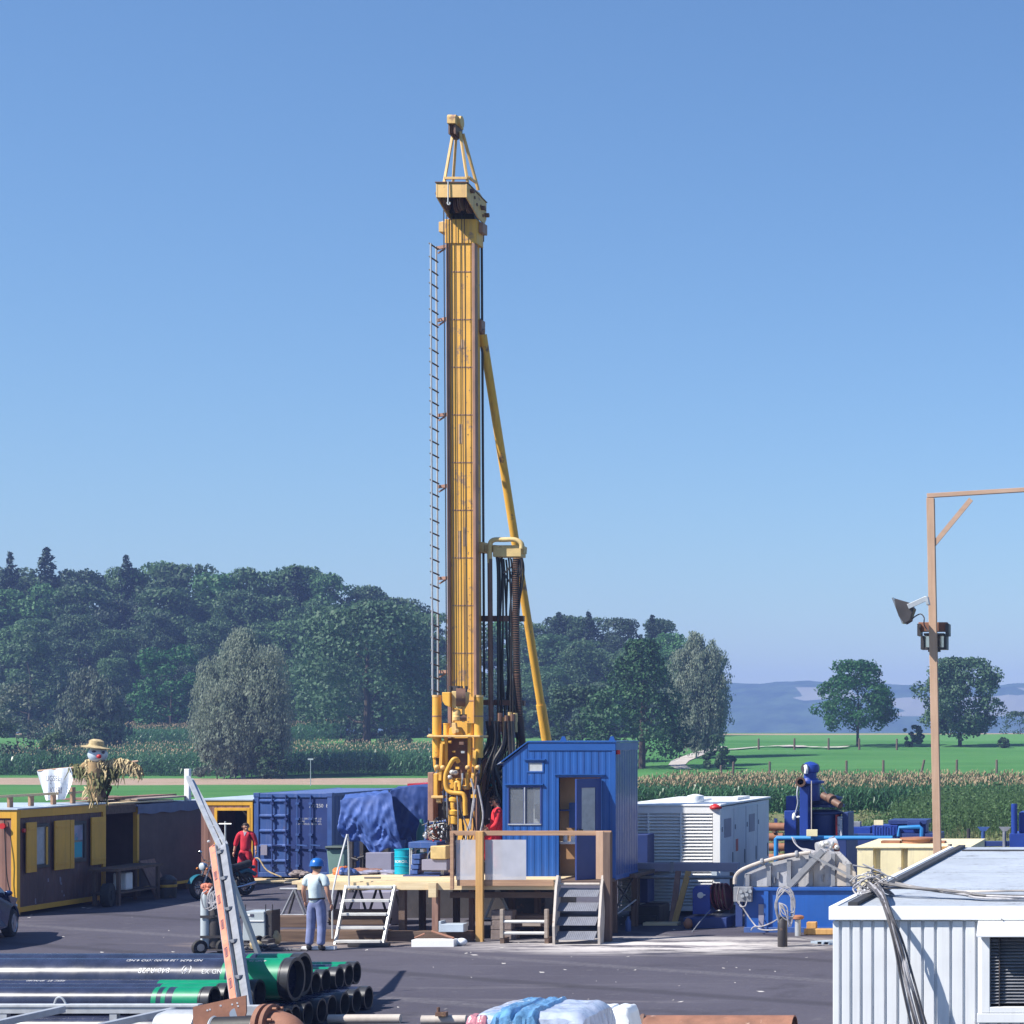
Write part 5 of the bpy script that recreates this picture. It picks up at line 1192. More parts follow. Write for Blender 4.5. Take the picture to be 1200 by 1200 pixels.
for q in range(24):     # black hose fan at the foot of the rack
    a = random.uniform(570,606); e = random.uniform(545,606); d = D + random.uniform(-.4,.8); m = MB()
    m.tube([P(a,845,d), P(a+random.uniform(-3,3),872,d), P(a+random.uniform(-18,5),900,d-.1), P(e,925+random.uniform(0,30),d), P(e+random.uniform(-10,10),985,d+.2)], random.uniform(.02,.04), 7, 4); m.build('hose', M['hose'], RG, smooth=True)
# dark machinery behind the head
def rb(pa, pb, ta, tb, d0, d1, mk, nm='carrier_block', bev=.02):
    m = MB(); m.box(XX(pa,d0), XX(pb,d0), d0, d1, ZZ(tb,d0), ZZ(ta,d0)); return m.build(nm, M[mk], RG, bevel=bev)
rb(541,590,905,1030,47.6,49.4,'darksteel'); rb(546,586,955,990,47.3,47.58,'brownsteel'); rb(505,541,940,1030,47.3,49.4,'darksteel'); rb(556,570,888,960,47.0,47.4,'mastrail','carrier_post'); rb(590,640,935,1035,48.0,50.0,'darksteel'); rb(545,600,1000,1018,46.9,47.25,'darksteel')
rb(501,508,905,985,47.0,47.3,'mastrail','carrier_post')
for q in range(5): rb(574+q*3,575.5+q*3,893+3*q,935,47.2,47.3,'black','carrier_rod',.003)
m = MB(); m.lathe(P(576,914,47.2), [(.13,-.1),(.15,-.05),(.15,.05),(.13,.1)], 16, (0,1,.2)); m.build('hydraulic_motor', M['teal'], RG, smooth=True)
m = MB(); m.box(XX(540,47.6), XX(640,47.6), 47.5, 50, .1, .6); m.build('carrier_base', M['darksteel'], RG)
# ---- rotary head group
D = 45.55; s_ = F/D
def hc(px, ta, tb, r, mk='yellow', nm='head_cylinder', d=D, n=18):
    m = MB(); m.cyl(P(px,tb,d), P(px,ta,d), r, n=n); return m.build(nm, M[mk], RG, smooth=True)
hd = hc(512,816,888,.098); hc(561,816,888,.098)
hc(512,838.6,840,.104,'mastrail','seam_ring'); hc(561,838.6,840,.104,'mastrail','seam_ring'); hc(512,814.5,817,.103,'paleyellow','cap_ring'); hc(561,814.5,817,.103,'paleyellow','cap_ring')
hc(512,888,896,.05,'darksteel','piston_rod'); hc(561,888,896,.05,'darksteel','piston_rod'); hc(512,896,906,.03,'galv','piston_rod'); hc(561,896,906,.03,'galv','piston_rod')
m = MB(); m.box(XX(505,D), XX(567,D), D-.25, D+.3, ZZ(864,D), ZZ(861.5,D)); m.ell(P(505,862.5,D-.15),.07,.08,.045); m.build('crosshead', M['paleyellow'], RG, bevel=.012)
hc(523.5,848.5,861.4,.07); hc(551.5,848.5,861.4,.07); hc(523.5,847.5,849,.078,'yellow','cap_ring'); hc(551.5,847.5,849,.078,'yellow','cap_ring')
m = MB(); m.prism([(XX(a,D),D-.12,ZZ(b_,D)) for a, b_ in ((528,861.4),(528.5,854),(531,852),(539,852),(543,858),(544,861.4))],(0,.24,0)); m.build('pad_eye', M['yellow'], RG, bevel=.01)
m = MB(); m.prism([(XX(a,D),D-.2,ZZ(b_,D)) for a, b_ in ((533,847),(537.5,847),(538.5,853),(538,859),(535.5,860.5),(533.2,858.5),(532.8,852))],(0,.1,0)); m.cyl(P(535.7,856.5,D-.24),P(535.7,856.5,D-.16),.045,n=14); m.build('link', M['paleyellow'], RG, bevel=.01)
# travelling block
m = MB(); m.prism([(XX(a,D),D-.3,ZZ(b_,D)) for a, b_ in ((523.5,811.5),(533,811.5),(533,829),(527,826.5),(524,822))],(0,.3,0)); m.build('block_cheek', M['yellow'], RG, bevel=.012)
m = MB(); m.prism([(XX(a,D),D-.22,ZZ(b_,D)) for a, b_ in ((533.3,810),(548.5,811),(547.5,823),(543,831),(537,830),(533.3,828))],(0,.34,0)); m.build('block_cheek', M['creambox'], RG, bevel=.012)
m = MB(); m.lathe(P(540,817,D-.2), [(.2,-.1),(.2,.1)], 20, (1,.35,0)); m.build('block_sheave', M['brownsteel'], RG, smooth=True)
m = MB(); m.cyl(P(531,829,D-.1), P(531,846,D-.1), .02); m.cyl(P(543,829,D-.1), P(543,846,D-.1), .03); m.build('block_link', M['paleyellow'], RG, smooth=True)
m = MB(); m.lathe(P(535.3,845,D-.15), [(.05,0),(.09,.02),(.095,.1),(.08,.12),(.085,.2),(.05,.26)], 16); m.build('swivel', M['paleyellow'], RG, smooth=True)
m = MB(); m.lathe(P(542.5,841,D-.1), [(.075,-.08),(.075,.08)], 16, (1,.4,0)); m.build('hook_body', M['brownsteel'], RG, smooth=True)
m = MB()
for px in (528,541,546): m.cyl(P(px,811,D-.2), P(px,804,D-.2), .03, n=8)
m.box(XX(531,D), XX(540,D), D-.2, D, ZZ(811,D), ZZ(804,D)); m.build('rope_socket', M['darksteel'], RG)
# brown cover, guide bars, brackets
m = MB(); m.box(XX(524.5,D+.2), XX(549.5,D+.2), D+.2, D+.45, ZZ(960,D), ZZ(865,D)); m.build('head_frame', M['brownsteel'], RG, bevel=.01)
for px, e in ((522.5,905),(550.5,912)): hc(px,864,e,.045,'yellow','guide_bar',D-.05,12)
for pa, pb, ta, tb in ((518.5,516.5,868,915),(557.5,554.5,880,913)):
    m = MB(); m.beam(P(pa,ta,D-.1), P(pb,tb,D-.15), .07, .12); m.build('side_link', M['yellow'], RG, bevel=.01)
for pa, pb, ta, tb in ((512,517,906,936),(549,553,905,925)):
    m = MB(); m.box(XX(pa,D), XX(pb,D), D-.22, D+.1, ZZ(tb,D), ZZ(ta,D)); m.build('side_plate', M['yellow'], RG, bevel=.02)
m = MB(); m.prism([(XX(a,D),D-.2,ZZ(b_,D)) for a, b_ in ((560,906),(558.5,921),(555,922.5),(553.5,918),(557.5,912))],(0,.08,0)); m.build('side_plate', M['yellow'], RG, bevel=.01)
m = MB(); m.prism([(XX(a,D),D-.05,ZZ(b_,D)) for a, b_ in ((509,864),(512,889),(511,905),(508.5,898),(507.5,880))],(0,.08,0)); m.build('side_plate', M['yellow'], RG, bevel=.01)
for px, py in ((512,899),(519,899.5),(548,899.5),(560,899.5),(545,923),(530,905),(534,905.5),(527,911)):
    m = MB(); m.ell(P(px,py,D-.2),.06,.06,.055,12,8); m.cyl(P(px-2,py,D-.2),P(px+2.5,py,D-.2),.03,n=8); m.build('valve', M['paleyellow' if px > 540 or px < 520 else 'alu'], RG, smooth=True)
m = MB(); m.tube([P(537,893,D-.25), P(535,889.5,D-.3), P(531,890.5,D-.35), P(526,899,D-.35), P(522.5,908,D-.35), P(522.5,920,D-.35), P(525,926.5,D-.35), P(531,929,D-.35), P(539,929.5,D-.35), P(543,931,D-.35), P(544.8,936,D-.35), P(545,945,D-.35), P(545.5,955.5,D-.35)], .048, 12, 5); m.build('gooseneck', M['yellow'], RG, smooth=True)
m = MB(); m.tube([P(534,929,D-.3), P(534,920,D-.3), P(534.5,917,D-.3), P(537,917,D-.3), P(539,920,D-.3), P(539,926,D-.3)], .04, 10, 4); m.build('small_gooseneck', M['yellow'], RG, smooth=True)
m = MB(); m.lathe(P(532.5,966,D-.25), [(.07,0),(.09,.02),(.09,.17),(.06,.2),(.11,.22),(.12,.30),(.075,.33),(.09,.37),(.09,.50),(.12,.52),(.12,.58),(.05,.62)], 20); m.build('drive_spindle', M['yellow'], RG, smooth=True)
m = MB(); m.box(XX(510,D), XX(526,D), D-.25, D-.05, ZZ(935,D), ZZ(932,D)); m.cyl(P(512,938,D-.15),P(518,938,D-.15),.06); m.build('side_cylinder', M['paleyellow'], RG, bevel=.01)
m = MB(); m.box(XX(518,D), XX(551,D), D-.1, D+.18, ZZ(925,D), ZZ(912,D)); m.build('gearbox', M['yellow'], RG, bevel=.03)
random.seed(44)
for q in range(12):
    m = MB(); a = random.uniform(515,560); d = D+random.uniform(-.3,.1); m.tube([P(a,910+random.uniform(-6,20),d), P(a+random.uniform(-4,4),945,d-.1), P(a+random.uniform(-6,6),975,d), P(a+random.uniform(-9,9),1000,d+.1)], .015, 6, 4); m.build('hose', M['hose' if q % 3 else 'steelgrey'], RG, smooth=True)
for pts in ([(552,912),(556,935),(552,960),(547,978),(543,1005)], [(560,920),(565,945),(566,960),(562,980)], [(557,925),(553,950),(551,972)]):
    m = MB(); m.tube([P(a,b_,D-.35) for a, b_ in pts], .022, 7, 5); m.build('hose', M['greycable'], RG, smooth=True)
m = MB(); m.cyl(P(533,1025,D-.2), P(533,966,D-.2), .05, n=12); m.build('drill_rod', M['darksteel'], RG, smooth=True)

random.seed(61)
for q in range(26):
    px, py = random.uniform(511,560), random.uniform(868,962); d = D-.05-random.uniform(0,.3); s_ = random.uniform(.02,.05); m = MB()
    if q % 3 == 0: m.obox(P(px,py,d), s_*3, s_*2, s_*2)
    elif q % 3 == 1: m.cyl(P(px,py,d), P(px+random.choice((-3,3)),py+random.uniform(-1,1),d), s_*.8, n=9)
    else: m.cyl(P(px,py,d), P(px+.3,py+random.uniform(5,14),d), s_*.6, n=9)
    m.build('head_fitting', M[('yellow','darksteel','brownsteel','yellow','galv','paleyellow','darksteel')[q % 7]], RG, smooth=(q % 3 > 0))
# ================================================================== driller's cabin
CB = thing('control_cabin', 'blue driller cabin with sloped roof corner, window and open door on the platform', 'cabin', (-13.5, 45.5, 1.18))
Y = 44.6; x0, x1 = XX(589,Y), XX(721,Y); xs_ = XX(619,Y); z0 = 1.18; zt = ZZ(871,Y); zs = ZZ(895,Y); Y1 = 46.45; th = .06
def rects(xa, xb, za, zb_, holes):
    """rectangular pieces of a wall left over round its openings"""
    xs = sorted({xa, xb, *[h[0] for h in holes], *[h[1] for h in holes]}); out = []
    for a, e in zip(xs, xs[1:]):
        zz = za
        for h in sorted([h for h in holes if h[0] <= a+1e-6 and h[1] >= e-1e-6], key=lambda h: h[2]):
            if h[2] > zz: out.append((a, e, zz, h[2]))
            zz = h[3]
        if zb_ > zz: out.append((a, e, zz, zb_))
    return out
win = (XX(595,Y), XX(635,Y), ZZ(967,Y), ZZ(921,Y)); wsm = (XX(617.5,Y), XX(637.5,Y), ZZ(905.5,Y), ZZ(892,Y)); dor = (XX(655,Y), XX(704,Y), ZZ(1030,Y), ZZ(911,Y))
m = MB()
for a, e, b_, t_ in rects(x0, x1, z0, zs, [win, dor, (wsm[0], wsm[1], wsm[2], zs)]): m.box(a, e, Y, Y+th, b_, t_)
m.prism([(x0,Y,zs),(wsm[0],Y,zs),(wsm[0],Y,zs+(zt-zs)*(wsm[0]-x0)/(xs_-x0))], (0,th,0))
m.add([(wsm[0],Y,wsm[3]),(x1,Y,wsm[3]),(x1,Y,zt),(xs_,Y,zt),(wsm[0],Y,zs+(zt-zs)*(wsm[0]-x0)/(xs_-x0))], [(0,1,2,3,4)])
m.box(wsm[1], x1, Y, Y+th, zs, wsm[3])
m.build('front_wall', M['cabinblue'], CB)
m = MB(); m.box(x1-.06, x1, Y+th, Y1, z0, zt-.0); m.build('side_wall', M['cabinshade'], CB)
m = MB(); m.box(x0, x0+.06, Y+th, Y1, z0, zs); m.box(x0+.06, x1-.06, Y1-.06, Y1, z0, zs); m.build('rear_wall', M['cabinshade'], CB)
m = MB(); m.add([(x0-.10,Y-.04,zs-.03),(xs_,Y-.04,zt+.02),(xs_,Y1+.03,zt+.02),(x0-.10,Y1+.03,zs-.03),(x0-.10,Y-.04,zs+.0),(xs_,Y-.04,zt+.05),(xs_,Y1+.03,zt+.05),(x0-.10,Y1+.03,zs+.0)],[(0,1,2,3),(7,6,5,4),(0,4,5,1),(2,6,7,3),(0,3,7,4),(1,5,6,2)])
m.box(xs_+.002, x1+.03, Y-.04, Y1+.03, zt+.02, zt+.05); m.build('roof', M['cabintrim'], CB)
m = MB(); m.box(xs_, x1+.012, Y-.02, Y-.002, zt-.16, zt+.018); m.box(x1-.07, x1+.014, Y-.018, Y-.003, z0, zt-.165); m.box(x1+.002, x1+.016, Y, Y1, zt-.16, zt+.015); m.box(x1+.002, x1+.012, Y, Y1, z0, z0+.1); m.build('corner_trim', M['cabintrim'], CB, bevel=.005)
m = MB(); m.prism([(x0-.12,Y-.045,zs-.02),(x0-.02,Y-.045,zs+.05),(x0-.02,Y-.045,zs+.02)],(0,1.9,0)); m.build('gutter', M['galv'], CB)
for px in (660, 717): m = MB(); x = XX(px,Y+.3); m.prism([(x-.07,Y+.3,zt+.05),(x+.07,Y+.3,zt+.05),(x+.03,Y+.3,zt+.15),(x-.03,Y+.3,zt+.15)],(0,.03,0)); m.build('lifting_eye', M['cabintrim'], CB)
def cwin(h, sash, nm='window'):
    m = MB(); d0, d1 = Y-.015, Y+.035; f_ = .035
    m.box(h[0], h[1], d0, d1, h[3]-f_, h[3]); m.box(h[0], h[1], d0, d1, h[2], h[2]+f_); m.box(h[0], h[0]+f_, d0, d1, h[2]+f_, h[3]-f_); m.box(h[1]-f_, h[1], d0, d1, h[2]+f_, h[3]-f_)
    if sash: xm = (h[0]+h[1])/2; m.box(xm-.025, xm+.025, d0+.002, d1, h[2]+f_, h[3]-f_)
    w_ = m.build(nm, M['doorblue' if sash else 'cabintrim'], CB, bevel=.004)
    m = MB(); m.box(h[0]+f_, h[1]-f_, Y+.004, Y+.012, h[2]+f_, h[3]-f_); m.build('pane', M['cabglass' if sash else 'curtain'], w_)
    m = MB(); m.box(h[0]-.06, h[1]+.04, Y-.05, Y-.001, h[3]+.02, h[3]+.045); m.build('drip_strip', M['cabintrim' if sash else 'cabintrim'], w_)
    if sash: m = MB(); m.box(h[0]+.01, h[1]-.01, Y-.022, Y-.016, h[2]+.005, h[2]+.03); m.box((h[0]+h[1])/2-.012, (h[0]+h[1])/2+.012, Y-.02, Y-.0135, h[2]+.03, h[3]-.03); m.build('sash', M['galv'], w_)
cwin(win, True); cwin(wsm, False)
m = MB(); m.box(XX(621,Y), dor[0]-.4, Y+.25, Y+.28, z0+.3, zs-.1); m.build('pane_bright_panel', M['curtain'], CB)  # pale panel added behind the glass so the right pane reads bright
m = MB(); m.tube([P(603,966,Y+.5), P(604,950,Y+.5), P(606,936,Y+.5)], .22, 10); m.ell(P(606,931,Y+.5), .14,.12,.15); m.build('seat', M['dark'], CB, smooth=True)
m = MB(); m.box(XX(624,Y), XX(632,Y), Y+.15, Y+.24, ZZ(960,Y), ZZ(943,Y)); m.build('screen', M['dark'], CB)
m = MB(); m.box(dor[0]-.35, dor[1]+.2, Y+.50, Y+.53, z0+.02, zs-.05); m.build('lining', M['tan'], CB)  # tan inner wall set forward, close to the door, to catch more skylight
m = MB(); m.box(x0+.08, x1-.08, Y1-.1, Y1-.065, z0+.02, z0+.895); m.box(x0+.07, x1-.07, Y+.07, Y1-.11, z0, z0+.02); m.build('lining_base', M['doorblue'], CB)
m = MB(); a = XX(668,Y+.45); m.box(a, a+.3, Y+.38, Y+.498, 2.3, 2.85); m.box(a-.5, a+.3, Y+.35, Y+.497, 2.67, 2.70); m.build('control_box', M['contblue'], CB)
m = MB(); a = XX(656,Y+.3); m.box(a, a+.75, Y+.22, Y+.495, 1.95, 2.0); m.lathe((a+.12,Y+.3,2.0),[(.05,0),(.05,.14),(.02,.2)],10); m.box(a+.25,a+.36,Y+.28,Y+.4,2.0,2.12); m.build('desk', M['jug'], CB)
# open door leaf, hinged on the right
hg = Vector((dor[1]-.01, Y-.02, 0)); ang = R(60); dw = .72; dirv = Vector((-math.cos(ang), -math.sin(ang), 0)); nv = Vector((-dirv.y, dirv.x, 0))
def dbox(m, u0, u1, z0_, z1_, th_=.045, off=0):
    a = hg+dirv*u0+nv*off; b_ = hg+dirv*u1+nv*off; v = []
    for z_ in (z0_, z1_):
        for q in (a, b_, b_+nv*th_, a+nv*th_): v.append((q.x,q.y,z_))
    m.add(v, [(0,3,2,1),(4,5,6,7),(0,1,5,4),(1,2,6,5),(2,3,7,6),(3,0,4,7)])
gz0, gz1 = ZZ(976,Y-.3), ZZ(923,Y-.3); m = MB(); dz0, dz1 = dor[2]+.02, dor[3]-.02
dbox(m,0,dw,dz0,gz0); dbox(m,0,dw,gz1,dz1); dbox(m,0,.17,gz0,gz1); dbox(m,dw-.15,dw,gz0,gz1); dr = m.build('door', M['doorblue'], CB, bevel=.004)
m = MB(); dbox(m,.17,dw-.15,gz0,gz1,.012,.015); m.build('pane', M['curtain'], dr)
m = MB(); dbox(m,dw-.14,dw-.02,gz0+.05,gz0+.09,.05,.045); dbox(m,dw-.14,dw-.02,gz0+.05,gz0+.09,.05,-.05); m.build('handle', M['black'], dr)
m = MB(); m.box(dor[0]-.05, dor[0], Y-.012, Y+.05, dor[2], dor[3]+.05); m.box(dor[0], dor[1]+.05, Y-.012, Y+.05, dor[3], dor[3]+.05); m.box(dor[0]-.1, dor[1]+.1, Y-.05, Y-.013, dor[3]+.052, dor[3]+.075); m.build('door_frame', M['cabintrim'], CB)
m = MB(); m.cyl((x1+.03,Y+.1,ZZ(884,Y)),(x1+.03,Y+.1,ZZ(879,Y)),.05); m.build('signal_lamp', M['redpaint'], CB, smooth=True)
# stand under the cabin
T = thing('cabin_stand', 'steel and timber stand with crossed braces under the right side of the blue cabin', 'stand', (-12.3, 45.5, 0))
for y_, w_ in ((44.75,.1),(46.35,.13)): m = MB(); m.box(x1-.12, x1-.12+w_, y_, y_+w_, 0, 1.16); m.build('post', M['darkwoodz'], T)
m = MB(); m.cyl((x1-.07,44.85,1.1),(x1-.07,46.3,.5),.022); m.cyl((x1-.07,44.85,.5),(x1-.07,46.3,1.1),.022); m.build('brace', M['darksteel'], T)
m = MB(); m.cyl((x1-.02,44.85,.42),(x1-.02,46.5,.62),.02); m.build('tie_bar', M['galv'], T)
m = MB(); m.lathe((XX(736,45.2),45.2,0),[(.06,0),(.065,.02),(.065,.22),(.03,.28),(.03,.33)],14); tag(m.build('water_bottle', M['contblue'], smooth=True), 'blue bottle standing on the ground under the cabin', 'bottle')
m = MB(); m.box(XX(752,47.5), XX(780,47.5), 46.9, 47.9, 0, .42); m.box(XX(752,47.3), XX(776,47.3), 46.8, 46.89, .0, .2); tag(m.build('rubber_block', M['black'], bevel=.03), 'dark block on the ground under the left end of the generator', 'block')
m = MB(); m.box(XX(741,48), XX(759,48), 48.0, 48.6, .4, 2.0); tag(m.build('navy_cabinet', M['contdark'], bevel=.01), 'navy box standing between the cabin and the louvred generator', 'cabinet')

# ================================================================== generator
GN = thing('generator', 'white container generator with rows of louvres and a shaded side with doors', 'generator', (-12, 52, 0))
Y = 49; x0, x1 = XX(725,Y), XX(844,Y); zt = ZZ(945,Y); Lg = 6.0; z0 = .12
m = MB(); m.box(x0+.06, x1-.03, Y+.12, Y+Lg-.02, z0, zt-.03); m.build('body', M['whiteshade'], GN)
m = MB(); m.box(x0, x1, Y, Y+.11, zt-.17, zt); m.box(x0, x1, Y, Y+.11, z0, z0+.12)
cols = [XX(725,Y), XX(759.5,Y), XX(797.5,Y), XX(835.5,Y)]
for c_ in cols[:3]: m.box(c_-.02, c_+.02, Y, Y+.11, z0+.12, zt-.17)
m.box(cols[3], x1, Y, Y+.11, z0+.12, zt-.17); m.build('front_frame', M['white'], GN, bevel=.008)
for a, e in zip(cols, cols[1:]):
    m = MB(); z = z0+.15
    while z < zt-.23: m.prism([(a+.02,Y+.015,z),(a+.02,Y+.07,z+.055),(a+.02,Y+.07,z+.062),(a+.02,Y+.005,z+.014)],(e-a-.04,0,0)); z += .078
    m.build('louvre', M['white'], GN)
m = MB(); m.box(x0+.05, cols[3], Y+.105, Y+.117, z0+.12, zt-.17); m.build('louvre_backing', M['white'], GN)
m = MB(); m.box(x0-.02, x1+.02, Y-.02, Y+Lg, zt+.002, zt+.05); m.build('roof', M['white'], GN, bevel=.01)
m = MB(); m.lathe((XX(815,50.5),50.5,zt+.05),[(.2,0),(.22,.05),(.2,.16),(.05,.2)],16); m.build('exhaust_cap', M['jug'], GN, smooth=True)
m = MB(); m.box(x0+.7, x0+1.5, 51, 52.2, zt+.051, zt+.10); m.box(x0+1.9, x0+2.2, 52, 53.5, zt+.051, zt+.12); m.build('roof_hatch', M['white'], GN, bevel=.01)
m = MB(); m.lathe((x1-.12,Y+.05,zt+.03),[(.14,-.09),(.15,-.05),(.12,.0),(.05,.03)],14); m.build('warning_lamp', M['redpaint'], GN, smooth=True)
for a, e in ((.15,1.5),(1.6,2.9),(3.0,4.3),(4.4,5.8)):
    m = MB(); m.box(x1-.03, x1-.005, Y+a, Y+e, z0+.15, zt-.1); d_ = m.build('door', M['whiteshade'], GN, bevel=.006)
    m = MB(); m.box(x1-.005, x1+.012, Y+e-.16, Y+e-.1, 1.1, 1.45); m.box(x1-.005, x1+.01, Y+a+.05, Y+a+.1, 2.0, 2.12); m.box(x1-.005, x1+.01, Y+a+.05, Y+a+.1, .5, .62); m.build('handle', M['steelgrey'], d_)
    m = MB()
    if a in (.15, 3.0): m.box(x1-.004, x1+.004, Y+a+.3, Y+e-.3, 1.85, 2.3); m.build('vent', M['lavender'], d_)
m = MB(); m.box(x1-.004, x1+.003, Y+1.75, Y+2.0, 1.45, 1.75); m.build('warning_sticker', M['redpaint'], GN)
m = MB(); m.box(x1-.2, x1-.07, Y-.05, Y-.003, .9, 1.1); m.build('socket_box', M['palesheet'], GN)
m = MB(); m.box(x0+.2, x0+.5, Y+.2, Y+5.8, 0, z0-.003); m.box(x1-.5, x1-.2, Y+.2, Y+5.8, 0, z0-.003); m.build('skid', M['darkwood'], GN)
# cable tray and rail in front of it
T = thing('cable_tray', 'grey box beam with a pipe below it in front of the louvred generator', 'cable tray', (XX(808,47.5), 47.5, 0)); D = 47.5
m = MB(); m.box(XX(747,D), XX(866,D), 47.4, 47.62, ZZ(1021,D), ZZ(1011,D)); m.build('tray', M['lavender'], T, bevel=.008)
m = MB(); m.box(XX(787,D), XX(791,D), 47.37, 47.399, ZZ(1022,D), ZZ(1009.5,D)); m.build('joint', M['steelgrey'], T)
m = MB(); m.cyl((XX(745,47.3),47.3,ZZ(1027,D)),(XX(862,47.3),47.3,ZZ(1027.5,D)),.04,n=10); m.build('pipe', M['steelgrey'], T, smooth=True)
for px in (748, 858): m = MB(); x = XX(px,D); m.box(x-.04, x+.04, 47.42, 47.5, 0, ZZ(1022,D)); m.build('post', M['darkwoodz'], T)
for (a, b_, c_, d_), mk, lab in (((787,1082,795,1021),'boardz','dark plank leaning on the cable tray before the generator'),((790,1083,807,1021),'pinez','lighter plank leaning on the cable tray before the generator')):
    m = MB(); p = P(a,b_,46.9); p.z = .0; q = P(c_,d_,47.33); m.beam(p, q, .13, .045, up=(0,1,0)); tag(m.build('leaning_plank', M[mk]), lab, 'plank', 'planks leaning before the generator')
m = MB(); m.box(XX(760,47), XX(800,47), 46.5, 46.8, 0, .07); tag(m.build('loose_board', M['pinewood']), 'pale boards on the ground below the louvred generator', 'board')
# hose reel
T = thing('hose_reel', 'blue hose reel box with a drum of red hose in front of the generator', 'hose reel', (XX(830,46.3), 46.3, 0)); D = 46.3
m = MB(); a, e = XX(811.5,D), XX(832,D); zt_ = ZZ(1038.5,D); m.prism([(a,D,.28),(e,D,.28),(e,D,zt_-.08),(e-.06,D,zt_),(a+.06,D,zt_),(a,D,zt_-.08)],(0,.6,0)); m.build('cover', M['blue'], T, bevel=.012)
m = MB(); m.cyl((XX(821,D),D-.03,ZZ(1049,D)),(XX(821,D),D,ZZ(1049,D)),.07,n=12); m.beam((XX(821,D),D-.04,ZZ(1049,D)),(XX(827,D),D-.04,ZZ(1048.5,D)),.03); m.build('crank', M['alu'], T, smooth=True)
m = MB(); m.box(XX(806,D), XX(856,D), 45.9, 47, .0, .24); m.build('base', M['contdark'], T, bevel=.01)
for q in range(7): m = MB(); x = e+.06+q*.045; m.lathe((x,D+.3,.30+.36), [(.29,-.02),(.315,0),(.29,.02),(.27,0),(.29,-.02)], 22, (1,.35*(q%2)-.17,.16)); m.build('hose_turn', M['rust' if q % 2 else 'redhose'], T, smooth=True)
m = MB(); m.tube([P(833,1066,45.9), P(822,1078,45.6), P(806,1099,44.8)], .012, 6); m.build('handle_bar', M['steelgrey'], T)
m = MB(); x = XX(829,46); m.ell((XX(809,46),45.8,.12),.1,.1,.12,10,7,.1); tag(m.build('rag', M['rustpipe'], smooth=True), 'brown rag lying beside the blue hose reel', 'rag')
# ================================================================== mud tank and shaker trough
T = thing('mud_tank', 'blue mud tank with a grey electrical box in front of the grey shaker trough', 'tank', (-8.5, 47, 0)); D = 45
xa, xb = XX(862,D), -6.75; zt = ZZ(1040,D)
m = MB(); m.box(xa+.2, xb, D, D+.05, .1, zt-.07); m.box(xb-.05, xb, D+.05, D+4, .1, zt-.07); m.box(xa+.2, xa+.25, D+.05, D+4, .1, zt-.07); m.box(xa+.25, xb-.05, D+3.95, D+4, .1, zt-.07); m.build('wall', M['tankblue'], T)
m = MB(); m.box(xa+.25, xb-.05, D+.05, D+3.95, .1, .5); m.build('tank_floor', M['dark'], T)
m = MB(); m.box(xa+.15, xb+.05, D-.06, D+.06, zt-.068, zt); m.box(xb-.06, xb+.06, D+.06, D+4.05, zt-.068, zt); m.box(xa+.14, xa+.26, D+.06, D+4.05, zt-.068, zt); m.build('rim', M['tankblue'], T, bevel=.008)
m = MB(); m.box(xa+.2, xb+.02, D-.09, D+.02, 0, .12); m.build('skid', M['contblue'], T, bevel=.008)
for px in (869, 899): m = MB(); x = XX(px,D); m.box(x-.06 if px == 899 else x-.12, x+.04 if px == 899 else x+.03, D-.06, D-.002, .13, zt-.08); m.build('stiffener', M['tankblue' if px == 899 else 'contdark'], T, bevel=.005)
m = MB(); m.box(XX(892,D)-.05, XX(896,D), D-.04, D-.002, .12, .62); m.build('stiffener', M['lavender'], T)
m = MB(); m.box(XX(863,D)-.02, XX(883,D), D-.22, D-.065, ZZ(1056,D), ZZ(1038.5,D)); eb = m.build('electrical_box', M['steelgrey'], T, bevel=.01)
m = MB()
for px, py in ((868,1045),(874,1043),(879,1044.5),(875,1048.5),(870,1050)): m.cyl(P(px,py,D-.26), P(px,py,D-.22), .04, n=10)
m.build('socket', M['galv'], eb, smooth=True)
# shaker trough
T = thing('shaker_trough', 'mud splashed grey steel trough with ribs and a pipe along its top edge', 'trough', (-8.6, 45.6, 1)); D = 45.25
out = [(871,1039),(873,1024),(903,1011),(930,1004.5),(958,998),(984,998),(998,1012),(1003,1024),(1004,1039)]
m = MB(); m.prism([P(a,b_,D) for a, b_ in out], (0,.05,0)); m.prism([P(a,b_,D+1.6) for a, b_ in out], (0,.05,0)); m.prism([P(876,1038,D+.06),P(1000,1038,D+.06),P(1000,1038,D+1.55),P(876,1038,D+1.55)],(0,0,.04)); m.build('side_plate', M['trough'], T)
for px, ta in ((877,1024),(902,1011.5),(925.5,1007),(951,1002),(977,1000),(995,1012)): m = MB(); x = XX(px,D); m.box(x-.045, x+.045, D-.10, D-.002, ZZ(1038,D), ZZ(ta,D)); m.build('rib', M['steelgrey'], T)
m = MB(); m.tube([P(861,1036,D-.12), P(862,1027,D-.12), P(870,1019,D-.12), P(893,1010,D-.12), P(918,1003.5,D-.12), P(938,1000.5,D-.12), P(950,999,D-.12)], .043, 9, 4); m.build('edge_pipe', M['stringer'], T, smooth=True)
m = MB()
for px, py in ((893.5,1010),(934,1001)): m.lathe(P(px,py,D-.12), [(.08,-.03),(.085,0),(.08,.03)], 12, (1,0,.2))
m.build('clamp', M['steelgrey'], T)
m = MB(); m.beam(P(925,1038,D-.2), P(964,997,D-.2), .12, .12, up=(0,1,0)); m.beam(P(930,1039,D-.16), P(968,998,D-.16), .03, .15, up=(0,1,0)); m.build('diagonal_channel', M['steelgrey'], T)
m = MB(); m.beam(P(948,1001,D-.25), P(1003,1030,D-.25), .05, .05, up=(0,1,0)); m.build('diagonal_bar', M['steelgrey'], T)
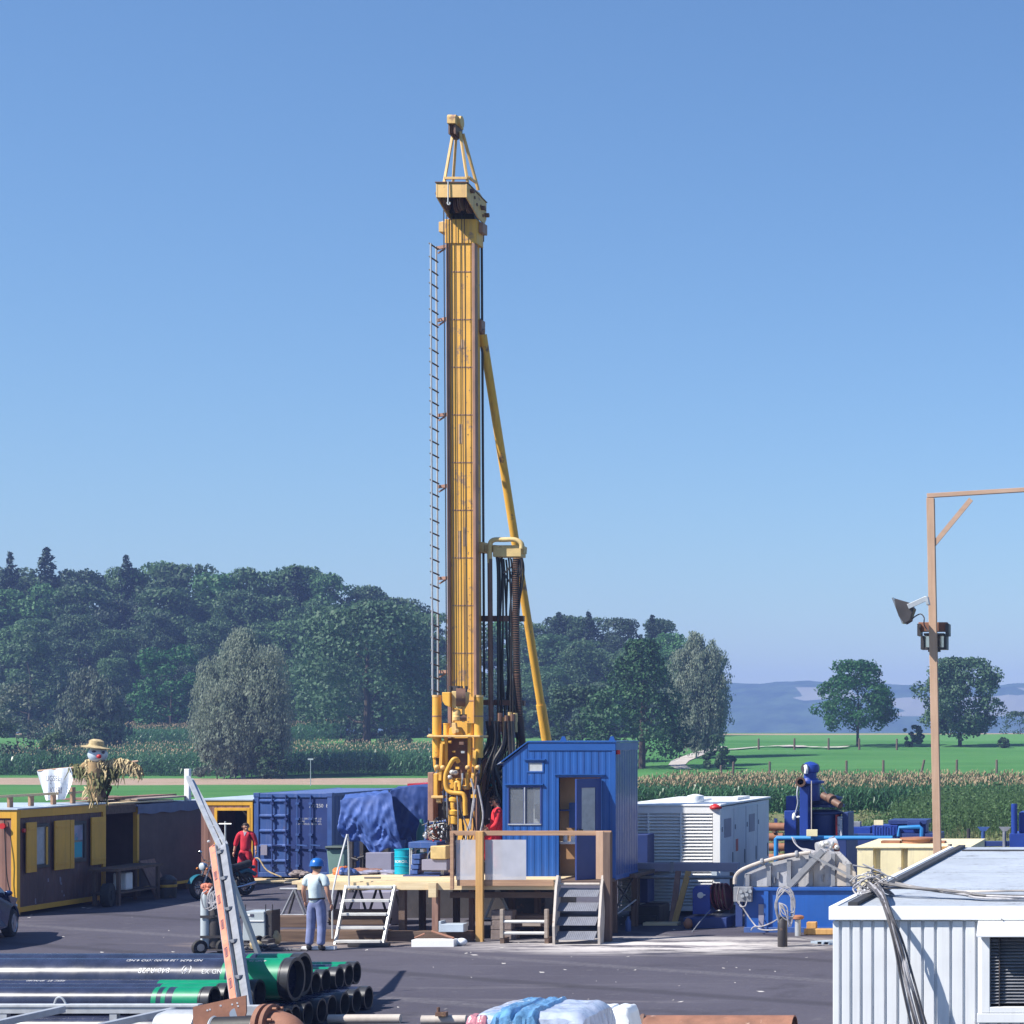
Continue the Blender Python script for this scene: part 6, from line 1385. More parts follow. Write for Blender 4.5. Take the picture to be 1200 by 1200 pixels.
m = MB(); m.prism([P(a,b_,D-.02) for a, b_ in ((976,1038),(984,1010),(1003,1022),(1004,1038))],(0,-.05,0)); m.build('gate', M['stringer'], T)
m = MB()
for px, py in ((907,1027),(923,1027),(964,1025),(912,1022)): m.beam(P(px,py,D-.03), P(px,py+8,D-.03), .04, .05)
m.build('latch', M['steelgrey'], T)
random.seed(8); T = thing('shaker_motor', 'cluster of muddy shaker motor parts and cables on top of the grey trough', 'motor', P(968,998,45.6))
m = MB(); m.cyl(P(958,996,45.7), P(980,990,45.9), .17, n=14); m.box(XX(962,45.6), XX(978,45.6), 45.4, 45.9, ZZ(1004,45.6), ZZ(994,45.6)); m.build('housing', M['trough'], T, smooth=True)
m = MB()
for q in range(12): m.ell(P(random.uniform(955,985), random.uniform(985,1003), 45.4+random.uniform(-.1,.3)), random.uniform(.03,.09), .06, random.uniform(.03,.08), 8, 6)
m.build('fittings', M['alu'], T, smooth=True)
m = MB(); m.lathe(P(979,994,45.6), [(.10,-.02),(.12,0),(.10,.02),(.08,0),(.10,-.02)], 14, (.5,1,.2)); m.build('strap', M['rustpipe'], T)
def bundle(name, paths, r, mat, label, cat='cables', n=6):
    m = MB()
    for p in paths: m.tube(p, r, n, 5)
    return tag(m.build(name, M[mat], smooth=True), label, cat)
bundle('cable_bundle', [[P(928+q*.6,981+q*.4,48.4), P(932+q,989+q,47.5), P(942+q*.8,997-q*.5,46.5), P(953+q,1002-q,45.8)] for q in range(5)], .014, 'greycable', 'grey cables running from the light blue rail to the shaker trough')
bundle('cable_bundle', [[P(978-q*1.4,980+q*.5,48.4), P(970-q,986+q,47.2), P(962-q,993,46.2), P(956+q*2,1001,45.6)] for q in range(5)], .014, 'greycable', 'grey cables running from the pump frame down to the shaker motor')
bundle('cable_bundle', [[P(866,1040,44.6), P(864,1055,44.6), P(870,1063,44.6), P(880,1078,44.55), P(889,1088,44.4), P(900,1090,44.2), P(915,1089,43.6)], [P(875,1057,44.7), P(873,1062,44.6), P(868,1062,44.6), P(866,1056,44.7)], [P(880,1090,44.3), P(884,1086,44.4), P(895,1085,44.3), P(912,1076,43.6), P(915,1060,42.6)]], .015, 'greycable', 'grey cable looping from the electrical box across the ground to the dark cylinder')
random.seed(15)
bundle('cable_coil', [[P(913+random.uniform(-1,1),1082,41.9), P(911+random.uniform(-3,1),1060+random.uniform(-4,4),41.8), P(915+random.uniform(-3,3),1044+random.uniform(-3,4),41.8), P(922+random.uniform(-2,3),1040+random.uniform(-1,5),41.8), P(929+random.uniform(-3,2),1052+random.uniform(-4,4),41.8), P(927+random.uniform(-3,3),1075+random.uniform(-6,14),41.8), P(919+random.uniform(-4,4),1068+random.uniform(-6,6),41.75), P(913,1058,41.8)] for q in range(7)], .012, 'greycable', 'tangled loops of grey cable hung on the dark upright cylinder before the mud tank')
m = MB(); p = P(917,1109.5,41.95); m.lathe((p.x,p.y,0), [(.09,0),(.1,.02),(.1,.55),(.06,.62)], 18); tag(m.build('dark_cylinder', M['darksteel'], smooth=True), 'dark upright cylinder wrapped in cable before the mud tank', 'cylinder')
T = thing('bollard', 'thin grey post with a round rusty cap before the mud tank', 'post', P(935,1096,44.2))
x = XX(935,44.2); m = MB(); m.cyl((x,44.2,0),(x,44.2,.36),.065,n=12); m.build('post', M['galv'], T, smooth=True); m = MB(); m.lathe((x,44.2,.36),[(.10,0),(.13,.02),(.13,.07),(.08,.09)],14); m.build('cap', M['rustpipe'], T, smooth=True)
m = MB(); m.box(XX(946,44.6), XX(957,44.6), 44.5, 44.7, .05, .27); tag(m.build('timber_block', M['pinez'], bevel=.01), 'upright timber block leaning on the mud tank skid', 'block')
m = MB(); m.box(XX(944,44.5), XX(985,44.5), 44.3, 44.48, .02, .14); tag(m.build('timber_beam', M['pinez'], bevel=.01), 'long timber beam lying at the foot of the mud tank', 'beam')
m = MB()
for q in range(3): a = XX(950+q*9,42.6); m.prism([(a,42.6-.1*q,.008),(a+.5,42.9-.1*q,.008),(a+.62,42.6-.1*q,.008)],(0,0,.05)); m.box(a+.1,a+.5,42.5-.1*q,42.57-.1*q,.008,.05)
tag(m.build('white_plate', M['palesheet']), 'white folded sheet pieces on the ground at the corner of the white shed', 'plate')
# ---- separator pump
T = thing('mud_separator', 'tall blue mud separator with a flanged pipe head behind the shaker trough', 'separator', (XX(945,51), 51, 0)); D = 51
def sb(pa, pb, ta, tb, d0, d1, mk='blue', nm='housing', bev=.015): m = MB(); m.box(XX(pa,d0), XX(pb,d0), d0, d1, ZZ(tb,d0), ZZ(ta,d0)); return m.build(nm, M[mk], T, bevel=bev)
sb(919,933,950,985,50.6,51.6); sb(921,933,933,951,50.9,51.3); sb(937,947,922,985,50.4,50.9,'blue','column'); sb(919,992,981,1040,50.8,52.6,'contdark','base')
m = MB(); m.lathe((XX(966,51.3),51.3,ZZ(986,51)), [(.40,0),(.42,.03),(.42,.66),(.46,.68),(.46,.73),(.3,.78)], 28); m.build('drum', M['contdark'], T, smooth=True)
m = MB(); m.lathe((XX(968,51.3),51.3,ZZ(946,51)), [(.47,0),(.47,.06),(.36,.1),(.36,.18),(.42,.2),(.42,.24),(.2,.3)], 26); m.build('drum_head', M['contdark'], T, smooth=True)
m = MB(); m.lathe((XX(949,50.9),50.9,ZZ(938,51)), [(.25,0),(.25,.42),(.36,.43),(.36,.49),(.22,.5),(.2,.56)], 24); m.build('riser', M['blue'], T, smooth=True)
m = MB(); m.lathe((XX(949.5,50.9),50.9,ZZ(914,51)), [(.16,0),(.16,.18),(.21,.2),(.23,.3),(.2,.38),(.1,.44),(.02,.46)], 20); m.build('dome', M['blue'], T, smooth=True)
m = MB(); m.cyl(P(942,901,50.7), P(957,900,51.0), .12, n=14); m.build('side_port', M['darksteel'], T, smooth=True)
m = MB(); m.tube([P(944,897,50.65), P(945,901,50.62), P(944.5,906,50.65)], .05, 8); m.build('white_handle', M['white'], T, smooth=True)
m = MB(); m.pipe(P(938.5,916,50.7), P(938,916.2,50.2), .095, .075); m.pipe(P(938,916.2,50.22), P(938,916.3,50.16), .125, .075); m.build('outlet_pipe', M['brownsteel'], T, smooth=True)
m = MB(); m.cyl(P(938.5,916,50.72), P(938.4,916,50.6), .075); m.build('outlet_shade', M['dark'], T)  # near-black disc painted in for the shaded bore of the outlet
m = MB(); m.tube([P(958,914,50.9), P(963,921,50.8), P(969,931,50.8)], .012, 6); m.tube([P(936,917,50.6), P(934,930,50.5), P(935,941,50.5), P(932,953,50.5)], .02, 6); m.build('thin_pipe', M['galv'], T, smooth=True)
m = MB(); m.cyl(P(964,932,50.7), P(985,944,50.4), .09, n=12); m.cyl(P(972,935,50.6),P(976,937.5,50.5),.12,n=12); m.build('branch_pipe', M['brownsteel'], T, smooth=True)
m = MB(); m.tube([P(951,915,50.3), P(951,940,50.2), P(951,975,50.1)], .012, 6); m.build('chain', M['stringer'], T)
sb(981,986.5,957,981,50.9,51.3,'letter','label_strip',.003); sb(986.6,994,952,982,51,51.9,'contdark'); sb(979,981,955,982,50.85,51.2,'redpaint','red_strip',.003)
m = MB(); m.ell(P(930.5,957,50.5),.05,.05,.1,9,7); m.ell(P(936,957.5,50.45),.06,.04,.03,9,7); m.build('hand_valve', M['white'], T, smooth=True)
m = MB(); m.box(XX(945.5,48.9), XX(958.5,48.9), 48.85, 48.89, ZZ(980,48.9), ZZ(972,48.9)); tag(m.build('yellow_plate', M['cream'], bevel=.008), 'small pale yellow plate mounted on the light blue rail before the separator', 'plate')
m = MB(); x_ = XX(952,48.95); m.box(x_-.03, x_+.03, 48.9, 48.94, ZZ(984,49), ZZ(980,49)); tag(m.build('plate_bracket', M['skyblue']), 'small bracket under the pale yellow plate', 'bracket')
T = thing('pipe_rail', 'light blue tubular rail crossing in front of the separator', 'rail', (XX(909,49), 49, 0)); D = 49
m = MB(); m.tube([P(909.5,1010,D), P(909.5,983,D), P(910.5,982,D), P(1046,982,D)], .055, 10, 0); m.build('tube', M['skyblue'], T, smooth=True)
m = MB(); x = XX(909.5,D); m.cyl((x,D,0),(x,D,ZZ(1008,D)),.055,n=10); m.build('post', M['skyblue'], T, smooth=True); m = MB(); x = XX(1040,D); m.cyl((x,D,0),(x,D,ZZ(984,D)),.055,n=10); m.build('post', M['skyblue'], T, smooth=True)
# rusty pipe rack
labs = ['top rusty pipe of the stack left of the separator','second rusty pipe from the top of the stack','third rusty pipe from the top of the stack','fourth rusty pipe from the top of the stack','lower rusty pipe of the stack','lowest rusty pipe of the stack']
for q in range(6):
    z = 1.72-q*.22*1.3; y_ = 58+.0*q; r = .115 if q < 3 else .1; m = MB(); m.pipe((-13.6+random.uniform(-.05,.05),y_,z), (XX(918+random.uniform(-1,2),y_),y_,z), r, r*.8, 18); tag(m.build('rusty_pipe', M['rustpipe'], smooth=True), labs[q]+(' beside the white generator' if q else ''), 'pipe', 'rusty pipes stacked beside the generator')
T = thing('pipe_rack', 'steel rack holding the rusty pipes between generator and separator', 'rack', (-12.3, 58, 0))
for x in (-13.2, -11.45):
    m = MB(); m.box(x, x+.08, 58.13, 58.21, 0, 1.95); m.build('post', M['contdark'], T)
    for q in range(6): m = MB(); z = 1.72-q*.286; m.box(x, x+.08, 57.86, 58.125, z-.165, z-.118); m.build('arm', M['brownsteel'], T)
# ---- cream tank
T = thing('cream_tank', 'cream painted steel tank with deep corrugations and a rusty hatch on top', 'tank', (-5.5, 43.5, 0)); D = 42
xa, xb, zt = XX(1004.5,D), -4.25, ZZ(992,D); yb = 45.1
pts = [(xa,D)]
for a, b_ in ((1023,1032),(1056,1064),(1094,1101),(1130,1137)):
    A_, B_ = XX(a,D), XX(b_,D)
    if B_ < xb: pts += [(A_,D),(A_+.04,D+.16),(B_-.03,D+.16),(B_,D)]
pts += [(xb,D),(xb,yb),(xa,yb)]
m = MB(); m.prism([(p[0],p[1],.05) for p in pts], (0,0,zt-.09)); m.build('wall', M['cream'], T)
m = MB(); m.box(xa-.02, xb+.02, D-.03, yb+.02, zt-.035, zt); m.build('top', M['cream'], T, bevel=.006)
m = MB(); x = XX(1075,43.3); m.lathe((x,43.4,zt), [(.34,0),(.34,.07),(.38,.08),(.38,.11),(.05,.13)], 22); m.box(XX(1060,43.2)-.5,XX(1060,43.2)-.1,43.2,43.5,zt,zt+.05); m.box(XX(1090,43.2),XX(1090,43.2)+.3,43.2,43.6,zt,zt+.04); m.build('hatch', M['rustpipe'], T, smooth=True)
m = MB(); m.box(xa+.2, xa+.6, D+.2, yb-.2, 0, .048); m.box(xb-.6, xb-.2, D+.2, yb-.2, 0, .048); m.build('skid', M['darksteel'], T)
m = MB(); m.box(XX(1104,41.5), XX(1110,41.5), 41.4, 41.6, 0, ZZ(992,41.5)); tag(m.build('timber_piece', M['pinez']), 'short timber upright beside the tall light post', 'timber')
m = MB(); m.cyl((XX(1113,41.5),41.5,0),(XX(1113,41.5),41.5,ZZ(989,41.5)),.045,n=9); tag(m.build('wooden_stake', M['greywood'], smooth=True), 'round wooden stake just right of the tall light post', 'stake')
# ---- blue equipment at the back right
T = thing('pump_skid', 'low blue pump skid with pipes and motors behind the cream tank', 'pump', (XX(1030,62), 62, 0)); D = 62
def pb(pa, pb_, ta, tb, d0, d1, mk='blue', nm='block', bev=.012): m = MB(); m.box(XX(pa,d0), XX(pb_,d0), d0, d1, ZZ(tb,d0), ZZ(ta,d0)); return m.build(nm, M[mk], T, bevel=bev)
pb(995,1100,977,1004,61.5,63,'contdark','base'); pb(1041,1086,961,966,61.8,63,'contdark','top_plate'); pb(1053,1085,966,976,61.9,62.6); pb(1063,1078,963,968,61.6,61.8,'contdark'); pb(1022,1052,967,978,61.7,62.6); pb(995,1020,969,977,61.8,62.4); pb(997,1008,963,969,61.9,62.2,'steelgrey','motor'); pb(1024,1035,961,967,61.7,61.75,'cream','sign_plate',.003)
m = MB(); m.tube([P(1053,980,61.5), P(1054,970,61.5), P(1078,969,61.5), P(1080,971,61.5), P(1080,981,61.5)], .06, 8, 0); m.build('guard', M['skyblue'], T, smooth=True)
m = MB()
for q in range(8): m.cyl(P(1025+q*3.2,979,61.5), P(1025+q*3.2,968+(q%3),61.5), .05, n=8)
m.build('pipe_stubs', M['blue'], T, smooth=True)
T = thing('blue_tank_unit', 'blue box shaped unit with a vertical pipe at the right edge behind the shed roof', 'machine', (XX(1190,60), 60, 0)); D = 60
def tb_(pa, pb_, ta, tb, d0, d1, mk='blue', nm='block'): m = MB(); m.box(XX(pa,d0), XX(pb_,d0), d0, d1, ZZ(tb,d0), ZZ(ta,d0)); return m.build(nm, M[mk], T, bevel=.012)
tb_(1183,1260,977,1040,59.9,61.5); tb_(1194,1260,952,976,60.2,61.4); tb_(1151,1182,986,992,60,60.3,'contdark','beam')
m = MB(); m.cyl(P(1188.5,978,60), P(1188.5,942,60), .09, n=12); m.build('vertical_pipe', M['blue'], T, smooth=True)
for px, mk, lab, h in ((1135,'darksteel','dark pipe stub with a rusty top before the weeds',971),(1152,'contblue','blue forked bracket before the weeds',970),(1177,'steelgrey','grey forked bracket left of the blue box unit',970)):
    m = MB(); x = XX(px,60); m.cyl((x,60,0),(x,60,ZZ(h,60)),.055,n=9)
    if px > 1140: m.prism([(x-.16,59.95,ZZ(h-1,60)),(x+.2,59.95,ZZ(h-1,60)),(x+.08,59.95,ZZ(h+4,60)),(x-.06,59.95,ZZ(h+4,60))],(0,.1,0))
    tag(m.build('pipe_stub' if px < 1140 else 'support_bracket', M[mk], smooth=False), lab, 'pipe stub')

# ================================================================== white shed in front
SH = thing('white_shed', 'white ribbed shed with a flat pale roof at the lower right', 'shed', (-1, 26, 0))
Yn, Yf = 21.2, 32.3; x0 = XX(974,Yn); x1 = 2.5; zr = ZZ(1062,Yn); zf = ZZ(1078,Yn)
win = (XX(1160,Yn), XX(1250,Yn), ZZ(1180,Yn), ZZ(1098,Yn))
m = MB(); m.box(x0+.03, win[0]-.1, Yn+.05, Yn+.11, 0, zf); m.box(win[0]-.1, win[1]+.1, Yn+.05, Yn+.11, 0, win[2]); m.box(win[0]-.1, win[1]+.1, Yn+.05, Yn+.11, win[3], zf); m.box(win[1]+.1, x1, Yn+.05, Yn+.11, 0, zf)
m.box(x0+.03, x0+.09, Yn+.11, Yf, 0, zf); m.box(x0+.09, x1, Yf-.06, Yf, 0, zf); m.box(x1-.06, x1, Yn+.11, Yf-.06, 0, zf); m.build('wall', M['shed'], SH)
m = MB(); m.box(win[0]-.1, win[1]+.1, Yn+.25, Yn+.3, win[2]-.1, win[3]+.1); m.build('backing', M['dark'], SH)
gx = [984.5,997,1009,1022.5,1037.5,1052,1065,1081,1096,1114,1129.5,1144,1157]; ex = [974]+gx
m = MB()
for a, e in zip(ex, ex[1:]):   # raised flat ribs between narrow grooves
    A_, B_ = XX(a,Yn)+.010, XX(e,Yn)-.008; m.prism([(A_,Yn+.048,.02),(A_+.010,Yn+.018,.02),(B_-.010,Yn+.018,.02),(B_,Yn+.048,.02)],(0,0,(zf if e < 1150 else zf)-.035))
k = XX(1157,Yn)
while k < x1-.12:
    m.prism([(k+.010,Yn+.048,.02),(k+.02,Yn+.018,.02),(k+.1,Yn+.018,.02),(k+.11,Yn+.048,.02)],(0,0,win[2]-.11)); k += .118
m.build('cladding', M['shed'], SH)
m = MB(); m.box(x0-.02, x1, Yn-.03, Yn+.04, zf, zr); m.box(x0-.02, x0+.05, Yn+.04, Yf+.02, zf, zr); m.build('fascia', M['fascia'], SH, bevel=.006)
m = MB(); m.box(x0+.052, x1, Yn+.042, Yf+.02, zf+.02, zr-.012); m.build('roof', M['roof'], SH)
for y_ in (23.6, 26.4, 29.3):
    m = MB(); m.box(x0+.3, x1, y_, y_+.03, zr-.011, zr+.004); m.build('roof_seam', M['roof'], SH)
m = MB(); a, e = Vector((x0+.20,Yn+.15,zr+.01)), Vector((x0+.20,Yf-.1,zr+.01)); m.beam(a, e, .10, .04); m.build('edge_strip', M['seam'], SH)
m = MB(); m.box(x0+.3, x1, 31.2, 31.23, zr-.011, zr+.012); m.build('roof_seam', M['seam'], SH)
m = MB(); f_ = .06
m.box(win[0]-.09, win[0], Yn-.02, Yn+.12, win[2]-.06, win[3]+.03); m.box(win[0], win[1], Yn-.02, Yn+.12, win[2]-.06, win[2]); m.box(win[0]-.13, win[1]+.1, Yn-.03, Yn+.02, win[2]-.16, win[2]-.065); wf = m.build('window', M['shed'], SH, bevel=.005)
m = MB(); m.prism([(win[0]-.12,Yn-.02,zf-.005),(win[0]-.12,Yn-.19,zf-.14),(win[0]-.12,Yn-.19,zf-.16),(win[0]-.12,Yn-.02,zf-.16)],(1.8,0,0)); m.build('awning', M['shed'], wf, bevel=.004)
m = MB(); z = win[2]+.03
while z < win[3]-.02: m.prism([(win[0]+.005,Yn+.02,z),(win[0]+.005,Yn+.06,z+.022),(win[0]+.005,Yn+.06,z+.026),(win[0]+.005,Yn+.015,z+.005)],(.085,0,0)); m.prism([(win[0]+.10,Yn+.06,z),(win[0]+.10,Yn+.10,z+.022),(win[0]+.10,Yn+.10,z+.026),(win[0]+.10,Yn+.055,z+.005)],(win[1]-win[0]-.1,0,0)); z += .034
m.build('blind_slats', M['steelgrey'], wf)
m = MB(); m.box(win[0]+.09, win[0]+.10, Yn+.02, Yn+.1, win[2], win[3]); m.build('mullion', M['darksteel'], wf)
m = MB()
for px, py in ((1174,1077),(1174,1092)): p = P(px,py,Yn-.035); m.cyl(p, p+Vector((0,-.02,0)), .006, n=8)
m.build('screw', M['darksteel'], SH)
# cable bundle over the roof edge
random.seed(19); kn = P(1022,1036,22.6); kn.z = zr+.12
pa = []
for q in range(15):
    j = lambda s: random.uniform(-s, s)
    e = random.uniform(-1,1); pa.append([kn+Vector((j(.06),j(.1),j(.05))), P(1035+e*4,1056,21.45)+Vector((0,j(.1),.05+j(.02))), P(1043+e*4,1075,21.02)+Vector((0,j(.03),0)), P(1053+e*6,1105,20.98)+Vector((0,j(.05),0)), P(1063+e*9,1145,20.98)+Vector((0,j(.06),0)), P(1074+e*11,1190,21.0)+Vector((0,j(.05),0)), P(1086+e*12,1240,21.05), P(1093+e*14,1330,21.1)])
half = 8
bundle('cable_bundle', pa[:half], .0105, 'darkcable', 'dark cables hanging down over the front of the white shed')
bundle('cable_bundle', pa[half:], .011, 'greycable', 'grey cables hanging down among the dark ones on the white shed')
pa = []; pg = []
for q in range(12):
    y_ = 22.6 + q*.05; j = lambda s: random.uniform(-s, s); z = zr+.03+j(.015)
    pth = [kn+Vector((j(.05),j(.06),j(.05))), Vector((kn.x+.45,22.55+j(.1)-.02*q,z+.07)), Vector((kn.x+1.0,22.2+j(.1),z+.03)), Vector((kn.x+1.6,22.0+j(.12),z)), Vector((1.0,21.9+j(.15),z))]
    (pa if q % 3 else pg).append(pth)
bundle('cable_bundle', pa, .011, 'darkcable', 'dark cables lying across the shed roof from the knot')
bundle('cable_bundle', pg, .012, 'greycable', 'pale cables lying across the shed roof beside the dark ones')
z = zr+.012; bundle('roof_cable', [[Vector((kn.x+.2,23.0,z+.1)), Vector((kn.x+.7,23.1,z)), Vector((kn.x+1.3,22.9,z+.01)), Vector((kn.x+1.9,23.1,z)), Vector((1,22.7,z))]], .014, 'stringer', 'single brownish cable winding across the shed roof', 'cable')
pa = []
for q in range(22):
    c = kn + Vector((random.uniform(-.12,.12), random.uniform(-.12,.1), random.uniform(-.08,.08))); a = random.uniform(0,6.28); r = random.uniform(.06,.16)
    pa.append([c+Vector((math.cos(a+t)*r, math.sin(a+t)*r*.5, math.sin(a*2+t)*r*.6)) for t in (0,1.2,2.4,3.6,4.6)])
for q in range(6): pa.append([kn, kn+Vector((random.uniform(-.25,.25),random.uniform(-.1,.1),random.uniform(.05,.2)))*.8, kn+Vector((random.uniform(-.3,.3),random.uniform(-.1,.1),random.uniform(.0,.24)))])
bundle('cable_knot', pa, .008, 'greycable', 'knot of grey cable ends tied at the corner of the shed roof')
bundle('rope', [[kn+Vector((0,0,.05)), P(990,1018,30), P(950,1000,40), P(940,995,44.5)]], .012, 'stringer', 'slack line running from the shed roof knot to the shaker trough', 'rope') if False else None

# ---- timber light post
T = thing('light_post', 'tall timber post with a braced crossbeam at the top right', 'post', (XX(1098.5,36), 36, 0)); D = 36
b0 = Vector((XX(1098.7,D),D,0)); zt = ZZ(584,D); tp = Vector((XX(1090.5,D),D,zt)); b0 = tp + (Vector((XX(1098.7,D),D,ZZ(1005,D)))-tp)*(zt/(zt-ZZ(1005,D)))
m = MB(); m.beam(b0, tp, .135, .14, up=(0,1,0)); m.build('post', M['polewood'], T, bevel=.006)
m = MB(); m.beam((tp.x-.06,D-.0,zt+.045),(XX(1260,D),D,zt+.045+.16),.10,.075); m.build('crossbeam', M['poleX'], T, bevel=.005)
m = MB(); m.beam(P(1093.5,639,D-.03), P(1138,585,D-.03), .085, .04, up=(0,1,0)); m.build('brace', M['poleX'], T)
# floodlights
T = thing('floodlight', 'dark floodlight on a grey arm tilted out to the left of the timber post', 'floodlight', P(1075,712,35.85)); D = 35.7
m = MB(); m.prism([P(a,b_,D-.17) for a, b_ in ((1048,701),(1065,706),(1071,713),(1068,721),(1066.5,727),(1060,731),(1053,722),(1049.5,712))],(0,.34,0)); m.build('housing', M['darksteel'], T, bevel=.01)
m = MB(); m.beam(P(1047.2,701,D), P(1059,730.5,D), .30, .03, up=(1,0,0)); m.build('lens', M['glass'], T)
m = MB(); m.beam(P(1064,711,D-.19), P(1086,701,D-.19), .03, .085, up=(0,0,1)); m.beam(P(1086,699.5,D-.1), P(1088,709,D-.1), .05, .22, up=(0,1,0)); m.build('arm', M['galv'], T, bevel=.004)
m = MB(); m.tube([P(1067,727,D), P(1073,722,D), P(1079,719.5,D), P(1083,724,D), P(1083,732,D), P(1088,740,D)], .012, 6); m.build('cable', M['darkcable'], T, smooth=True)
T = thing('floodlight', 'square glass fronted floodlight mounted behind the timber post', 'floodlight', P(1095,745,36.3)); D = 36.15
m = MB(); m.box(XX(1076,D), XX(1110,D), D+.02, D+.2, ZZ(740,D), ZZ(729,D)); m.build('hood', M['rust'], T, bevel=.008)
m = MB()
for a in (1075,1108): m.box(XX(a,D), XX(a+4,D), D-.02, D+.3, ZZ(745,D), ZZ(731,D))
for a in (1079,1106): m.box(XX(a,D), XX(a+3.5,D), D-.02, D+.3, ZZ(761,D), ZZ(745.05,D))
m.box(XX(1082.6,D), XX(1105.9,D), D-.01, D+.3, ZZ(761,D), ZZ(758.5,D)); m.box(XX(1082.6,D), XX(1105.9,D), D-.01, D+.28, ZZ(744.5,D), ZZ(742,D)); m.box(XX(1087.5,D), XX(1089.5,D), D, D+.05, ZZ(764,D), ZZ(761.2,D)); m.box(XX(1099,D), XX(1102,D), D, D+.05, ZZ(764,D), ZZ(761.2,D)); m.build('housing', M['darksteel'], T)
m = MB(); m.box(XX(1082.6,D), XX(1105.9,D), D+.15, D+.2, ZZ(758.4,D), ZZ(744.6,D)); m.build('reflector', M['chrome'], T)
# ================================================================== pipes in the foreground
pipe_mesh = {}
def casing(xe, y_, z_, r, band, label, group, txt=None, L=9.0):
    """one casing pipe along X with its end at xe; thick end protector, green end band, stencilled white lettering"""
    T = thing('casing_pipe', label, 'pipe', (xe, y_, z_), 0, group)
    o = Vector((xe, y_, z_)); ax = Vector((1,0,0))
    m = MB(); m.pipe(o-ax*L, o-ax*.0, r, r*.93, 36); m.build('tube', M['pipe'], T, smooth=True)
    m = MB(); m.pipe(o-ax*.10, o+ax*.015, r*1.045, r*.88, 36); m.pipe(o-ax*.135, o-ax*.11, r*1.03, r*.94, 36); m.build('end_protector', M['pipeend'], T, smooth=True)
    if band:
        m = MB(); m.pipe(o-ax*(.14+band), o-ax*.14, r*1.006, r*.98, 36)
        if .3 < band < .6: m.pipe(o-ax*(.14+band+.16), o-ax*(.14+band+.10), r*1.006, r*.98, 36); m.pipe(o-ax*(.14+band+.30), o-ax*(.14+band+.23), r*1.006, r*.98, 36)
        m.build('green_band', M['green'], T, smooth=True)
    for s_, dx, ang, size, wk in (txt or []):
        def fn(p, dx=dx, ang=ang, wk=wk):
            a = ang + (p[1] if wk > 0 else -p[1])/r; rr = r*1.004 + .003; return (xe-dx+p[0]*wk, y_-math.sin(math.radians(0))-math.cos(a)*rr, z_+math.sin(a)*rr)
        text(T, s_, size, fn, M['letter'])
    return T
GP = 'casing pipes stacked in the foreground'; r = .18
BE = [262,300,336,345,360,376,388,403,417,431]
BLAB = ['bottom row, nearest the camera','bottom row, second from the front','bottom row, third from the front','bottom row, fourth from the front','bottom row, fifth from the front','bottom row, fifth from the back','bottom row, fourth from the back','bottom row, third from the back','bottom row, second from the back','bottom row, farthest back and jutting out most']
for q, (px, lab) in enumerate(zip(BE, BLAB)): y_ = 29.1 + .372*q - (.25 if q > 7 else 0)*0; casing(XX(px,y_), y_, r+.01, r, 0, 'dark casing pipe in the '+lab, GP)
zl = .555
casing(XX(250,29.3), 29.3, zl, .2, .36, 'front casing pipe with a bright green end band and two green rings', GP)
casing(XX(268,29.72), 29.72, zl, .2, .8, 'casing pipe just behind the front one with a green end', GP)
casing(XX(303,30.14), 30.14, zl, .2, 1.3, 'small casing pipe whose end sticks out before the big green banded pipe', GP, [('RESG 8T  40-ND60', 3.1, 1.3, .07, -1)])
for (y_, px), lab in zip(((31.75,369),(32.11,381),(32.47,397),(32.83,408),(33.19,417)), ('right beside the big pipes','second from the big pipes, with a green end','in the middle of the right row','second from the right end','at the right end of the row')):
    casing(XX(px,y_), y_, .50, .178, .7 if px in (381,397,417) else .1, 'dark upper casing pipe '+lab, GP, [('ND-RESG 28', .75, 1.4, .05, -1)] if px == 417 else None)
R_ = .315
casing(XX(346,30.68), 30.68, .70, R_, .55, 'big casing pipe with a broad green band and white lettering', GP,
  [('840-R628', 1.98, .55, .12, -1), ('(4)', 1.5, .55, .14, -1), ('ND-X3', 1.12, .5, .10, -1), ('ND R628 138 80300 XSO 4-ND', 1.9, 1.2, .085, -1), ('4-ND 28', .5, 1.15, .07, -1)])
casing(XX(355,31.32), 31.32, .70, R_, .5, 'big casing pipe lying behind the front big one', GP)

# galvanised frame in front of the pipes
T = thing('galvanised_rack', 'galvanised beam rack with two slanting arms in front of the pipes', 'rack', (XX(110,28.4), 28.4, 0)); D = 28.4
zf_ = ZZ(1177,D)
m = MB(); m.box(XX(-60,D), XX(233,D), D, D+.12, zf_-.13, zf_); m.box(XX(-60,D), XX(233,D), D-.02, D-.001, zf_-.04, zf_+.0); m.build('beam', M['galv'], T, bevel=.006)
m = MB(); m.box(XX(300,D)-.5, XX(308,D), D+.02, D+.14, zf_-.16, zf_-.02); m.build('beam', M['galv'], T, bevel=.006)
for px in (3, 132, 215): m = MB(); x = XX(px,D); m.box(x-.05, x+.05, D+.01, D+.11, 0, zf_-.133); m.build('leg', M['galv'], T)
for pa, pb_ in (((-40,1208),(74,1182.5)), ((105,1206),(203,1184.5))):
    m = MB(); a = P(pa[0],pa[1],26.9); b_ = P(pb_[0],pb_[1],28.3); m.beam(a, b_, .10, .09); ar = m.build('arm', M['galv'], T, bevel=.006)
    m = MB(); m.box(a.x-.05, a.x+.05, a.y-.05, a.y+.05, 0, a.z-.05); m.build('leg', M['galv'], T)
m = MB(); m.tube([P(63.5,1177,D+.05), P(66,1170.5,D+.05), P(70,1168.5,D+.05), P(74,1171,D+.05), P(77.5,1177,D+.05)], .014, 7, 4); m.build('lifting_loop', M['galv'], T, smooth=True)
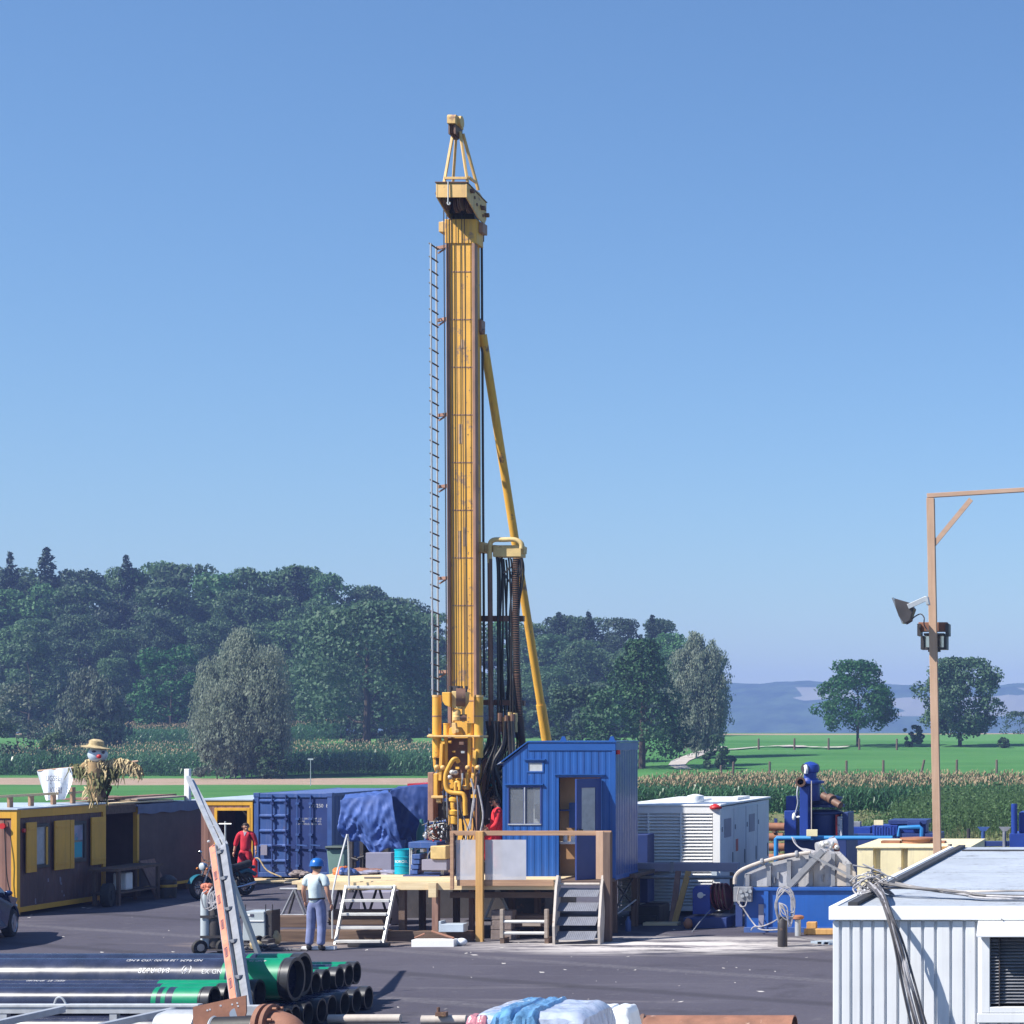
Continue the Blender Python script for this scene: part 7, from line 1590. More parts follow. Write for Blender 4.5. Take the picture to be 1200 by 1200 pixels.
# rusty plate and pipe elbow
T = thing('rusty_plate', 'rusty upright steel plate with bolt holes in front of the pipes', 'plate', (XX(258,27.2), 27.2, 0)); D = 27.2
m = MB(); m.prism([P(a,b_,D) for a, b_ in ((226,1180),(288,1166.5),(288.5,1186),(284,1202),(272,1250),(226.5,1260))],(0,.03,0)); m.build('plate', M['rust'], T)
m = MB()
for px, py in ((243,1184),(246,1183),(258.5,1178.5),(272,1177),(278,1175.5),(279,1179)): m.cyl(P(px,py,D-.006), P(px,py,D+.001), .013, n=8)
m.build('bolt_hole', M['white'], T)
m = MB(); m.cyl(P(276,1188,D-.004), P(276,1188,D+.001), .075, n=16); m.build('hole', M['palesheet'], T)
m = MB(); x = XX(228,D); m.box(x, XX(284,D), D-.3, D+.3, 0, .03); m.build('foot', M['rust'], T)
T = thing('pipe_elbow', 'rust brown flanged pipe elbow with a black sleeve in the foreground', 'pipe elbow', (XX(318,26.4), 26.4, 0)); D = 26.4
m = MB(); m.cyl(P(248,1206,D), P(306,1204,D), .155, n=24); m.build('sleeve', M['black'], T, smooth=True)
m = MB()
for px in (250.5, 300, 304): m.lathe(P(px,1206-(px-248)*.035,D), [(.158,-.018),(.172,0),(.158,.018)], 24, (1,0,.03))
m.build('clamp_ring', M['alu'], T, smooth=True)
m = MB(); m.lathe(P(311,1203,D), [(.17,-.06),(.27,-.055),(.29,-.04),(.29,.02),(.27,.03)], 30, (1,-.12,.05)); m.lathe(P(317,1203,D), [(.29,0),(.29,.05),(.25,.055)], 30, (1,-.12,.05)); m.build('flange', M['rust'], T, smooth=True)
m = MB(); m.tube([P(318,1203,D), P(330,1204,D-.03), P(342,1213,D-.06), P(350,1230,D-.08), P(352,1252,D-.08)], .20, 22, 6); m.build('elbow', M['rust'], T, smooth=True)
m = MB()
for q in range(8):
    a = q*math.pi/4+.3; c = P(317,1203,D) + Vector((.06, math.cos(a)*.25, math.sin(a)*.25)); m.cyl(c, c+Vector((.05,0,0)), .022, n=6)
m.build('flange_bolt', M['rustpipe'], T)
T = thing('steel_trestle', 'low steel trestle carrying the pipe elbow sleeve', 'trestle', (XX(275,26.4), 26.4, 0))
for px in (262, 292): m = MB(); x = XX(px,D); m.box(x-.05, x+.05, D-.25, D-.17, 0, .42); m.build('leg', M['rust'], T); m = MB(); m.box(x-.05, x+.05, D+.17, D+.25, 0, .42); m.build('leg', M['rust'], T); m = MB(); m.box(x-.06, x+.06, D-.26, D+.26, .42, .46); m.build('saddle', M['rust'], T)
m = MB(); m.lathe(P(214,1203,27.6), [(.01,-.35),(.18,-.33),(.23,-.2),(.23,.25),(.18,.3)], 20, (1,-.1,0)); tag(m.build('galvanised_drum', M['galv'], smooth=True), 'round galvanised drum end peeking out left of the rusty plate', 'drum')
# ---- ladder hoist
T = thing('ladder_hoist', 'slanting ladder hoist with an orange faced rail and a grey rail above the pipes', 'hoist', (XX(285,32.5), 32.5, 0))
B0, B1 = P(277,1180,28.75), P(251,994,33.2); G0, G1 = P(291,1182,28.75), P(262.5,992,33.2)
m = MB(); m.beam(B0, B1, .12, .10, up=(0,-1,.3)); lr = m.build('rail', M['steelgrey'], T, bevel=.004, label='left rail with an orange face')
dB = (B1-B0).normalized(); side = dB.cross(Vector((0,-1,.25))).normalized(); nrm = side.cross(dB).normalized()
if nrm.y > 0: nrm = -nrm
def strip(m, k0, k1, w0, w1, off, base=B0, tip=B1, thk=.004):
    a, b_ = base.lerp(tip,k0)+nrm*off, base.lerp(tip,k1)+nrm*off
    m.prism([a+side*w0, a+side*w1, b_+side*w1, b_+side*w0], nrm*thk)
m = MB(); strip(m, .0, 1, -.045, .05, .053); m.build('orange_panel', M['orange'], lr)
m = MB()
for k in (.09,.27,.44,.60,.76):
    strip(m,k,k+.055,-.022,-.016,.058); strip(m,k,k+.055,.016,.022,.058); strip(m,k,k+.004,-.022,.022,.0585); strip(m,k+.051,k+.055,-.022,.022,.0585)
    strip(m,k+.008,k+.047,-.006,.006,.0585)
m.build('marking', M['ink'], lr)
m = MB(); m.beam(G0, G1, .11, .09, up=(0,-1,.3)); m.build('rail', M['steelgrey'], T, bevel=.004, label='grey right rail')
for k in (.16,.37,.57,.77,.95):
    m = MB(); a = B0.lerp(B1,k); b_ = G0.lerp(G1,k); m.beam(a+nrm*.02, b_+nrm*.06+side*(-.0), .09, .05); m.build('rung', M['steelgrey'], T)
U = [(P(259,996,33.1), P(220.5,911,35.6)), (P(265,991,33.2), P(224,914,35.7))]
for a, b_ in U: m = MB(); m.beam(a, b_, .06, .06); m.build('upper_rail', M['galv'], T)
m = MB()
for k in (.12,.3,.5,.7,.9): m.cyl(U[0][0].lerp(U[0][1],k), U[1][0].lerp(U[1][1],k), .015, n=6)
m.build('upper_rung', M['galv'], T)
m = MB(); a = B1.lerp(G1,.5); m.beam((a.x+.35,a.y+1.2,0), a, .07); m.beam((a.x-.35,a.y+1.2,0), a, .07); m.build('prop', M['greybox'], T)
m = MB(); m.cyl((a.x+.1,a.y,a.z+.1),(a.x+.1,a.y,a.z+.42),.012,n=6); m.cyl((a.x,a.y,a.z+.38),(a.x+.2,a.y,a.z+.38),.012,n=6); m.ell((a.x-.12,a.y-.1,a.z+.1),.025,.025,.025,8,6); m.build('pulley_stay', M['alu'], T)
m = MB(); m.box(B0.x-.1, G0.x+.1, 28.68, 28.86, 0, max(.03,B0.z-.02)); m.build('foot', M['darksteel'], T)

# ---- gas bottle trolley
T = thing('bottle_trolley', 'hand trolley with two gas bottles and an orange bundle of hose behind the ladder hoist', 'trolley', (XX(249,40.6), 40.6, 0)); D = 40.6
m = MB(); m.lathe((XX(241,D),D,.12), [(.075,0),(.095,.02),(.095,.95),(.07,1.1),(.03,1.16),(.03,1.24)], 18); m.build('gas_bottle', M['greybox'], T, smooth=True, label='pale grey gas bottle')
m = MB(); m.lathe((XX(251,D),D+.05,.12), [(.1,0),(.12,.02),(.12,1.0),(.08,1.15),(.03,1.2)], 18); m.lathe((XX(261,D),D+.1,.12), [(.1,0),(.12,.02),(.12,.9),(.08,1.05),(.03,1.1)], 18); m.build('gas_bottle', M['darksteel'], T, smooth=True, label='dark gas bottles')
m = MB(); m.lathe((XX(241.5,D)-.05,D-.17,.15), [(.05,-.05),(.14,-.045),(.15,-.03),(.15,.03),(.14,.045),(.05,.05)], 22, (1,-.75,0)); m.build('wheel', M['tyre'], T, smooth=True)
m = MB(); m.lathe((XX(241.5,D)-.05,D-.17,.15), [(.02,-.06),(.075,-.055),(.075,.055),(.02,.06)], 16, (1,-.75,0)); m.build('hub', M['stringer'], T, smooth=True)
m = MB(); m.lathe((XX(262,D),D+.0,.15), [(.05,-.05),(.14,-.045),(.15,-.03),(.15,.03),(.14,.045),(.05,.05)], 22, (1,-.75,0)); m.build('wheel', M['tyre'], T, smooth=True)
m = MB(); m.beam((XX(238,D),D-.12,.75),(XX(264,D),D-.06,.75),.02,.05); m.beam((XX(238,D),D-.12,.35),(XX(264,D),D-.06,.35),.02,.05); m.box(XX(237,D), XX(266,D), D-.15, D+.25, .08, .11); m.cyl((XX(237,D),D+.15,.1),(XX(238,D),D+.25,1.25),.018,n=7); m.cyl((XX(265,D),D+.2,.1),(XX(266,D),D+.3,1.25),.018,n=7); m.build('frame', M['darksteel'], T)
random.seed(77); m = MB()
for q in range(7): m.ell(P(random.uniform(238,246), random.uniform(1038,1050), D-.05), .07, .06, .06, 8, 6, .15)
m.build('regulator_bundle', M['orange'], T)
m = MB()
for q in range(10):
    a = random.uniform(240,258); m.tube([P(a,1042+random.uniform(-3,4),D-.12), P(a-random.uniform(3,9),1050,D-.2), P(a-2,1060+random.uniform(-4,8),D-.2), P(a+random.uniform(2,14),1056,D-.2), P(a+8,1046,D-.12)], .013, 6, 4)
m.build('hose', M['greycable'], T, smooth=True)
# ---- welding machine
T = thing('welding_machine', 'grey cabinet welding machine on small wheels right of the ladder hoist', 'welding machine', (XX(297,42), 42, 0)); D = 42
x0, x1 = XX(284,D), XX(310.5,D)
m = MB(); m.prism([(x0,D,.12),(x1+.0,D,.12),(x1-.01,D,.56),(x1-.02,D,.72),(x0+.02,D,.72),(x0+.01,D,.56)],(0,.5,0)); m.build('cabinet', M['greybox'], T, bevel=.015)
m = MB(); m.box(x0+.02, x1-.02, D-.02, D-.002, .52, .54); m.box(x0+.08, x0+.16, D-.012, D-.002, .63, .67); m.build('panel_line', M['white'], T); m = MB(); m.box(x0+.17, x0+.23, D-.012, D-.002, .62, .67); m.build('display', M['ink'], T)
m = MB(); m.box(x1+.002, x1+.12, D+.05, D+.45, .15, .74); m.build('side_pack', M['darksteel'], T, bevel=.01)
m = MB()
for x in (x0+.02, x1-.03, x1+.11): m.cyl((x,D+.1,.7),(x,D+.1,.86),.01,n=6)
m.tube([(x0-.02,D+.05,.68),(x0-.1,D,.5),(x0-.09,D,.3),(x0-.02,D+.05,.25)], .022, 6, 4); m.build('handle', M['darksteel'], T)
for x in (x0+.36, x1+.06): m = MB(); m.lathe((x,D-.06,.12), [(.03,-.04),(.11,-.035),(.12,0),(.11,.035),(.03,.04)], 18, (1,-.5,0)); m.build('wheel', M['tyre'], T, smooth=True)
m = MB(); m.box(x0+.02, x0+.1, D+.02, D+.1, 0, .118); m.build('foot', M['darksteel'], T)
random.seed(9)
bundle('cable_heap', [[(XX(300,41.5)+random.uniform(-.3,.9),41.4+random.uniform(-.2,.2),.03), (XX(305,41.5)+random.uniform(-.3,.6),41.3+random.uniform(-.2,.3),.12), (XX(318,41.5)+random.uniform(-.4,.4),41.4+random.uniform(-.2,.2),.05), (XX(325,41.5)+random.uniform(-.4,.8),41.2+random.uniform(-.2,.3),.03)] for q in range(9)], .018, 'darkcable', 'heap of dark welding cable on the ground beside the welding machine')
m = MB(); m.ell((XX(322,42.2),42.2,.16),.13,.12,.15,10,7,.12); m.ell((XX(300,41.3),41.3,.1),.13,.1,.1,10,7,.12); tag(m.build('rope_heap', M['straw'], smooth=True), 'pale tangled rope beside the welding machine', 'rope')
m = MB(); m.box(XX(308,41.6), XX(318,41.6), 41.5, 41.8, .02, .2); tag(m.build('tool_bag', M['darksteel'], bevel=.03), 'dark tool bag lying right of the welding machine', 'bag')

# ---- wrapped pallet, sack, trough and poles at the bottom edge
T = thing('wrapped_pallet', 'pallet of sacks wrapped in blue and clear film at the bottom centre', 'pallet', (XX(632,24.1), 24.1, 0)); ya, yb = 23.45, 24.75; xa, xb = XX(548,ya), XX(682,ya); zt = 1.2
def puffy(xa, xb, ya, yb, za, zb_, nx, ny, amp, seed):
    v = []; f = []
    def top(u, w_): return zb_ - .08*(max(0,abs(u-.5)*2-.75)/.25)**2 - .07*(max(0,abs(w_-.5)*2-.75)/.25)**2 + amp*mno.noise((u*7,w_*6,seed)) - .03*(abs(u-.5) < .035) + amp*.4*mno.noise((u*22,w_*18,seed+3))
    m = MB()
    for j in range(ny+1):
        for i in range(nx+1): u, w_ = i/nx, j/ny; v.append((xa+(xb-xa)*u, ya+(yb-ya)*w_, top(u,w_)))
    f = [(j*(nx+1)+i, j*(nx+1)+i+1, (j+1)*(nx+1)+i+1, (j+1)*(nx+1)+i) for j in range(ny) for i in range(nx)]; m.add(v, f)
    def wall(p, n_, k=8):
        v = []; 
        for q in range(k+1):
            for i in range(n_+1):
                x, y_, o, (u,w_) = p(i/n_); t_ = q/k; bul = .05*math.sin(math.pi*min(1,t_*1.0))+.03*mno.noise((i*.6,q*.7,seed)); b_ = 0 if q == 0 else bul
                v.append((x+o[0]*b_, y_+o[1]*b_, top(u,w_)*(1-t_)+za*t_))
        m.add(v, [(q*(n_+1)+i, q*(n_+1)+i+1, (q+1)*(n_+1)+i+1, (q+1)*(n_+1)+i) for q in range(k) for i in range(n_)])
    wall(lambda u: (xa+(xb-xa)*u, ya, (0,-1), (u,0)), nx); wall(lambda u: (xb, ya+(yb-ya)*u, (1,0), (1,u)), ny); wall(lambda u: (xb+(xa-xb)*u, yb, (0,1), (1-u,1)), nx); wall(lambda u: (xa, yb+(ya-yb)*u, (-1,0), (0,1-u)), ny)
    return m
puffy(xa+.0, xb, ya, yb, .15, zt-.02, 40, 30, .022, 1).build('wrapped_sacks', M['wrap'], T, smooth=True)
m = puffy(XX(576,ya), XX(630,ya), ya-.06, yb+.03, .2, zt+.015, 30, 26, .035, 6); m.build('blue_film', M['wrapblue'], T, smooth=True)
m = puffy(xa-.02, XX(572,ya)-.0, ya-.03, ya+.25, .2, zt-.05, 12, 8, .015, 9); m.build('printed_sack', M['wrapred'], T, smooth=True)
m = MB()
for x in (xa+.1, (xa+xb)/2, xb-.1): m.box(x-.07, x+.07, ya+.02, yb-.02, 0, .11)
m.box(xa, xb, ya, yb, .112, .14); m.build('pallet_base', M['greywood'], T)
puffy(XX(699,25.3), XX(742,25.3), 25.1, 25.6, 0, ZZ(1181,25.3), 16, 10, .01, 14); m = puffy(XX(699,25.3), XX(742,25.3), 25.1, 25.6, 0, ZZ(1181,25.3)+.02, 16, 10, .012, 14); tag(m.build('white_sack', M['jug'], smooth=True), 'plump white bulk sack just right of the wrapped pallet', 'sack')
T = thing('steel_trough', 'rusty half round steel trough lying along the bottom edge', 'trough', (XX(840,29.6), 29.6, 0)); D = 29.6; n = 12
x0, x1 = XX(757,D), XX(931,D); v = []; rr = .31
outl = [(math.cos(math.pi*i/n)*rr, math.sin(math.pi*i/n)*rr) for i in range(n+1)]
m = MB(); m.prism([(x0,D+a,b_+.0) for a, b_ in outl] + [(x0,D+a*.93,b_*.93) for a, b_ in reversed(outl)], (x1-x0,0,0)); m.build('shell', M['rust'], T, smooth=True)
m = MB(); m.prism([(XX(733,D),D-.32,.0),(x0-.003,D-.32,.0),(x0-.003,D-.1,.33),(x0-.05,D-.05,.335),(XX(737,D),D-.2,.12)],(0,.05,0)); m.build('lip', M['brownsteel'], T)
for pa, pb_, D, lab in ((385,468,30.9,'pale round pole lying on the ground right of the pipe ends'),(494,545,30.8,'pale pole lying on the ground left of the wrapped pallet')):
    m = MB(); m.cyl((XX(pa,D),D,.07),(XX(pb_,D),D+.05,.07),.07,n=12); tag(m.build('round_pole', M['stringer'], smooth=True), lab, 'pole')
m = MB(); x = XX(519,30.8); m.box(x-.08, x+.08, 30.7, 30.8, .14, .2); m.cyl((x-.05,30.75,.2),(x-.05,30.75,.27),.025); tag(m.build('clamp_piece', M['brownsteel']), 'small rusty clamp lying on the pale pole', 'clamp')
random.seed(50); m = MB()
for q in range(120):
    D = random.uniform(29.5,56); px = random.uniform(-20,960) if q % 3 else random.uniform(480,960); x = XX(px,D); s_ = random.choice([.008,.012,.018,.03]) * (1.4 if D > 40 else 1); a = random.uniform(0,3.1); c_, n_ = math.cos(a)*s_*random.uniform(1,3.0), math.sin(a)*s_
    m.add([(x-c_,D-n_,.008),(x+n_,D-c_,.012),(x+c_,D+n_,.02),(x-n_*.7,D+c_*.7,.01)],[(0,1,2,3)])
tag(m.build('litter', M['litter']), 'scattered pale scraps and chips on the asphalt', 'litter', None, 'stuff')

# ================================================================== motorcycle
MC = thing('motorcycle', 'parked motorcycle with a round chrome headlight beside the open doorway', 'motorcycle', (XX(240,54.3), 54.3, 0), R(0))
hd_ = Vector((-.45,-1.0,0)).normalized()     # direction of travel
rt = Vector((-hd_.y, hd_.x, 0)); O = Vector((XX(234,53.9),53.9,0))
def mc(u, s_, z): return O - hd_*u + rt*s_ + Vector((0,0,z))     # u metres behind the front axle
for u, nm in ((0,'front'),(1.45,'rear')):
    m = MB(); c = mc(u,0,.31); m.lathe(c, [(.20,-.05),(.27,-.055),(.305,-.03),(.315,0),(.305,.03),(.27,.055),(.20,.05),(.20,-.05)], 28, rt); ty = m.build('wheel', M['tyre'], MC, smooth=True)
    m = MB(); m.lathe(c, [(.205,-.035),(.185,0),(.205,.035),(.2,.0),(.205,-.035)], 28, rt); m.cyl(c-rt*.07, c+rt*.07, .04)
    for q in range(10): a = q*math.pi/5; e = hd_*math.cos(a)+Vector((0,0,math.sin(a))); m.cyl(c+e*.03, c+e*.2, .006, n=5)
    m.build('rim', M['chrome'], ty, smooth=True)
for s_ in (-.09,.09): m = MB(); m.cyl(mc(0,s_,.31), mc(.28,s_,.92), .026, n=9); m.build('fork', M['chrome'], MC, smooth=True)
m = MB()
for q in range(9):
    a = R(20+q*16); c0 = mc(0,0,.31) - hd_*(-math.cos(a))*.35*1 + Vector((0,0,math.sin(a)*.35)); 
    a2 = R(20+(q+1)*16); c1 = mc(0,0,.31) - hd_*(-math.cos(a2))*.35 + Vector((0,0,math.sin(a2)*.35)); m.quad(c0-rt*.075, c0+rt*.075, c1+rt*.075, c1-rt*.075)
m.build('mudguard', M['mudguard'], MC, smooth=True)
m = MB(); c = mc(.1,0,.86); m.lathe(c, [(.03,-.1),(.08,-.09),(.105,.0),(.11,.03),(.1,.04)], 20, hd_); m.build('headlight', M['chrome'], MC, smooth=True); 
m = MB(); c = mc(.055,0,.86); m.lathe(c, [(.098,0),(.07,.02),(.01,.03)], 20, hd_); m.build('lens', M['palesheet'], MC, smooth=True)
m = MB(); m.tube([mc(.45,-.36,.98), mc(.33,-.22,1.02), mc(.28,0,.98), mc(.33,.22,1.02), mc(.45,.36,.98)], .014, 7, 4); m.build('handlebar', M['darksteel'], MC, smooth=True)
for s_ in (-.3,.3):
    m = MB(); m.cyl(mc(.38,s_,1.0), mc(.33,s_*1.2,1.2), .007, n=5); m.ell(mc(.33,s_*1.25,1.22), .06,.03,.045, 10, 7); m.build('mirror', M['chrome'], MC, smooth=True)
    m = MB(); m.ell(mc(.08,s_*.6,.80), .035,.035,.035, 9, 7); m.build('indicator', M['amber'], MC, smooth=True)
m = MB(); m.ell(mc(.62,0,.80), .16,.30,.14, 14, 9); m.build('fuel_tank', M['mudguard'], MC, smooth=True)
m = MB(); m.tube([mc(.85,0,.80), mc(1.1,0,.77), mc(1.4,0,.82), mc(1.6,0,.86)], .10, 10, 4); m.build('seat', M['black'], MC, smooth=True)
m = MB(); m.obox(mc(.68,0,.45), .26, .42, .34, Matrix.Rotation(math.atan2(hd_.y,hd_.x)-math.pi/2,3,'Z')); m.cyl(mc(.6,-.17,.38), mc(.6,.17,.38), .13); m.build('engine', M['darksteel'], MC, bevel=.02)
m = MB(); m.cyl(mc(.3,0,.85), mc(1.45,0,.35), .025); m.cyl(mc(.3,0,.8), mc(.5,0,.28), .025); m.cyl(mc(.5,0,.28), mc(1.1,0,.28), .025); m.cyl(mc(1.05,.1,.75), mc(1.45,.1,.35), .03); m.cyl(mc(1.05,-.1,.75), mc(1.45,-.1,.35), .03); m.build('frame', M['black'], MC, smooth=True)
m = MB(); m.tube([mc(.5,.14,.42), mc(.5,.17,.25), mc(.9,.18,.24), mc(1.6,.2,.34)], .04, 9, 4); m.build('exhaust', M['chrome'], MC, smooth=True)
m = MB(); m.tube([mc(1.2,0,.6), mc(1.5,0,.68), mc(1.78,0,.55)], .06, 8, 4); m.ell(mc(1.72,0,.75), .06,.06,.05); m.build('tail', M['mudguard'], MC, smooth=True)
m = MB(); m.cyl(mc(.75,-.12,.28), mc(.8,-.32,.0), .014); m.build('side_stand', M['darksteel'], MC)

# ================================================================== car at the left edge
yaw = R(14)
CA = thing('parked_car', 'dark blue parked car cut off by the left edge', 'car', (XX(6,43.7)-.50, 42.6, 0), yaw)
def cl(x, y, z): return (x, y, z)      # local frame: nose towards +Y, width along X
prof = [(2.05,.32),(2.1,.5),(2.02,.66),(1.75,.80),(.95,.93),(.30,1.36),(-.15,1.44),(-1.2,1.42),(-1.75,1.02),(-1.98,.92),(-2.02,.45),(-1.98,.28)]
m = MB(CA); arch = lambda cy: [(cy+.36*math.cos(t), .30+.36*math.sin(t)) for t in [math.pi*i/8 for i in range(9)]]
side_ = prof + [(-1.66,.24)] + list(reversed(arch(-1.28)))[::1] + [(-.9,.22),(.9,.22)] + list(reversed(arch(1.28))) + [(1.7,.26)]
pts_ = []
for (yy_, zz) in side_:
    pts_.append((yy_, zz))
def inset(z): return .83 - max(0, (z-.85))*.30 - max(0,.45-z)*.08
n_ = len(pts_); vL = [(-inset(z), y_, z) for y_, z in pts_]; vR = [(inset(z), y_, z) for y_, z in pts_]
for q in range(n_):
    for V_ in (vL, vR):
        x, y_, z = V_[q]
        if y_ > 1.6: V_[q] = (x*(1-.28*((y_-1.6)/.5)**1.5), y_, z)
m.add(vL+vR, [tuple(range(n_-1,-1,-1)), tuple(range(n_, 2*n_))] + [(i, (i+1)%n_, n_+(i+1)%n_, n_+i) for i in range(n_)])
m.build('body', M['carblue'], CA, bevel=.03)
for s_ in (-1,1):
    m = MB(CA); X_ = s_*.70; e = s_*.125
    m.add([(X_+s_*.062,.80,.98),(X_-s_*.02,.33,1.30),(X_-s_*.02,-1.05,1.34),(X_+s_*.05,-1.5,1.02)] + [(X_+s_*.062-s_*.02,.80,.98),(X_-s_*.04,.33,1.30),(X_-s_*.04,-1.05,1.34),(X_+s_*.03,-1.5,1.02)], [(0,1,2,3),(7,6,5,4),(0,4,5,1),(1,5,6,2),(2,6,7,3),(3,7,4,0)])
    m.v = m.v; m.build('side_window', M['glass'], CA)
    m = MB(CA); m.ell((s_*.58, 1.93, .62), .14,.12,.08, 12, 8); m.build('headlight', M['palesheet'], CA, smooth=True)
    m = MB(CA); m.ell((s_*.88, .72, .98), .08,.05,.06, 10, 7); m.build('mirror', M['carblue'], CA, smooth=True)
    for cy in (1.28, -1.28):
        m = MB(CA); c = (s_*.74, cy, .30); m.lathe(c, [(.17,-.1),(.27,-.1),(.30,-.07),(.30,.07),(.27,.1),(.2,.1),(.2,.02)], 26, (1,0,0)); w_ = m.build('wheel', M['tyre'], CA, smooth=True)
        m = MB(CA); c = Vector((s_*.845, cy, .30)); m.lathe(c, [(.205,-.02),(.2,.0),(.185,-.02),(.18,-.03)], 24, (s_,0,0)); m.cyl(c-Vector((s_*.05,0,0)), c, .06)
        for q in range(9): a = q*2*math.pi/9; m.beam(c+Vector((-s_*.02,math.cos(a)*.04,math.sin(a)*.04)), c+Vector((-s_*.02,math.cos(a)*.19,math.sin(a)*.19)), .035, .02, up=(1,0,0))
        m.build('rim', M['rim'], w_, smooth=True)
m = MB(CA); m.box(-.66,.66,2.02,2.13,.34,.50); m.build('bumper', M['lavender'], CA, bevel=.03)
m = MB(CA); m.add([(-.66,.90,.965),(.66,.90,.965),(.56,.36,1.33),(-.56,.36,1.33)],[(0,1,2,3)]); m.v = [(a,b_,c_+.012) for a,b_,c_ in m.v]; m.build('windscreen', M['glass'], CA)
# ================================================================== people
def skin(verts, edges, radii, sub=2, root=0):
    me = bpy.data.meshes.new('figure'); me.from_pydata([tuple(v) for v in verts], edges, []); o = bpy.data.objects.new('figure', me); COL.objects.link(o)
    o.modifiers.new('skin', 'SKIN').use_smooth_shade = True
    for i, r_ in enumerate(radii):
        d = me.skin_vertices[0].data[i]; d.radius = (r_, r_) if isinstance(r_, (int,float)) else r_; d.use_root = (i == root)
    ss = o.modifiers.new('sub', 'SUBSURF'); ss.levels = sub; ss.render_levels = sub
    dg = bpy.context.evaluated_depsgraph_get(); ev = o.evaluated_get(dg); me2 = bpy.data.meshes.new_from_object(ev)
    v = [tuple(x.co) for x in me2.vertices]; f = [tuple(p.vertices) for p in me2.polygons]
    bpy.data.objects.remove(o); bpy.data.meshes.remove(me); bpy.data.meshes.remove(me2); return v, f
BASE = dict(pelvis=(0,0,.96), waist=(0,.0,1.10), chest=(0,.02,1.30), neckb=(0,.02,1.47), neck=(0,.01,1.55), head=(0,-.01,1.645), top=(0,.0,1.70),
    shL=(.185,.02,1.43), elL=(.25,.05,1.16), wrL=(.265,-.02,.92), shR=(-.185,.02,1.43), elR=(-.25,.05,1.16), wrR=(-.265,-.02,.92),
    hipL=(.09,0,.92), knL=(.10,-.02,.50), anL=(.105,.03,.09), toL=(.12,-.13,.035), hipR=(-.09,0,.92), knR=(-.10,-.02,.50), anR=(-.105,.03,.09), toR=(-.12,-.13,.035))
def figure(T, J, cover, skin_mat, cloth):
    """cover: list of (name, material, [joint chains with radii]) worn over one continuous skinned body"""
    names = list(J); ix = {n_: i for i, n_ in enumerate(names)}
    E = [('pelvis','waist'),('waist','chest'),('chest','neckb'),('neckb','neck'),('neck','head'),('head','top'),('neckb','shL'),('shL','elL'),('elL','wrL'),('neckb','shR'),('shR','elR'),('elR','wrR'),('pelvis','hipL'),('hipL','knL'),('knL','anL'),('anL','toL'),('pelvis','hipR'),('hipR','knR'),('knR','anR'),('anR','toR')]
    rad = dict(pelvis=.13, waist=.12, chest=.14, neckb=.08, neck=.055, head=.095, top=.075, shL=.065, elL=.043, wrL=.030, shR=.065, elR=.043, wrR=.030, hipL=.085, knL=.058, anL=.04, toL=.035, hipR=.085, knR=.058, anR=.04, toR=.035)
    m = MB(T); v, f = skin([J[n_] for n_ in names], [(ix[a], ix[b_]) for a, b_ in E], [rad[n_] for n_ in names], 2, ix['pelvis']); m.add(v, f)
    hd = Vector(J['head']); up = (Vector(J['top'])-Vector(J['neck'])).normalized(); fw = Vector(J.get('_face', (0,-1,0))) if '_face' in J else FACE; sd = fw.cross(up).normalized()
    # nose, ears, chin
    m.ell(hd+fw*.10-up*.0, .016,.022,.024, 8, 6); m.ell(hd+fw*.075-up*.065, .04,.035,.03, 8, 6); m.ell(hd+sd*.088, .015,.02,.035, 8, 6); m.ell(hd-sd*.088, .015,.02,.035, 8, 6)
    # hands: palm and five fingers each
    for S_ in 'LR':
        w_ = Vector(J['wr'+S_]); d = (w_-Vector(J['el'+S_])).normalized(); fwd = Vector((0,-1,0)); ac = d.cross(Vector((1 if S_ == 'L' else -1,0,0))).normalized()
        if ac.length < .1: ac = fwd
        pc = w_+d*.05; inn = d.cross(ac).normalized()
        v, f = skin([w_-d*.01, w_+d*.05, w_+d*.085], [(0,1),(1,2)], [.028,.036,.032], 1); m.add(v, f)
        for k, L in enumerate((.062,.075,.07,.055)):
            b_ = w_+d*.08+ac*(.026-.0175*k); c1 = b_+d*L*.55+inn*.006; c2 = c1+d*L*.4+inn*.022; v, f = skin([b_-d*.03, b_, c1, c2], [(0,1),(1,2),(2,3)], [.009,.0095,.009,.0075], 1, 0); m.add(v, f)
        b_ = w_+d*.03+ac*.03; v, f = skin([b_-ac*.015, b_+ac*.018+d*.02, b_+ac*.03+d*.055], [(0,1),(1,2)], [.012,.011,.009], 1, 0); m.add(v, f)
    m.build('body', M[skin_mat], T, smooth=True)
    m = MB(T)
    for s_ in (-1,1): m.ell(hd+fw*.088+sd*s_*.033+up*.012, .012,.012,.007, 8, 5)
    m.ell(hd+fw*.094-up*.045, .022,.008,.006, 8, 5); m.build('face_marks', M['hair'], T, smooth=True)
    for nm, mk, ch in cover:
        m = MB(T)
        for chain, sub in ch:
            pts_ = [c[0] if not isinstance(c[0], str) else J[c[0]] for c in chain[0]]; idx = chain[1]
            v, f = skin(pts_, idx, [c[1] for c in chain[0]], 2, 0); m.add(v, f)
        m.build(nm, M[mk], T, smooth=True)
    return hd, up, fw, sd
FACE = Vector((0,-1,0))
def lerp(a, b_, k): return tuple(Vector(a).lerp(Vector(b_), k))
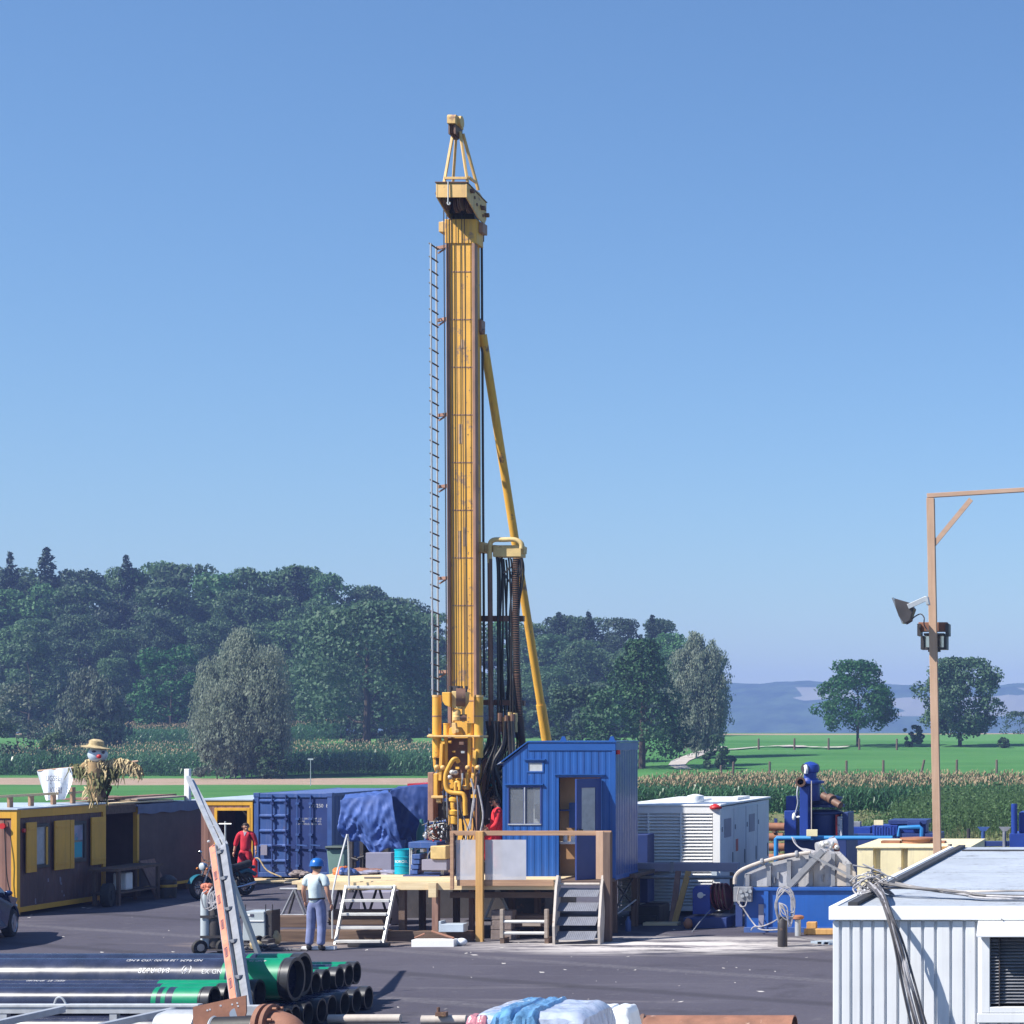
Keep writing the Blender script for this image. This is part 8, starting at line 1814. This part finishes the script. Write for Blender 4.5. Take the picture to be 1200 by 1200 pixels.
def top_chain(J, sleeve, extra=.022, tail=True):
    """upper garment: trunk plus sleeves reaching `sleeve` of the way down the arm (1 = elbow, 2 = wrist)"""
    pts_ = [((J['pelvis'][0],J['pelvis'][1],J['pelvis'][2]-.07), .16+extra*.3), ('waist', .135+extra*.5), ('chest', .155+extra*.5), ('neckb', .085+extra*.3), ('shL', .078+extra*.4), ('shR', .078+extra*.4)]; ed = [(0,1),(1,2),(2,3),(3,4),(3,5)]
    for S_, sidx in (('L',4),('R',5)):
        if sleeve <= 1: pts_.append((lerp(J['sh'+S_], J['el'+S_], sleeve), .06+extra*.5)); ed.append((sidx, len(pts_)-1))
        else:
            pts_.append(('el'+S_, .055+extra*.4)); ed.append((sidx, len(pts_)-1)); pts_.append((lerp(J['el'+S_], J['wr'+S_], sleeve-1), .042+extra*.4)); ed.append((len(pts_)-2, len(pts_)-1))
    return ((pts_, ed), 2)
def leg_chain(J, extra=.018, full=True):
    pts_ = [(lerp(J['pelvis'],J['waist'],.95), .14), ('pelvis', .15)]
    for S_ in 'LR': pts_ += [('hip'+S_, .105+extra), ('kn'+S_, .078+extra), (lerp(J['kn'+S_],J['an'+S_],.5), .072+extra), (lerp(J['kn'+S_],J['an'+S_],.97), .072+extra)]
    return ((pts_, [(0,1),(1,2),(2,3),(3,4),(4,5),(1,6),(6,7),(7,8),(8,9)]), 2)
def boots(T, J, mk='black'):
    for S_ in 'LR':
        m = MB(T); a, t_ = Vector(J['an'+S_]), Vector(J['to'+S_]); d = (t_-a); d.z = 0; d.normalize()
        v, f = skin([a+Vector((0,0,.06)), a+Vector((0,0,-.03))-d*.02, a+d*.07+Vector((0,0,-.04)), a+d*.15+Vector((0,0,-.045))], [(0,1),(1,2),(2,3)], [.055,.058,.052,.042], 1); m.add(v, f); m.build('boot', M[mk], T, smooth=True)
def hair(T, hd, up, fw, sd, back=.03, vol=.112, crown=None, mk='hair'):
    m = MB(T); v = []; f = []; n, q_ = 18, 10
    for j in range(q_+1):
        ph = (math.pi*.62)*j/q_
        for i in range(n):
            t = 2*math.pi*i/n; dr = up*math.cos(ph) + (sd*math.cos(t)+fw*math.sin(t))*math.sin(ph)
            k = vol*(1+.05*mno.noise((i*.9,j*.8,3)))
            if dr.dot(fw) > .12 and dr.dot(up) < .5: k = .05
            v.append(hd+up*.012-fw*.006+dr*k)
    f = [(j*n+i, (j+1)*n+i, (j+1)*n+(i+1)%n, j*n+(i+1)%n) for j in range(q_) for i in range(n)]; m.add(v, f); m.build('hair', M[mk], T, smooth=True)

# man in blue helmet, seen from behind, looking at the rig
J = dict(BASE); J.update(elL=(.27,.02,1.18), wrL=(.30,-.10,.95), elR=(-.26,.04,1.16), wrR=(-.27,-.06,.92), anL=(.15,.02,.09), toL=(.19,-.13,.035), knL=(.13,-.02,.5))
T = thing('person', 'person in blue helmet, pale T-shirt and jeans seen from behind', 'person', (XX(371,41.2), 41.2, 0), R(172)); T.scale = (1.02,)*3; W[T.name] = W[T.name] @ Matrix.Scale(1.02,4)
hd, up, fw, sd = figure(T, J, [('t_shirt','shirt',[top_chain(J,.62,.026)]), ('jeans','denim',[leg_chain(J,.012)])], 'skin', None)
hair(T, hd, up, fw, sd, vol=.106); boots(T, J)
m = MB(T); m.lathe(hd+up*.035, [(.138,-.01),(.136,.0),(.132,.05),(.115,.10),(.075,.14),(.02,.155)], 22, up); m.add([hd+up*.03+fw*.12+sd*.09, hd+up*.03+fw*.12-sd*.09, hd+up*.018+fw*.19-sd*.05, hd+up*.018+fw*.19+sd*.05],[(0,1,2,3)]); hm_ = m.build('helmet', M['helmet'], T, smooth=True)
m = MB(T); m.lathe(Vector(J['pelvis'])+Vector((0,0,.075)), [(.158,-.018),(.162,0),(.158,.018)], 22); m.build('belt', M['black'], T, smooth=True)
m = MB(T); w_ = Vector(J['wrL']); m.cyl(w_+Vector((.0,-.02,-.10)), w_+Vector((.02,-.14,-.12)), .03); m.build('glove', M['darksteel'], T)
# man in red coverall by the open doorway, facing the camera, head turned to his left
J = dict(BASE); J.update(elL=(.26,.03,1.17), wrL=(.30,-.08,.95), elR=(-.28,.03,1.18), wrR=(-.31,-.04,.93), knL=(.09,-.06,.50), anR=(-.11,-.10,.09), toR=(-.15,-.26,.035), knR=(-.11,-.10,.5))
T = thing('person', 'person in dark red coverall walking out by the open doorway', 'person', (XX(289,59.3), 59.25, 0), R(8)); W[T.name] = W[T.name] @ Matrix.Scale(1.01,4); T.scale = (1.01,)*3
FACE = Vector((.5,-.85,0)).normalized(); cv = top_chain(J,1.45,.03)
hd, up, fw, sd = figure(T, J, [('coverall','coverall',[cv, leg_chain(J,.026)])], 'skin', None); hair(T, hd, up, fw, sd, vol=.104); boots(T, J)
m = MB(T); m.add([Vector(J['neckb'])+Vector((-.045,-.10,.03)), Vector(J['neckb'])+Vector((.045,-.10,.03)), Vector(J['neckb'])+Vector((0,-.15,-.09))],[(0,1,2)]); m.build('vest_front', M['lavender'], T)
# man in bright red coverall on the platform, facing left, partly hidden by the cabin
J = dict(BASE); J.update(wrL=(.20,-.22,1.05), elL=(.24,-.02,1.15), wrR=(-.2,-.24,1.05), elR=(-.24,-.02,1.15), knR=(-.10,-.30,.70), anR=(-.10,-.20,.32), toR=(-.11,-.36,.28), head=(0,-.03,1.645), top=(0,-.015,1.70))
FACE = Vector((0,-1,0))
T = thing('person', 'person in bright red coverall standing behind the edge of the blue cabin', 'person', (XX(582,45.7), 45.7, 1.2), R(-68))
hd, up, fw, sd = figure(T, J, [('coverall','coverall_bright',[top_chain(J,1.9,.03), leg_chain(J,.026)])], 'skin', None); hair(T, hd, up, fw, sd, vol=.12); boots(T, J)
m = MB(T); m.box(.095, .15, -.175, -.165, 1.25, 1.29); m.build('name_patch', M['white'], T)
m = MB(); c = T.matrix_basis.translation if False else Vector(T.location); m.box(c.x-.55, c.x-.1, 45.65, 46.15, 1.19, 1.46); tag(m.build('step_box', M['darksteel'], bevel=.01), 'dark step box under the raised foot of the person in bright red', 'box')
# ------------------------------------------------------------------ aerial haze
hm = bpy.data.materials.new('haze'); hm.use_nodes = True; ht = hm.node_tree
ht.nodes.remove(ht.nodes['Principled BSDF'])
pv = ht.nodes.new('ShaderNodeVolumePrincipled'); pv.inputs['Density'].default_value = HAZE; pv.inputs['Color'].default_value = HAZE_C
pv.inputs['Anisotropy'].default_value = HAZE_A
ht.links.new(pv.outputs[0], ht.nodes['Material Output'].inputs['Volume'])
m = MB(); m.box(-2400, 800, -110, 2700, -26, 82)
tag(m.build('haze', hm), 'thin pale summer haze over the valley', 'haze', None, 'stuff')
